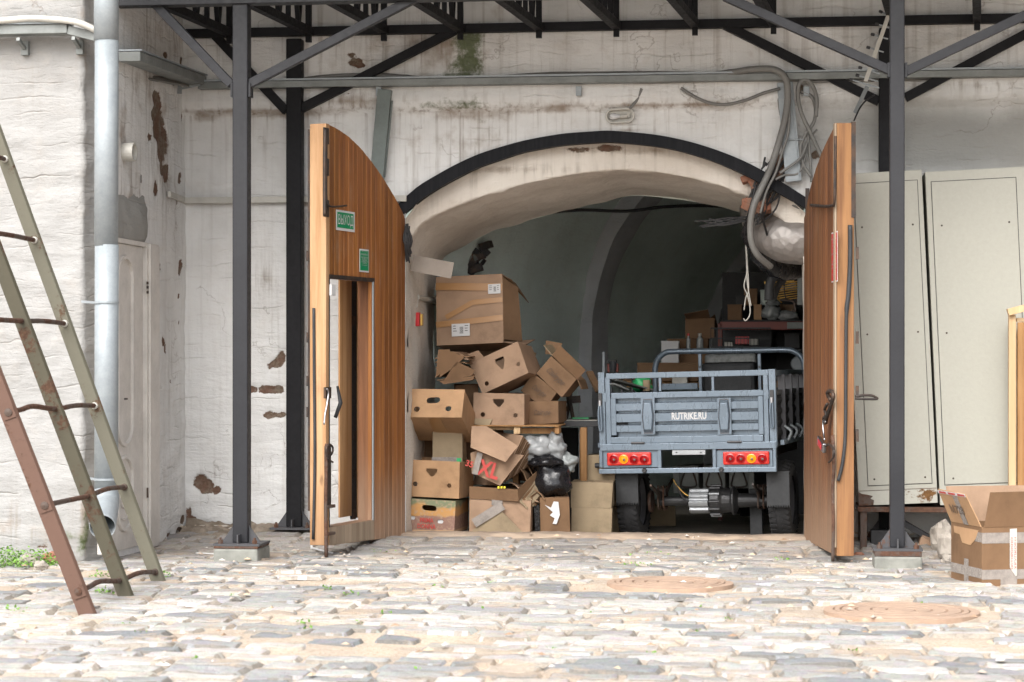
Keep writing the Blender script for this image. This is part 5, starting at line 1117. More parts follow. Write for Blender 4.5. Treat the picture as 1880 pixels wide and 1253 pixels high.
for i_, (xc, sgn2) in enumerate(((1163, -1), (1438, 1))):
    wx = T(xc, 922, .4).x; rw = .265
    tz0 = zx
    w0_ = MB(MT); w0_.lathe((wx-.075, .42, zx), (1, 0, 0), [(rw*.62, .01), (rw*.80, 0), (rw*.95, .012), (rw, .035), (rw+.003, .075), (rw, .115), (rw*.95, .138), (rw*.80, .15), (rw*.62, .14)], 48)
    wh = w0_.build('wheel', 'tyre', tk, smooth=True)
    mb = MB(MT)
    for k in range(40):
        a_ = 2*math.pi*k/40; c_, s_ = math.cos(a_), math.sin(a_)
        for j in (-1, 1):
            a2 = a_+j*.04; p1 = Vector((wx+j*.018, .42+math.cos(a_)*(rw+.004), zx+math.sin(a_)*(rw+.004))); p2 = Vector((wx+j*.066, .42+math.cos(a2+.07)*(rw-.004), zx+math.sin(a2+.07)*(rw-.004))); mb.bar(p1, p2, .022, .008, (0, math.cos(a_), math.sin(a_)))
    mb.build('tread', 'tyre', wh)
    mb = MB(MT); mb.lathe((wx-.05, .42, zx), (1, 0, 0), [(0, .05), (.05, .05), (.06, .02), (rw*.58, .03), (rw*.64, 0), (rw*.64, .1), (rw*.58, .07), (.06, .08), (0, .08)], 24); mb.build('rim', 'bikedark', wh)
    # mudflap with serrated hem
    pa, pb, yb_, yt_ = ((1130, 1172, 925, 868) if i_ == 0 else (1407, 1450, 930, 866)); a = T(pa, yt_, .10); b = T(pb, yb_, .10); n_ = 9; outl = [(a.x, a.z)]
    pts = []
    for k in range(n_): f0 = k/n_; f1 = (k+.5)/n_; pts += [(a.x+(b.x-a.x)*f0, b.z-.010), (a.x+(b.x-a.x)*f1, b.z+.012)]
    outl = [(a.x, a.z)]+pts+[(b.x, b.z-.008), (b.x, a.z)]; mb = MB(MT); mb.plate(outl[::-1], [], .10, .106); mb.build('mudflap', 'rubber', tk)
    lx = T(1215 if i_ == 0 else 1398, 900, .4).x; mb = MB(MT)
    for k in range(5): mb.tube(smoothpts([(lx, .02+k*.04, zx+.13-k*.012), (lx, .42, zx+.06-k*.012), (lx, .82-k*.04, zx+.13-k*.012)], 6), .009, 4)
    mb.box(lx-.03, .38, zx+.04, lx+.03, .46, zx+.09); mb.build('leaf_spring', 'iron', axl)
    for dx in (-.018, .018):
        mb = MB(MT); mb.tube(smoothpts([(lx+dx, .36, zx+.11), (lx+dx, .35, zx-.03), (lx+dx, .42, zx-.055), (lx+dx, .49, zx-.03), (lx+dx, .48, zx+.1)], 4), .006, 6); mb.build('u_bolt', 'rust', axl)
    mb = MB(MT); dx = lx+sgn2*.09; mb.lathe((dx, .42, zx), (1, 0, 0), [(0, 0), (.075, 0), (.075, .02), (0, .02)], 18); mb.build('brake_drum', 'rust', axl)
# battery boxes slung in front of the axle
for k, (pa, pb) in enumerate(((1247, 1283), (1290, 1332), (1338, 1376))):
    a = T(pa, 868, .75); b = T(pb, 897, .75); mb = MB(MT); mb.box(a.x, .75, b.z, b.x, 1.0, a.z+.05); bt = mb.build('battery_box', 'galv' if False else 'traymat', tk, bev=.008)
    m_ = (a.x+b.x)/2; mb = MB(MT); mb.tube(smoothpts([(m_-.03, .745, a.z), (m_-.055, .735, b.z+.03), (m_-.03, .73, b.z+.012), (m_+.03, .73, b.z+.012), (m_+.055, .735, b.z+.03), (m_+.03, .745, a.z)], 4), .006, 6); mb.build('carry_strap', 'iron', bt, smooth=True)
mb = MB(MT); a = T(1236, 868, .7); b = T(1248, 905, .7); mb.box(a.x, .7, b.z, b.x, .73, a.z+.05); mb.build('chassis_hanger', 'traymat', tk); mb = MB(MT); mb.box(T(1374, 868, .7).x, .7, T(1374, 906, .7).z, T(1384, 868, .7).x, .73, a.z+.05); mb.build('chassis_hanger', 'traymat', tk)
mb = MB(MT); a = T(1376, 925, .55); b = T(1400, 990, .55); mb.box(a.x, .55, b.z-.03, b.x, .60, a.z+.1); mb.build('prop_stand', 'rubber', tk, bev=.003)
mb = MB(MT); mb.box(X0+.06, .08, zf_-.10, X0+.11, BL, zf_-.03); mb.build('chassis_rail', 'iron', tk); mb = MB(MT); mb.box(X1-.11, .08, zf_-.10, X1-.06, BL, zf_-.03); mb.build('chassis_rail', 'iron', tk)
# front end far inside: fork, wheel and handlebar
mb = MB(MT); fy = BL+1.05; mb.lathe((-.05, fy, zx), (1, 0, 0), [(rw*.62, .01), (rw*.95, .008), (rw, .05), (rw*.95, .092), (rw*.62, .09)], 32); mb.build('front_wheel', 'tyre', tk, smooth=True)
mb = MB(MT); mb.tube([(-.07, fy, zx), (-.07, fy-.25, zx+.75)], .02, 8); mb.tube([(.07, fy, zx), (.07, fy-.25, zx+.75)], .02, 8); mb.tube(smoothpts([(-.38, fy-.5, zx+.80), (-.2, fy-.3, zx+.82), (0, fy-.25, zx+.76), (.2, fy-.3, zx+.82), (.38, fy-.5, zx+.80)], 5), .014, 8); mb.build('fork_and_handlebar', 'iron', tk)
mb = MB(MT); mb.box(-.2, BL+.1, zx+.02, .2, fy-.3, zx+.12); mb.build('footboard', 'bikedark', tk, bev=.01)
# ------------------------------------------------------------ cartons and other goods
def heart(cx, cz, w, h):      # the pentagon hand hole of fruit cartons
    return [(cx-w*.5, cz+h*.45), (cx+w*.5, cz+h*.45), (cx+w*.5, cz+h*.1), (cx+w*.12, cz-h*.5), (cx-w*.12, cz-h*.5), (cx-w*.5, cz+h*.1)]
def rrect(cx, cz, w, h, r=None):
    r = r or h/2; out = []
    for (sx, sz, a0) in ((1, 1, 0), (-1, 1, 90), (-1, -1, 180), (1, -1, 270)):
        for k in range(5): a = R(a0+k*22.5); out.append((cx+sx*(w/2-r)+r*math.cos(a), cz+sz*(h/2-r)+r*math.sin(a)))
    return out
def carton(px, py, Y, wpx, hpx, d, yaw=0, pitch=0, roll=0, mat='kraft', label='', holes=(), open_top=False, group='cartons piled in the left of the gateway', name='cardboard_box', taped=None, flaps=True, cat='cardboard box', tapemat='tapeclear'):
    """px,py: photo centre of the front face; sizes of that face in photo pixels; d depth in metres"""
    s_ = S(px, Y); w, h = wpx/s_, hpx/s_
    c_ = P(px, py, Y); Mx = Matrix.Translation(c_) @ Matrix.Rotation(R(yaw), 4, 'Z') @ Matrix.Rotation(R(roll), 4, 'Y') @ Matrix.Rotation(R(pitch), 4, 'X')
    base = Mx @ Vector((0, d/2, -h/2)); th = thing(name, label, cat, base, group)
    mb = MB(Mx); t_ = .005; x, z = w/2, h/2; rect = [(-x, -z), (x, -z), (x, z), (-x, z)]
    hl = []
    for hh in holes:
        k, hx, hz, hw, hv = hh; hx, hz, hw, hv = hx*w, hz*h, hw*w, hv*h
        hl.append({'h': heart, 'r': rrect}[k](hx, hz, hw, hv) if k != 'o' else circ(hx, hz, hw/2, hw/2*1.0))
    mb.plate(rect, hl, 0, t_)
    g_ = .0004
    mb.box(-x+g_, d-t_, -z+g_, x-g_, d, z-g_)
    mb.box(-x, t_+g_, -z+t_, -x+t_, d-t_-g_, z-t_) ; mb.box(x-t_, t_+g_, -z+t_, x, d-t_-g_, z-t_)
    mb.box(-x, t_+g_, -z, x, d-t_-g_, -z+t_-g_)
    if not open_top: mb.box(-x, t_+g_, z-t_+g_, 0-.001, d-t_-g_, z); mb.box(.001, t_+g_, z-t_+g_, x, d-t_-g_, z)
    # soften: a slightly crushed, hand-worn shape
    sd_ = abs(hash((px, py))) % 97
    for i, v in enumerate(mb.v):
        l = Mx.inverted() @ v; bul = .012*(1-abs(l.x)/x*1.0)*(1-abs(l.z)/z) if x and z else 0
        n3 = Vector((noise.noise(Vector((l.x*4+sd_, l.z*4, l.y*4))), noise.noise(Vector((l.x*4, l.z*4+sd_, l.y*4))), noise.noise(Vector((l.z*4, l.y*4, l.x*4+sd_)))))*.013
        mb.v[i] = Mx @ (l+n3)
    body = mb.build('body', mat, th, bev=.002)
    if not open_top and flaps:
        pass
    return th, Mx, w, h, d, body
def flap(th, Mx, name, pts, mat, thick=.004):
    mb = MB(Mx); mb.add(pts, [tuple(range(len(pts)))]); o = mb.build(name, mat, th, solid=thick); return o
def lab(th, Mx, x, z, w, h, mat='white', y=-.008, name='paper_label', lines=3):
    mb = MB(Mx); mb.box(x-w/2, y, z-h/2, x+w/2, y+.001, z+h/2); o = mb.build(name, mat, th)
    if lines:
        r_ = random.Random(int(x*999)+5); m2 = MB(Mx)
        for k in range(9): xx = x+w*(-.05+.022*k); m2.box(xx, y-.0012, z-h*.3, xx+w*.012*r_.choice((.5, 1)), y-.0004, z+h*.25)
        for k in range(lines): zz = z+h*(.3-.2*k); m2.box(x-w*.42, y-.0012, zz, x-w*(.18+.1*r_.random()), y-.0004, zz+h*.05); m2.box(x+w*.22, y-.0012, zz, x+w*(.35+.07*r_.random()), y-.0004, zz+h*.05)
        m2.build('printing', 'black', o)
    return o
def tape(th, Mx, x0, z0, x1, z1, wd, mat='tapeclear', y=-.0075, name='tape'):
    mb = MB(Mx); mb.bar((x0, y, z0), (x1, y, z1), wd, .0008, (0, 1, 0)) if False else None
    a, b = Vector((x0, y, z0)), Vector((x1, y, z1)); dd = (b-a).normalized(); pp = Vector((-dd.z, 0, dd.x))*wd/2; n_ = 8; gr = [[], []]
    for k in range(n_+1): q_ = a.lerp(b, k/n_); gr[0].append(q_-pp); gr[1].append(q_+pp)
    mb.sheet(gr); return mb.build(name, mat, th, solid=.0008)
FR2 = (('h', 0, .20, .20, .24), ('o', -.30, -.17, .085, 0), ('o', .32, -.17, .085, 0))
# bottom printed fruit carton
M['print'] = NT('faded_fruit_print'); _t = M['print']; _c = _t.obj(); _z = _t.n('SeparateXYZ', {0: _c}).outputs
_a = _t.noise(_c, 9, 5); _h = _t.math('ADD', _z[2], _t.math('MULTIPLY', _t.math('SUBTRACT', _a, .5), .05))
_col = _t.mix(_t.ramp(_h, .100, .112), (.27, .16, .125), (.50, .27, .10)); _h2 = _t.math('ADD', _z[2], _t.math('MULTIPLY', _t.math('SUBTRACT', _t.noise(_c, 5, 3), .5), .16))
_col = _t.mix(_t.ramp(_h2, .165, .19), _col, (.20, .22, .13)); _col = _t.mix(_t.ramp(_z[2], .018, .014), _col, (.48, .30, .17)); _col = _t.mix(_t.ramp(_t.noise(_c, 50, 5), .45, .75), _col, (.42, .30, .20))
M['print'] = _t.fin(_col, .75, 0, .3)
b1 = carton(789, 948, .22, 96, 60, .42, -4, 0, 1.6, 'print', 'printed fruit carton lettered PRIMA DONNA at the bottom left of the pile', (('r', -.01, .25, .27, .17), ('r', -.33, -.10, .12, .12), ('r', .21, -.14, .12, .12)))
th, Mx, w_, h_, d_, _ = b1
for x in (-.33, .21): lab(th, Mx, x*w_, (-.10 if x < 0 else -.15)*h_, w_*.12, h_*.13, 'white', .008, 'lid_tab', 0)
words('PRIMA\nDONNA', Mx @ Matrix.Translation((-.05*w_, 0, -.22*h_)), .36*w_, .33*h_, 'lettering', 'redink', th, y=-.010, bold=.02)
b2 = carton(793, 880, .24, 104, 68, .40, -5, 0, 2.2, 'kraft2', 'kraft fruit carton with pentagon hole, resting on the printed one', FR2, open_top=True)
b3 = carton(822, 820, .40, 58, 58, .16, 0, 2, 0, 'kraft3', 'small olive-tan closed carton standing in the open fruit carton under the tilted big one')
lab(b3[0], b3[1], -.02, -.085, .17, .03, 'tapeclear', -.009, 'tape', 0); lab(b3[0], b3[1], .075, -.088, .03, .025, 'plasticgreen', -.011, 'sticker', 0)
b4 = carton(797, 741, .20, 108, 55, .42, -5, -24, 1.0, 'kraft2', 'big orange-kraft fruit carton tilted back so its taped underside shows', (('r', -.02, .12, .22, .22), ('r', -.27, -.20, .10, .20), ('r', .25, -.20, .10, .20)), open_top=True)
th, Mx, w_, h_, d_, _ = b4
mb = MB(Mx); mb.box(-w_*.10, .004, -h_/2-.0015, w_*.12, d_, -h_/2-.0005); mb.build('tape', 'tapebrown', th)
# large taped parcel
b5 = carton(862, 569, .85, 126, 128, .42, -5, -7, -2.5, 'kraft', 'largest parcel of the pile, brown-taped with two white labels, flaps open to the right', open_top=False)
th, Mx, w_, h_, d_, body5 = b5
tape(th, Mx, -w_/2, h_*.36, w_/2, h_*.30, .05, 'tapebrown', -.009); tape(th, Mx, -w_*.35, -h_*.10, w_*.05, h_*.10, .035, 'tapebrown', -.009); tape(th, Mx, w_*.04, h_*.10, w_/2, h_*.12, .035, 'tapebrown', -.0095); tape(th, Mx, -w_/2, -h_*.20, w_/2, -h_*.14, .04, 'tapebrown', -.010)
lab(th, Mx, w_*.38, h_*.28, .085, .065, y=-.012); lab(th, Mx, -w_*.13, -h_*.29, .125, .085, y=-.012)
flap(th, Mx, 'flap', [(w_/2, .0, -h_*.45), (w_/2, .0, h_*.45), (w_/2+.07, .16, h_*.34), (w_/2+.09, .18, -h_*.44)], 'kraft4'); flap(th, Mx, 'flap', [(w_/2, .0, h_*.48), (w_/2, d_, h_*.5), (w_/2+.09, d_, h_*.20), (w_/2+.05, .05, h_*.42)], 'kraft4')
flap(th, Mx, 'flap', [(w_/2, .0, -h_*.49), (w_/2, d_, -h_*.5), (w_/2+.13, d_, -h_*.35), (w_/2+.12, .1, -h_*.52)], 'kraft')
xl0 = thing('loose_cardboard', 'loose bent cardboard sheets stuck in among the lower cartons', 'cardboard', P(960, 980, .5), 'cartons piled in the left of the gateway')
# folded cartons wedge
fc = thing('flattened_cartons', 'wad of flattened cartons squeezed beneath the largest parcel, next to the jamb', 'flattened cartons', P(832, 700, .5), 'cartons piled in the left of the gateway')
r_ = random.Random(6)
for k in range(9):
    z_ = P(832, 698-k*5.5, .5).z; xa_ = P(806+r_.uniform(-2, 2), 0+661, .5).x; xb_ = P(858+r_.uniform(-8, 14), 661, .5).x; a_ = r_.uniform(-.03, .05)
    mb = MB(); pts = []
    up = r_.uniform(.0, .05)
    gr = [[(xa_+(xb_-xa_)*i/6, yy_, z_+a_*i/6+up*math.sin(i/6*3.1)+.008*noise.noise(Vector((i, k*3, yy_)))) for i in range(7)] for yy_ in (.38, .6, .85)]
    mb.sheet(gr); mb.build('folded_sheet', ('kraft4', 'kraft')[k % 2], fc, solid=.006)
for (c4) in ([(805,642),(826,642),(824,672),(800,694)], [(826,645),(853,655),(838,672),(806,694)], [(838,664),(872,680),(866,690),(815,700)], [(806,700),(872,690),(868,698),(815,706)]):
    mb = MB(); mb.add([P(x, y, .36) for x, y in c4], [(0, 1, 2, 3)]); mb.build('folded_sheet', 'kraft5', fc, solid=.008)
b7 = carton(917, 676, .62, 96, 62, .40, -6, -4, -24, 'kraft', 'fruit carton tipped to the left on top of the upright one', (('h', 0.05, .12, .17, .36), ('o', -.33, -.28, .085, 0), ('o', .36, -.12, .085, 0)), open_top=True)
flap(b7[0], b7[1], 'flap', [(-b7[2]*.5, 0, b7[3]*.5), (-b7[2]*.2, 0, b7[3]*.5), (-b7[2]*.23, -.03, b7[3]*.72), (-b7[2]*.45, -.04, b7[3]*.74)], 'kraft')
b8 = carton(916, 752, .55, 95, 57, .40, -2, 0, .4, 'kraft', 'upright fruit carton with pentagon hand hole, standing on the timber pallet', FR2, open_top=True)
flap(b8[0], b8[1], 'flap', [(-b8[2]*.5, -.005, -b8[3]*.30), (-b8[2]*.12, -.008, -b8[3]*.32), (-b8[2]*.18, -.03, -b8[3]*.55), (-b8[2]*.5, -.02, -b8[3]*.48)], 'kraft3')
def script(bx, rot=0, cx=0, cz=0, w=.5, h=.32, txt='Сайгуре'):
    th, Mx, w_, h_, d_, _ = bx; words(txt, Mx @ Matrix.Translation((cx*w_, 0, cz*h_)) @ Matrix.Rotation(R(rot), 4, 'Y'), w*w_, h*h_, 'handwriting', 'ink', th, y=-.010, shear=.4)
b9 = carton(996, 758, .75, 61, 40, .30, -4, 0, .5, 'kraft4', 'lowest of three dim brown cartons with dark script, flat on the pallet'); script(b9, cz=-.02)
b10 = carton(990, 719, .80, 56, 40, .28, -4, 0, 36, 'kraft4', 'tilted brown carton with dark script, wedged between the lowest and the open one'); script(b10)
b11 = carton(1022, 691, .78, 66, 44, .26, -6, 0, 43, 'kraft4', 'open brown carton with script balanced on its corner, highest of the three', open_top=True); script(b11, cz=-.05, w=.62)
th, Mx, w_, h_, d_, _ = b11
flap(th, Mx, 'flap', [(-w_/2, 0, h_/2), (w_/2, 0, h_/2), (w_/2, -.02, h_*1.05), (-w_/2, -.01, h_*1.05)], 'kraft5'); flap(th, Mx, 'flap', [(-w_/2, d_, h_/2), (-w_/2, 0, h_/2), (-w_/2-.09, .02, h_*.55), (-w_/2-.09, d_, h_*.6)], 'kraft3'); flap(th, Mx, 'flap', [(w_/2, d_, h_/2), (w_/2, 0, h_/2), (w_/2+.06, .02, h_*.30), (w_/2+.06, d_, h_*.3)], 'kraft4')
flap(th, Mx, 'flap', [(-w_/2-.02, d_, h_*.4), (-w_/2-.08, d_+.01, h_*.1), (-w_/2-.14, d_, h_*.55), (-w_/2-.04, d_, h_*.95)], 'kraft4')
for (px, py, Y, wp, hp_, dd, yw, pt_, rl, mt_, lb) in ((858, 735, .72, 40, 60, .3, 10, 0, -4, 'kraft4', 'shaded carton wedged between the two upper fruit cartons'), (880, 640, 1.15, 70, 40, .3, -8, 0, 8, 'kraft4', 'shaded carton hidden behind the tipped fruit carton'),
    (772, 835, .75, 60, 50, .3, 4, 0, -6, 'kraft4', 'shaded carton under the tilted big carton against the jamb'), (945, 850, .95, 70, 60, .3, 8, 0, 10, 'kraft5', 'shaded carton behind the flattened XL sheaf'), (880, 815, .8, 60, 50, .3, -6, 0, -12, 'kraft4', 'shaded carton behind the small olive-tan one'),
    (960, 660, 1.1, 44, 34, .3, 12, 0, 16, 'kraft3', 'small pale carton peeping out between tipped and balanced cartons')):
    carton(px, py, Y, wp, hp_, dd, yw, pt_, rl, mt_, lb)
r_ = random.Random(31)
for k, (px, py, ln, an) in enumerate(((960, 905, 70, -35), (975, 890, 80, -50), (985, 920, 60, -62), (884, 905, 60, 4), (858, 770, 60, -75), (968, 850, 70, -58), (1000, 935, 60, -80))):
    q = P(px, py, .42+.03*k); Mx = Matrix.Translation(q) @ Matrix.Rotation(R(-an), 4, 'Y') @ Matrix.Rotation(R(r_.uniform(-14, 14)), 4, 'Z'); L_ = ln/290; mb = MB(Mx)
    mb.sheet([[(-L_/2+L_*i/6, yy_, .012*math.sin(i*1.3+k)+.01*noise.noise(Vector((i, yy_*9, k)))) for i in range(7)] for yy_ in (0, .15, .3)]); o = mb.build('folded_sheet', ('kraft', 'kraft4', 'kraft5', 'kraft3')[k % 4], tr2 if False else xl0, solid=.006)
# pallet bench under them
pb_ = thing('pallet_bench', 'rough timber pallet bench carrying the dim cartons behind the fruit cartons', 'bench', P(990, 900, .8))
def wbox(x0, y0, x1, y1, Ya, Yb, name, mat, parent, bev=.003):
    a = P(x0, y0, Ya); b = P(x1, y1, Ya); mb = MB(); v_ = random.uniform(.8, 1.1); mb.col = (v_,)*3; mb.box(a.x, Ya, b.z, b.x, Yb, a.z); return mb.build(name, mat, parent, bev=bev)
wbox(868, 781, 1026, 784, .48, 1.2, 'deck', 'timberin', pb_); wbox(955, 786, 1018, 797, .56, .60, 'side_board', 'timberin', pb_); wbox(943, 784, 955, 797, .50, .62, 'block', 'pine', pb_); wbox(1018, 782, 1027, 797, .50, .62, 'block', 'timberin', pb_)
wbox(870, 784, 942, 790, .55, .62, 'side_board', 'pine', pb_)
for x in (941, 1066): wbox(x, 797 if x < 1000 else 785, x+11, 985, .62 if x < 1000 else .9, .72 if x < 1000 else .97, 'leg', 'timberin', pb_)
dk = thing('work_table', 'dark table top behind the bags, with papers lying on it', 'table', P(1070, 900, 1.1))
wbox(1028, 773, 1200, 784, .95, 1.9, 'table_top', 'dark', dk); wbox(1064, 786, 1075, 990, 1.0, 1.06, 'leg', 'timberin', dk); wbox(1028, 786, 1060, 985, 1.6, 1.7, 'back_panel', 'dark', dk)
mb = MB(); a = P(1040, 770, 1.1); b = P(1098, 770, 1.1); mb.box(a.x, 1.02, a.z-.012, b.x, 1.25, a.z-.004); one(mb, 'papers', 'paleplastic', 'pale papers on the dark table beside the tricycle', 'papers')
mb = MB(); a = P(1052, 768, 1.15); b = P(1082, 768, 1.15); mb.box(a.x, 1.10, a.z-.002, b.x, 1.25, a.z+.004); one(mb, 'green_folder', 'plasticgreen', 'bright green folder lying on the pale papers', 'folder')
mb = MB(); mb.bar(P(1043, 718, 1.3), P(1052, 768, 1.2), .02, .02); mb.bar(P(1048, 722, 1.35), P(1040, 768, 1.25), .02, .02); mb.bar(P(1040, 735, 1.3), P(1066, 733, 1.3), .012, .05); one(mb, 'folding_stand', 'iron', 'black folding stand on the dark table behind the balanced carton', 'stand')
mb = MB(); mb.box(P(1034, 755, 1.1).x, 1.0, P(1034, 770, 1.1).z, P(1041, 755, 1.1).x, 1.1, P(1034, 755, 1.1).z); one(mb, 'small_tin', 'galv', 'small grey tin at the left end of the dark table', 'tin', bev=.004)
mb = MB(); mb.tube([P(1108, 647, 1.9), P(1109, 780, 1.8)], .010, 8); one(mb, 'upright_pipe', 'galv', 'thin upright pipe standing left of the tricycle tailgate', 'pipe')
mb = MB(); mb.bar(P(1082, 683, 1.7), P(1100, 720, 1.6), .05, .02); one(mb, 'leaning_plank', 'kraft4', 'short brown plank leaning left of the tricycle', 'plank')
pm = thing('hand_pump', 'small orange and black tool standing behind the left end of the tailgate', 'tool', P(1124, 690, 1.9))
wbox(1115, 668, 1135, 684, 1.9, 1.96, 'orange_frame', 'shelfred', pm, .005); mb = MB(); mb.tube([P(1125, 662, 1.88), P(1125, 688, 1.88)], [.03, .02], 10); mb.build('handle', 'rubber', pm)
wbox(1116, 661, 1132, 666, 1.86, 1.92, 'grip', 'rubber', pm, .006)
# flattened XL carton sheaf
xl = thing('flattened_cartons', 'leaning sheaf of flattened cartons printed with a big red XL', 'flattened cartons', P(915, 885, .5), 'cartons piled in the left of the gateway')
mb = MB(); mb.add([P(x, y, .32) for x, y in ((864,832),(880,826),(962,836),(918,892),(866,868))], [(0, 1, 2, 3, 4)]); 
s0 = mb.build('folded_sheet', 'kraft', xl, solid=.01)
for k in range(12):
    mb = MB(); f_ = k/11; a = [(918+k*4.4, 892-k*3.0), (960+k*2.6, 800+k*3.0), (964+k*2.6, 803+k*3.0), (922+k*4.4, 893-k*3.0)]
    mb.add([P(a[0][0], a[0][1], .34+.02*k), P(a[1][0], a[1][1], .36+.02*k), P(a[1][0]-60, a[1][1]-8, .9), P(a[0][0]-50, a[0][1]-2, .9)], [(0, 1, 2, 3)]); mb.build('folded_sheet', ('kraft', 'kraft4', 'kraft5')[k % 3], xl, solid=.007)
mb = MB(); mb.add([P(866, 783, .26), P(893, 783, .27), P(951, 819, .26), P(928, 849, .22), P(864, 822, .24)], [(0, 1, 2, 3, 4)]); mb.build('top_flap', 'kraft', xl, solid=.006)
c_ = P(897, 862, .28); Mx = Matrix.Translation(c_) @ Matrix.Rotation(R(16), 4, 'Y')
words('XL', Mx, .145, .105, 'lettering', 'redink', xl, y=0, bold=.03); words('35', Matrix.Translation(P(862, 852, .27)) @ Matrix.Rotation(R(16), 4, 'Y'), .05, .04, 'lettering', 'redink', xl, y=0, bold=.02)
mb = MB(Matrix.Translation(P(876, 852, .275)) @ Matrix.Rotation(R(14), 4, 'Y')); mb.box(-.018, 0, -.07, .02, .001, .075); mb.build('tape', 'tapeclear', xl)
# shallow tray, large taped carton below
tr2 = thing('cardboard_tray', 'cut-down shallow cardboard tray lying on the widest bottom carton', 'cardboard tray', P(915, 918, .4), 'cartons piled in the left of the gateway')
mb = MB(); mb.add([P(862, 893, .30), P(950, 899, .28), P(985, 866, .5), P(985, 880, .5), P(952, 921, .28), P(862, 916, .30)], [(0, 1, 4, 5), (1, 2, 3, 4)]); mb.build('front_wall', 'kraft5', tr2, solid=.006)
mb = MB(); mb.add([P(862, 914, .30), P(952, 919, .28), P(988, 885, .7), P(862, 895, .8)], [(0, 1, 2, 3)]); mb.build('base', 'kraft4', tr2, solid=.005)
for k in range(4):
    mb = MB(); mb.add([P(950+k*8, 918-k*2, .29+.03*k), P(984+k*3, 874+k*8, .5), P(996-k*2, 905+k*6, .5), P(968+k*5, 935-k*2, .3+.03*k)], [(0, 1, 2, 3)]); mb.build('loose_sheet', ('kraft3', 'kraft5')[k % 2], tr2, solid=.005)
mb = MB(); c_ = P(919, 896, .27); 
for k in range(3): mb.box(c_.x-.02+.02*k, c_.y, c_.z-.004, c_.x-.008+.02*k, c_.y+.002, c_.z+.010)
M['yellow'] = flat('yellow_print', (.75, .62, .03)); mb.build('yellow_print', 'yellow', tr2)
b12 = carton(918, 949, .30, 112, 62, .42, 2, 0, .8, 'kraft', 'widest bottom carton, clear-taped, with a folded triangular flap')
th, Mx, w_, h_, d_, _ = b12
flap(th, Mx, 'flap', [(-w_*.48, -.02, -h_*.48), (w_*.40, -.02, -h_*.47), (-w_*.04, -.035, h_*.30)], 'kraft3'); tape(th, Mx, -w_*.42, -h_*.2, w_*.05, h_*.35, .06, 'tapeclear', -.041); lab(th, Mx, -.02, h_*.42, .07, .035, 'tapeclear', -.012, 'tape', 0)
b13 = carton(1018, 946, .45, 54, 66, .34, 6, 0, -3, 'kraft5', 'orange-brown carton with a torn white sticker beneath the black bag')
th, Mx, w_, h_, d_, _ = b13
mb = MB(Mx); mb.plate([(-.06, .07), (-.02, .05), (0, .09), (.03, .085), (.035, -.0), (.01, -.06), (-.015, -.055), (0, -.02), (-.03, .0), (-.01, .02)][::-1], [], -.012, -.011); mb.build('torn_sticker', 'white', th)
mb = MB(Mx); mb.box(-w_/2-.035, .01, -h_*.48, -w_/2-.004, .03, h_*.3); mb.build('green_wrapping', 'plasticgreen' if False else 'bagblack', th)
for (px, py, Y, wp, hp_, dd, lb) in ((1086, 910, .75, 74, 47, .3, 'upper plain olive carton left of the tricycle wheel'), (1086, 958, .75, 74, 48, .3, 'lower plain olive carton left of the tricycle wheel'),
    (1102, 860, 1.0, 52, 49, .3, 'plain carton behind the upper olive carton, level with the tail lamp'), (1140, 908, 1.35, 34, 46, .3, 'plain carton half hidden behind the left mudflap, upper'), (1140, 956, 1.35, 34, 48, .3, 'plain carton half hidden behind the left wheel, lower'),
    (1214, 958, 2.2, 50, 56, .3, 'dim carton under the tricycle, right of its left wheel')):
    carton(px, py, Y, wp, hp_, dd, 2, 0, .3, 'kraft3', lb, group='plain cartons beside and under the tricycle')
# bags
def blob(c, rx, ry, rz, seed, amp=.25, n=26, m=18, fold=9):
    vs = []; 
    for j in range(m+1):
        th_ = math.pi*j/m
        for i in range(n):
            ph = 2*math.pi*i/n; d = Vector((math.sin(th_)*math.cos(ph), math.sin(th_)*math.sin(ph), math.cos(th_)))
            r = 1+amp*noise.noise(d*1.6+Vector((seed, 0, 0)))+amp*.45*abs(noise.noise(d*fold*.55+Vector((0, seed, 0))))-amp*.3*abs(noise.noise(d*fold+Vector((0, 0, seed))))
            vs.append((c.x+d.x*rx*r, c.y+d.y*ry*r, c.z+d.z*rz*r))
    return vs, [(j*n+i, j*n+(i+1) % n, (j+1)*n+(i+1) % n, (j+1)*n+i) for j in range(m) for i in range(n)]
bb_ = thing('bin_bag', 'shiny black bin bag slumped on the orange-brown carton', 'bag', P(1012, 912, .5))
mb = MB(); mb.add(*blob(P(1012, 878, .55), .135, .12, .125, 3, .3, 40, 28)); mb.build('sack', 'bagblack', bb_, smooth=True)
mb = MB(); mb.add(*blob(P(1000, 848, .5), .10, .08, .045, 8, .5, 24, 14)); mb.build('knotted_neck', 'bagblack', bb_, smooth=True)
for k, (x, y, Y, a_, b_, c__, sd2, mt_, lb) in enumerate(((985, 822, .55, .11, .09, .075, 5, 'bagwhite', 'crumpled white carrier bag left of the two lying above the black bin bag'), (1020, 820, .58, .065, .08, .085, 12, 'bagwhite', 'crumpled white carrier bag standing highest above the black bin bag'),
    (1040, 850, .6, .07, .06, .06, 19, 'bagclear', 'clear crumpled bag behind the right shoulder of the black bin bag'))):
    mb = MB(); mb.add(*blob(P(x, y, Y), a_, b_, c__, sd2, .5, 34, 24)); one(mb, 'carrier_bag', mt_, lb, 'bag', 'crumpled plastic bags', smooth=True)
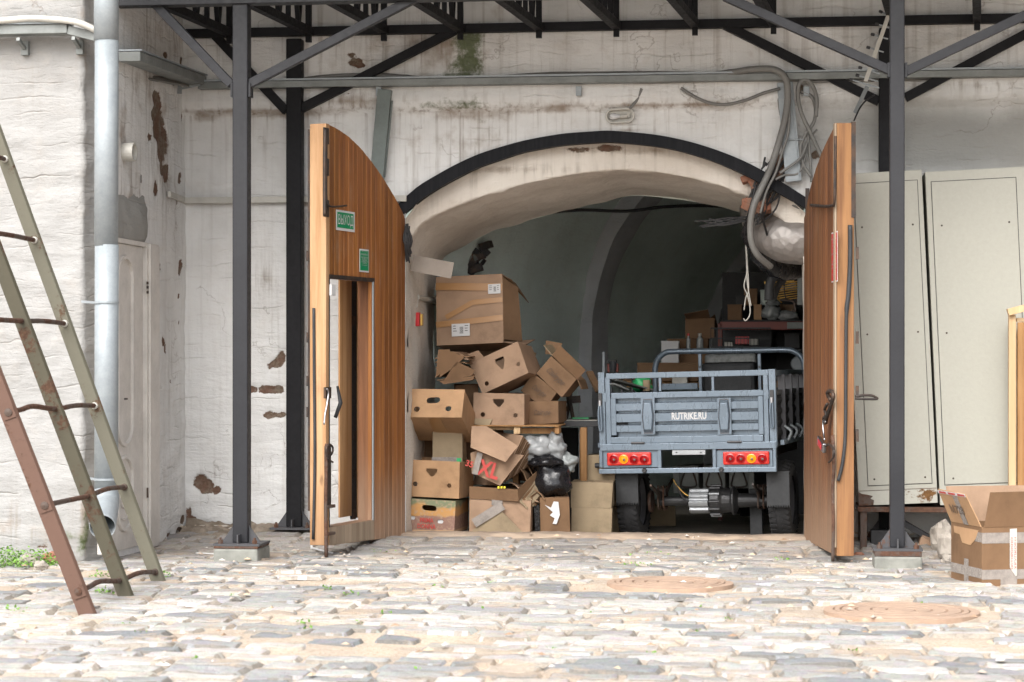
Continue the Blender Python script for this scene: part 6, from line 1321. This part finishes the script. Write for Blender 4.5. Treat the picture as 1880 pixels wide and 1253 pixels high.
# shelf of grey boxes high on the left, behind the arch
hs_ = thing('grey_hardware', 'heap of dim grey metal housings high behind the left end of the arch', 'housings', P(860, 480, 1.7))
r_ = random.Random(12)
for k in range(40):
    fx_ = r_.random(); q = P(822+78*fx_, 500-62*fx_*r_.random()-8*r_.random(), 1.8); mb = MB(Matrix.Translation(q) @ Matrix.Rotation(r_.uniform(-1, 1), 4, 'Y') @ Matrix.Rotation(r_.uniform(-.6, .6), 4, 'Z')); s3 = r_.uniform(.02, .05); mb.box(-s3, -s3, -s3*.6, s3, s3, s3*.6); mb.build('housing', r_.choice(('dark', 'traymat', 'iron')), hs_, bev=.003)
# goods on the shelves at the back right
sh = thing('rack', 'storage rack with a dark red beam deep behind the tricycle', 'rack', P(1400, 985, 2.9))
wbox(1322, 591, 1480, 606, 2.8, 2.86, 'beam', 'shelfred', sh); wbox(1322, 588, 1480, 591, 2.8, 3.5, 'shelf_board', 'dark', sh); wbox(1300, 641, 1480, 646, 2.8, 3.5, 'shelf_board', 'dark', sh); wbox(1425, 608, 1480, 700, 3.4, 3.5, 'back_panel', 'dark', sh)
for x in (1318, 1480): wbox(x, 594, x+8, 985, 2.8, 2.86, 'upright', 'shelfred', sh)
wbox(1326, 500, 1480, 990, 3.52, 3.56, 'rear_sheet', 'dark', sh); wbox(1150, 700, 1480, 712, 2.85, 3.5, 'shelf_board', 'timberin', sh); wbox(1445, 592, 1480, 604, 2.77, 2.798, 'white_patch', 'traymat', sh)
def small(px0, py0, px1, py1, Y, mat, lb, cat='box', name='stored_box', rot=0, grp='goods on the storeroom shelves', d=.25):
    q = P((px0+px1)/2, (py0+py1)/2, Y); w_ = (px1-px0)/S(px0, Y); h_ = (py1-py0)/S(px0, Y); mb = MB(Matrix.Translation(q) @ Matrix.Rotation(R(rot), 4, 'Y')); mb.box(-w_/2, 0, -h_/2, w_/2, d, h_/2)
    th = thing(name, lb, cat, q-Vector((0, 0, h_/2)), grp); mb.build('body', mat, th, bev=.004)
    m2 = MB(mb.M); m2.box(-w_/2-.002, -.002, h_/2-.012, w_/2+.002, d+.002, h_/2+.003); m2.build('lid', mat, th, bev=.002); return th
small(1225, 623, 1300, 668, 3.0, 'kraft4', 'closed brown carton with bottles standing before it, left of the rib'); th_ = small(1258, 585, 1312, 622, 3.05, 'kraft4', 'open brown carton stacked above the one with bottles')
mb = MB(); mb.add([P(1260, 586, 3.05), P(1256, 577, 2.95), P(1300, 569, 2.95), P(1304, 584, 3.05)], [(0, 1, 2, 3)]); mb.build('flap', 'kraft5', th_, solid=.005)
mb = MB(); mb.add([P(1304, 584, 3.05), P(1312, 578, 3.1), P(1317, 600, 3.3), P(1310, 614, 3.05)], [(0, 1, 2, 3)]); mb.build('flap', 'kraft4', th_, solid=.005)
small(1214, 627, 1246, 667, 2.8, 'white', 'pale grey box behind the left bend of the headboard hoop', d=.15); small(1170, 667, 1282, 700, 2.8, 'kraft4', 'long low brown carton behind the bed of the tricycle'); small(1234, 690, 1262, 706, 2.7, 'paleplastic', 'small pale box on the long low carton')
small(1366, 531, 1390, 560, 3.0, 'kraft4', 'dim brown box highest on the shelf behind the dangling wires'); small(1384, 560, 1398, 588, 2.95, 'kraft2', 'narrow orange-brown box on the shelf left of the clear bag'); small(1432, 560, 1458, 588, 3.1, 'kraft', 'pale brown box on the shelf behind the white bag'); small(1396, 533, 1410, 560, 3.1, 'inner', 'narrow pale green box on the shelf behind the clear bag')
for (x, y, a_, c__, sd2, mt_, lb) in ((1415, 574, .065, .06, 4, 'bagclear', 'clear plastic bag between two boxes on the shelf'), (1448, 580, .075, .04, 9, 'bagwhite', 'white plastic bag on the shelf beside the right gate leaf'), (1418, 556, .05, .03, 15, 'bagclear', 'small clear bag on top of the shelf goods')):
    mb = MB(); mb.add(*blob(P(x, y, 2.9), a_, .06, c__, sd2, .4, 26, 18)); one(mb, 'plastic_bag', mt_, lb, 'bag', 'goods on the storeroom shelves', smooth=True)
for (x0_, y0_, x1_, y1_, mt_, lb) in ((1336, 560, 1362, 588, 'kraft4', 'dim brown box at the left end of the shelf'), (1350, 543, 1368, 560, 'dark', 'dark box stacked at the left end of the shelf'), (1440, 612, 1468, 640, 'dark', 'dark box right of the black wire-sided crate'),
    (1395, 690, 1412, 700, 'shelfred', 'dark red tool box behind the right bed corner'), (1136, 690, 1166, 702, 'kraft4', 'low brown box behind the left bed corner'), (1460, 538, 1476, 560, 'iron', 'black box under the hook at the right leaf')):
    small(x0_, y0_, x1_, y1_, 3.0, mt_, lb)
cr = thing('black_crate', 'black wire-sided crate with pink and pale things inside, on the lower shelf', 'crate', P(1360, 640, 2.85), 'goods on the storeroom shelves')
a, b = P(1305, 603, 2.75), P(1415, 640, 2.75); mb = MB(); mb.box(a.x, 2.75, b.z, b.x, 3.1, b.z+.01); mb.box(a.x, 3.09, b.z, b.x, 3.1, a.z)
for k in range(19): x = a.x+(b.x-a.x)*k/18; mb.bar((x, 2.752, b.z), (x, 2.752, a.z), .004, .004)
for z in (a.z, (a.z+b.z)/2, b.z+.012): mb.bar((a.x, 2.75, z), (b.x, 2.75, z), .010, .010)
mb.build('basket', 'rubber', cr)
for (x0, y0, x1, y1, mt_) in ((1350, 618, 1375, 632, 'redplastic'), (1376, 622, 1392, 634, 'paleplastic'), (1330, 628, 1345, 637, 'paleplastic')): wbox(x0, y0, x1, y1, 2.85, 2.95, 'content', mt_, cr)
for k, (x, lb) in enumerate(((1264, 'tall bottle with a red cap before the closed carton, left one'), (1285, 'wide clear jar before the closed carton, right of the red-capped bottle'))):
    th = thing('bottle' if k == 0 else 'jar', lb, 'bottle' if k == 0 else 'jar', P(x, 642, 2.85), 'goods on the storeroom shelves'); s3 = (.016, .026)[k]; mb = MB(); mb.lathe(P(x, 641, 2.85), (0, 0, 1), [(0, 0), (s3, 0), (s3, .075), (s3*.5, .09), (s3*.5, .10), (0, .10)], 14); mb.build('glass', 'bagclear', th, smooth=False); mb = MB(); mb.lathe(P(x, 641, 2.85)+Vector((0, 0, .10)), (0, 0, 1), [(0, 0), (s3*.6, 0), (s3*.6, .018), (0, .018)], 12); mb.build('cap', 'redplastic' if k == 0 else 'paleplastic', th)
# brass wire basket hanging
wb = thing('wire_basket', 'tilted brass wire basket with a white sheet in it, hanging right above the shelf', 'basket', P(1440, 560, 1.6))
for k in range(8):
    f_ = k/7; mb = MB(); mb.tube([P(1408+f_*24, 526+f_*26, 1.5+.1*f_), P(1478, 515+f_*30, 1.5+.1*f_)], .004, 6); mb.build('wire', 'gold', wb)
mb = MB(); mb.tube(smoothpts([P(1404, 517, 1.5), P(1408, 526, 1.5), P(1435, 556, 1.6)], 3), .006, 6); mb.tube([P(1404, 520, 1.5), P(1458, 516, 1.5)], .006, 6); mb.build('rim_wire', 'gold', wb)
mb = MB(); mb.add([P(1415, 530, 1.52), P(1460, 520, 1.52), P(1464, 532, 1.7), P(1440, 534, 1.7)], [(0, 1, 2, 3)]); mb.build('white_sheet', 'white', wb, solid=.004)
mb = MB(); mb.tube(smoothpts([P(1432, 551, 1.45), P(1455, 553, 1.45), P(1459, 562, 1.45), P(1460, 571, 1.45), P(1454, 570, 1.45)], 4), .008, 6); one(mb, 'iron_hook', 'iron', 'black iron hook hanging below the brass wire basket', 'hook')
cable([(1440,520),(1440,535),(1443,550)], .004, 'blue tie cord on the brass wire basket', 'cable', 1.45, 'cord', 'cord')
mb = MB(); mb.box(P(1464, 520, 1.4).x, 1.4, P(1464, 560, 1.4).z, P(1475, 520, 1.4).x, 1.46, P(1464, 500, 1.4).z); one(mb, 'grey_bar', 'traymat', 'upright grey bar beside the brass basket at the right leaf', 'bar')
# things lying in the tricycle bed
mb = MB(); mb.bar(P(1122, 697, .95), P(1190, 716, 1.2), .10, .01); mb.bar(P(1124, 705, .9), P(1150, 716, 1.0), .05, .01); one(mb, 'metal_sheets', 'traymat', 'loose metal sheets sloping in the bed of the tricycle', 'sheets')
mb = MB(); mb.add(*blob(P(1178, 706, 1.3), .075, .08, .05, 3, .5, 18, 12)); one(mb, 'green_cloth', 'plasticgreen', 'crumpled bright green cloth in the bed of the tricycle', 'cloth', smooth=True)
mb = MB(); mb.tube([P(1187, 718, 1.15), P(1187, 698, 1.15)], .026, 12); one(mb, 'tin_can', 'kraft3', 'tan can beside the green cloth in the tricycle bed', 'can')

# ------------------------------------------------------------ right side: cabinets, bench, carton, crate, rubble
YCb = -.52
M['creamlow'] = M['creamrust']
def cabinet(pxl_b, pxr_b, ptop, pbase, label, rotdeg, door):
    b0, b1_ = P(pxl_b, pbase, YCb), P(pxr_b, pbase, YCb); w_ = b1_.x-b0.x; h_ = P(pxl_b, ptop, YCb).z-b0.z
    Mx = Matrix.Translation(b0) @ Matrix.Rotation(R(-rotdeg), 4, 'Y'); fr = Frame(Mx); th = thing('metal_cabinet', label, 'cabinet', b0, 'cream metal cabinets on the bench')
    mb = MB(Mx); mb.box(0, 0, .0, w_, .40, h_); cb_ = mb.build('carcass', 'cream', th, bev=.004)
    d0, d1, d2, d3 = door; v0 = fr(d0, 600); v1 = fr(d1, 600); zt_ = fr((d0+d1)/2, d2).z; zb_ = fr((d0+d1)/2, d3).z
    mb = MB(Mx); x0_, x1_ = max(.03, v0.x), min(w_-.03, v1.x); mb.box(x0_, -.004, zb_, x1_, -.0005, zt_); dr2 = mb.build('door', 'cream', th, bev=.002)
    mb = MB(Mx); g_ = .004; mb.box(x0_-g_, -.0015, zb_-g_, x0_-.0005, -.0003, zt_+g_); mb.box(x1_+.0005, -.0015, zb_-g_, x1_+g_, -.0003, zt_+g_); mb.box(x0_, -.0015, zb_-g_, x1_, -.0003, zb_-.0005); mb.box(x0_, -.0015, zt_+.0005, x1_, -.0003, zt_+g_); mb.build('door_gap', 'black', th)
    for fx in (.10, .90):
        for fz in (.02, .5, .855): mb = MB(Mx); mb.lathe((x0_+(x1_-x0_)*fx, -.004, zb_+(zt_-zb_)*fz), (0, -1, 0), [(.006, 0), (.004, .003), (0, .003)], 8); mb.build('rivet', 'iron', dr2)
    mb = MB(Mx); mb.box(.002, -.003, .0, w_-.002, -.0005, .085); mb.build('plinth', 'creamrust', th, bev=.002)
    mb = MB(Mx); mb.box(.002, -.0032, .086, w_-.002, -.0025, .089); mb.build('plinth_gap', 'rust', th)
    return th, Mx, fr, w_, h_
ca = cabinet(1577, 1722, 319, 929, 'left cream metal cabinet leaning behind the right post, rusty at its foot', 2.75, (1580, 1698, 334, 890))
cb2 = cabinet(1726, 1916, 315, 928, 'right cream metal cabinet, wider, behind the open carton', 2.55, (1722, 1877, 330, 888))
mb = MB(ca[1]); mb.plate([(0.0, .0), (.085, 0), (.09, .03), (.07, .04), (.085, .055), (.05, .065), (.02, .07), (0, .085)], [], -.006, -.0035); mb.build('rust_hole', 'rust', ca[0])
bn = thing('rusty_bench', 'rusty angle-iron bench carrying the two cream cabinets', 'bench', P(1660, 1015, YCb))
q0, q1 = P(1575, 930, YCb), P(1930, 943, YCb); mb = MB(); mb.box(q0.x, YCb-.01, q1.z, q1.x, YCb+.43, q0.z-.002); mb.build('top_frame', 'rust', bn, bev=.002)
for px in (1586, 1900): a = P(px, 661, YCb); mb = MB(); mb.box(a.x-.02, YCb, gz(a.x, YCb)-.02, a.x+.018, YCb+.03, q1.z); mb.build('leg', 'rust', bn); mb = MB(); mb.box(a.x-.02, YCb+.38, gz(a.x, -.1)-.02, a.x+.018, YCb+.41, q1.z); mb.build('leg', 'rust', bn)
for k, (x0, y0, x1, y1, rot, mt_, lb) in enumerate(((1640, 962, 1720, 985, 30, 'dark', 'dark board slanting under the rusty bench'), (1688, 985, 1712, 1014, 18, 'kraft', 'small tan block on end under the rusty bench by the post'), (1600, 975, 1640, 1010, 0, 'dark', 'black box in the shadow under the rusty bench'))):
    q = P((x0+x1)/2, (y0+y1)/2, YCb+.12); w_, h_ = (x1-x0)/S(x0, 0), (y1-y0)/S(x0, 0)*(.45 if k == 0 else 1); mb = MB(Matrix.Translation(q) @ Matrix.Rotation(R(rot), 4, 'Y')); mb.box(-w_/2, 0, -h_/2, w_/2, .12, h_/2)
    if k == 0: mb.M = mb.M @ Matrix.Translation((0, -.004, 0)); 
    o = one(mb, ('slanting_board', 'timber_block', 'black_box')[k], mt_, lb, ('board', 'block', 'box')[k], bev=.003)
def rock(c, rx, ry, rz, seed, mat, label, grp='rubble by the rusty bench'):
    mb = MB(); vs, fs = blob(c, rx, ry, rz, seed, .35, 16, 10, 5); mb.add(vs, fs); return one(mb, 'stone', mat, label, 'stone', grp, bev=0)
def gr_at(px, py, Y, up): q = P(px, py, Y); return Vector((q.x, Y, gz(q.x, Y)+up))
rock(gr_at(1728, 990, -.55, .075), .075, .08, .095, 3, 'stone', 'grey-brown stone behind the bright one, left of the open carton'); rock(gr_at(1738, 1000, -1.0, .075), .05, .06, .085, 7, 'stone', 'brightest chunk of broken stone against the open carton'); rock(gr_at(1741, 1035, -1.25, .03), .04, .04, .035, 9, 'stone', 'small stone lying at the left corner of the open carton')
rock(gr_at(1577, 1018, -.8, .012), .03, .02, .014, 5, 'brickred', 'flat tan pebble right of the right gate leaf foot')
for k, (x, y, r3, mt_, lb) in enumerate(((75, 1015, .035, 'stone', 'grey stone beside the weeds under the bright wall'), (55, 1008, .05, 'stone', 'pinkish lump of rubble among the weeds'), (95, 1003, .045, 'brickred', 'reddish lump of rubble right of the weeds'), (5, 990, .08, 'stone', 'dark hollow foundation stone at the left edge of the photo'))):
    rock(G(x, y+30)+Vector((0, 0, r3*.5)), r3*1.2, r3, r3*.8, 20+k, mt_, lb, 'rubble at the foot of the bright wall')
# open carton
ob = P(1803, 1079, 0); dC = 11.15
def CP(px, py): return PD(px, py, dC)
zg = PD(1803, 1079, dC).z; cor = PD(1803, 1079, dC)
Lft = PD(1746, 1066, dC+.40); Rgt = PD(1900, 1084, dC+.10)
u1 = Vector((Rgt.x-cor.x, Rgt.y-cor.y, 0)).normalized(); u2 = Vector((Lft.x-cor.x, Lft.y-cor.y, 0)); L2 = u2.length; u2.normalize(); u1 = Vector((-u2.y, u2.x, 0)); u1 = u1 if u1.x > 0 else -u1
hC = PD(1803, 968, dC).z-zg; wC = .46; Z = Vector((0, 0, 1))
oc = thing('open_carton', 'big open brown carton with warning tape, on the cobbles at the right edge', 'cardboard box', Vector((cor.x, cor.y, zg)))
MC = Matrix(((u1.x, u2.x, 0, cor.x), (u1.y, u2.y, 0, cor.y), (0, 0, 1, zg), (0, 0, 0, 1)))
mb = MB(MC); tt_ = .006; mb.box(0, 0, 0, wC, tt_, hC); mb.box(0, tt_, 0, tt_, L2-tt_, hC); mb.box(0, L2-tt_, 0, wC, L2, hC); mb.box(wC-tt_, tt_, 0, wC, L2-tt_, hC); mb.box(tt_, tt_, .002, wC-tt_, L2-tt_, .008); mb.build('body', 'kraft5', oc, bev=.002)
hf = .185
mb = MB(MC); mb.add([(.012, -.0, hC), (wC, -.0, hC), (wC, -.04, hC+hf), (.03, -.035, hC+hf-.006)], [(0, 1, 2, 3)]); mb.build('flap', 'kraft5', oc, solid=.005)
mb = MB(MC); mb.add([(0, .01, hC), (0, L2-.005, hC), (-.075, L2-.005, hC+hf*.93), (-.075, .035, hC+hf*.9)], [(0, 1, 2, 3)]); lf2 = mb.build('flap', 'kraft2', oc, solid=.005)
mb = MB(MC); mb.add([(.0, L2, hC), (wC, L2, hC), (wC, L2+.02, hC+hf), (-.02, L2+.02, hC+hf)], [(0, 1, 2, 3)]); mb.build('flap', 'kraft', oc, solid=.005)
mb = MB(MC); mb.add([(wC, .01, hC), (wC, L2, hC), (wC+.06, L2, hC+hf), (wC+.06, .02, hC+hf)], [(0, 1, 2, 3)]); mb.build('flap', 'kraft', oc, solid=.005)
def cstrip(z0, z1, name='tape', mat='tapeclear'):
    mb = MB(MC); mb.box(-.0012, -.0014, z0, wC, -.0004, z1); o = mb.build(name, mat, oc); mb = MB(MC); mb.box(-.0014, .0, z0+.004, -.0004, L2, z1+.004); mb.build(name, mat, oc)
cstrip(.04, .09); mb = MB(MC); mb.box(-.0012, -.0014, hC-.085, wC, -.0004, hC-.03); mb.build('tape', 'tapeclear', oc); mb = MB(MC); mb.box(-.0014, 0, hC-.08, -.0004, L2*.22, hC-.03); mb.build('tape', 'tapeclear', oc)
mb = MB(MC); mb.box(-.0022, L2*.42, .0, -.0016, L2*.56, .13); mb.build('tape', 'tapeclear', oc); mb = MB(MC); mb.box(.10, -.0022, 0, .19, -.0016, .06); mb.build('tape', 'tapeclear', oc)
mb = MB(MC); mb.plate([(.0-L2*.9, hC-.02), (-L2*.1, hC-.02), (-L2*.2, hC-.07), (-L2*.35, hC-.105), (-L2*.62, hC-.10), (-L2*.7, hC-.06), (-L2*.88, hC-.055)], [], 0, .0005)
for i, v in enumerate(mb.v): l = MC.inverted() @ v; mb.v[i] = MC @ Vector((-.0018-l.y, -l.x, l.z))
mb.build('torn_patch', 'kraft2', oc)
# warning tape, upright on the front
ft = T(0, 0) if False else None
fF = Frame(MC); q = fF(1862, 1000); x_ = q.x; mb = MB(MC); mb.plate([(x_-.025, .10), (x_+.006, .055), (x_+.013, .057), (x_+.013, hC-.01), (x_-.025, hC-.012)], [], -.004, -.0025); wt = mb.build('warning_tape', 'paleplastic', oc)
words('ОСТОРОЖНО!', MC @ Matrix.Translation((x_-.014, -.0045, hC*.56)) @ Matrix.Rotation(R(-90), 4, 'Y'), .165, .012, 'lettering', 'redink', wt, y=0, bold=.02)
words('ХРУПКОЕ!!!', MC @ Matrix.Translation((x_+.004, -.0045, hC*.56)) @ Matrix.Rotation(R(-90), 4, 'Y'), .165, .010, 'lettering', 'redink', wt, y=0, bold=.02)
# marks on the left flap, in its own plane
a_ = MC @ Vector((0, L2, hC)); b_ = MC @ Vector((0, .01, hC)); c_ = MC @ Vector((-.075, L2, hC+hf*.93)); X = (b_-a_).normalized(); Zf = (c_-a_); Zf = (Zf-X*Zf.dot(X)).normalized(); Yf = Zf.cross(X)
MF = Matrix(((X.x, Yf.x, Zf.x, a_.x), (X.y, Yf.y, Zf.y, a_.y), (X.z, Yf.z, Zf.z, a_.z), (0, 0, 0, 1)))
sgf = -1 if (MF.to_3x3() @ Vector((0, 1, 0))).dot(ray(1770, 930)) > 0 else 1
mb = MB(MF); mb.box(.0, sgf*.005, hf*.90, L2-.04, sgf*.0062, hf*.99); ed = mb.build('warning_tape', 'white', lf2)
for k in range(3): mb = MB(MF); mb.box(.02+k*L2*.30, sgf*.0066, hf*.915, .02+k*L2*.30+L2*.23, sgf*.007, hf*.975); mb.build('red_print', 'redink', lf2)
mb = MB(MF); mb.box(L2*.45, sgf*.0045, .0, L2*.60, sgf*.005, hf*.9); mb.build('tape', 'tapeclear', lf2)
words('М728', MF @ Matrix.Translation((L2*.42, 0, hf*.45)), L2*.42, .05, 'handwriting', 'ink', lf2, y=sgf*.006)
# pale timber frame at the right edge
cf = thing('timber_crate', 'pale new timber frame crate standing at the right edge behind the open carton', 'crate', P(1880, 960, -.85))
def wb2(x0, y0, x1, y1, Ya, Yb, name): return wbox(x0, y0, x1, y1, Ya, Yb, name, 'pine', cf, .002)
wb2(1852, 578, 1865, 1015, -.90, -.86, 'post'); mb = MB(); mb.col = (1, 1, 1); mb.bar(P(1850, 574, -.9), P(1960, 545, -.9), .06, .04, (0, 0, 1)); mb.build('top_board', 'pine', cf, bev=.002); wb2(1866, 584, 1960, 591, -.88, -.85, 'top_rail'); wb2(1950, 580, 1962, 1015, -.9, -.86, 'post')
wbox(1868, 592, 1949, 1000, -.60, -.585, 'plywood_back', 'timberin', cf); wb2(1852, 590, 1866, 1010, -.62, -.58, 'post')

# ------------------------------------------------------------ iron ladder in the foreground
feet = {'A': G(165, 1130), 'B': G(236, 1098), 'C': G(296, 1070)}
zr_ = {5: .03, 4: .42, 3: .842, 2: 1.268, 1: 1.70, 0: 2.12}
ld = thing('iron_ladder', 'long iron ladder of three flat rusty stringers leaning in the left foreground', 'ladder', feet['B'])
def dep(p): d = p-CAM; return -d.x*math.sin(YAW)+d.y*math.cos(YAW)
strs = {'A': ([(165, 1128), (0, 715)], 'ladder_red', .068), 'B': ([(236, 1097), (0, 480)], 'ladder_green', .064), 'C': ([(296, 1070), (0, 266)], 'ladder_pale', .062)}
ends = {}
for k, (pp, mt_, wd) in strs.items():
    D_ = dep(feet[k]); a = PD(pp[0][0]-4, pp[0][1], D_); b = PD(pp[1][0], pp[1][1], D_+.0); d = (b-a).normalized(); a = a-d*.03; L = 2.75; ends[k] = (a, d)
    mb = MB(); mb.bar(a, a+d*L, .012, wd, Vector((1, 0, 0))) if False else None
    fwd = Vector((-math.sin(YAW), math.cos(YAW), 0)); sd3 = d.cross(fwd).normalized()*wd/2; th3 = (fwd*.85+Vector((.5, 0, 0))).normalized()*.011
    n_ = 12; vs = []; fs = []
    for i in range(n_+1):
        q = a+d*L*i/n_+sd3*.04*noise.noise(Vector((i*.4, ord(k), 0)))
        vs += [q-sd3-th3, q+sd3-th3, q+sd3+th3, q-sd3+th3]
    for i in range(n_):
        for j in range(4): fs.append((i*4+j, i*4+(j+1) % 4, (i+1)*4+(j+1) % 4, (i+1)*4+j))
    fs += [(0, 1, 2, 3), (n_*4+3, n_*4+2, n_*4+1, n_*4)]
    mb.add(vs, fs); mb.build('stringer', mt_, ld, bev=.002)
def onst(k, z): a, d = ends[k]; return a+d*((z-a.z)/d.z)
for i, z in zr_.items():
    A_, B_, C_ = onst('A', z), onst('B', z-(.02 if i == 5 else 0)), onst('C', z-(.05 if i == 5 else 0))
    bend = Vector((0, 0, .02)) if i in (3, 5) else Vector((0, 0, .0)); mb = MB(); pts = [A_, A_.lerp(B_, .25)+bend*.4, A_.lerp(B_, .5)+bend, B_, B_.lerp(C_, .5)+Vector((0, 0, .003*i)), C_]
    mb.tube(smoothpts(pts, 4), .0125, 10); rg = mb.build('rung', 'rust', ld, smooth=True)
    fwd = Vector((-math.sin(YAW), math.cos(YAW), 0)); mb = MB(); mb.lathe(A_-fwd*.004, -fwd, [(0, 0), (.02, .0), (.018, .016), (0, .02)], 10); mb.build('rivet_head', 'rust', rg)
    if i in (5, 4, 3): mb = MB(Matrix.Translation(A_-fwd*.012) @ Matrix.Rotation(YAW, 4, 'Z') @ Matrix.Rotation(R(-20), 4, 'Y')); mb.box(-.028, -.003, -.03, .028, .003, .03); mb.build('washer_plate', 'ladder_red', rg)
    mb = MB(); mb.lathe(C_-fwd*.010, -fwd, [(0, 0), (.019, .0), (.016, .012), (0, .016)], 10); mb.build('rivet_head', 'rust' if i > 3 else 'paleplastic', rg)
# odds on the ground
mb = MB(); a, b = G(362, 1019), G(398, 1021); mb.bar(a+Vector((0, 0, .012)), b+Vector((0, 0, .012)), .03, .004); one(mb, 'paper_strip', 'white', 'white strip of paper on the cobbles left of the left front post', 'litter')
mb = MB(); a, b = G(572, 1012), G(610, 1020); mb.bar(a+Vector((0, 0, .02)), b+Vector((0, 0, .015)), .012, .008); mb.bar(a+Vector((0, 0, .0)), a+Vector((0, 0, .05)), .012, .008, (0, 1, 0)); one(mb, 'plastic_bracket', 'white', 'bent white plastic bracket lying under the left gate leaf', 'litter')
mb = MB(); rng = random.Random(8)
for _ in range(160):
    px = rng.uniform(330, 740) if rng.random() < .7 else rng.uniform(1570, 1740); q = G(px, rng.uniform(968, 990)); q.y = min(q.y, -.06); a = rng.random()*6.28; L = rng.uniform(.01, .05); z = gz(q.x, q.y)+rng.uniform(.01, .03); d = Vector((math.cos(a), math.sin(a)*.5, rng.uniform(-.1, .1)))*L
    k = rng.choice([(.32, .25, .18), (.5, .42, .33), (.6, .55, .5), (.22, .17, .12)]); mb.col = k; mb.bar(Vector((q.x, q.y, z))-d, Vector((q.x, q.y, z))+d, rng.uniform(.004, .02), rng.uniform(.003, .012))
tag(mb.build('wall_foot_litter', 'chips'), 'broken twigs and crumbs of plaster along the foot of the wall', 'litter', kind='stuff')
# heap of dirt against the corner
mb = MB(); rows = []
for j in range(26):
    rows.append([])
    for i in range(130):
        f_ = i/129; x = XC+.02+1.55*f_; y = -.02-.30*(j/25)*(1-.5*f_); z = gz(x, y)-.01+(.075*(1-j/25)**1.5)*(1-f_)**.7+.035*noise.noise(Vector((x*9, y*9, 0)))+.014*noise.noise(Vector((x*30, y*30, 0))); rows[-1].append((x, y, z-(.03 if j == 25 else 0)))
mb.sheet(rows); M['dirt'] = simple('crumbly_dirt', (.17, .135, .10), .95, 0, .35, 9, 1.0, bs=45, c2=(.30, .25, .20)); tag(mb.build('dirt_heap', 'dirt', smooth=False), 'low heap of dirt and crumbled mortar along the foot of the wall at the left corner', 'dirt', kind='stuff')
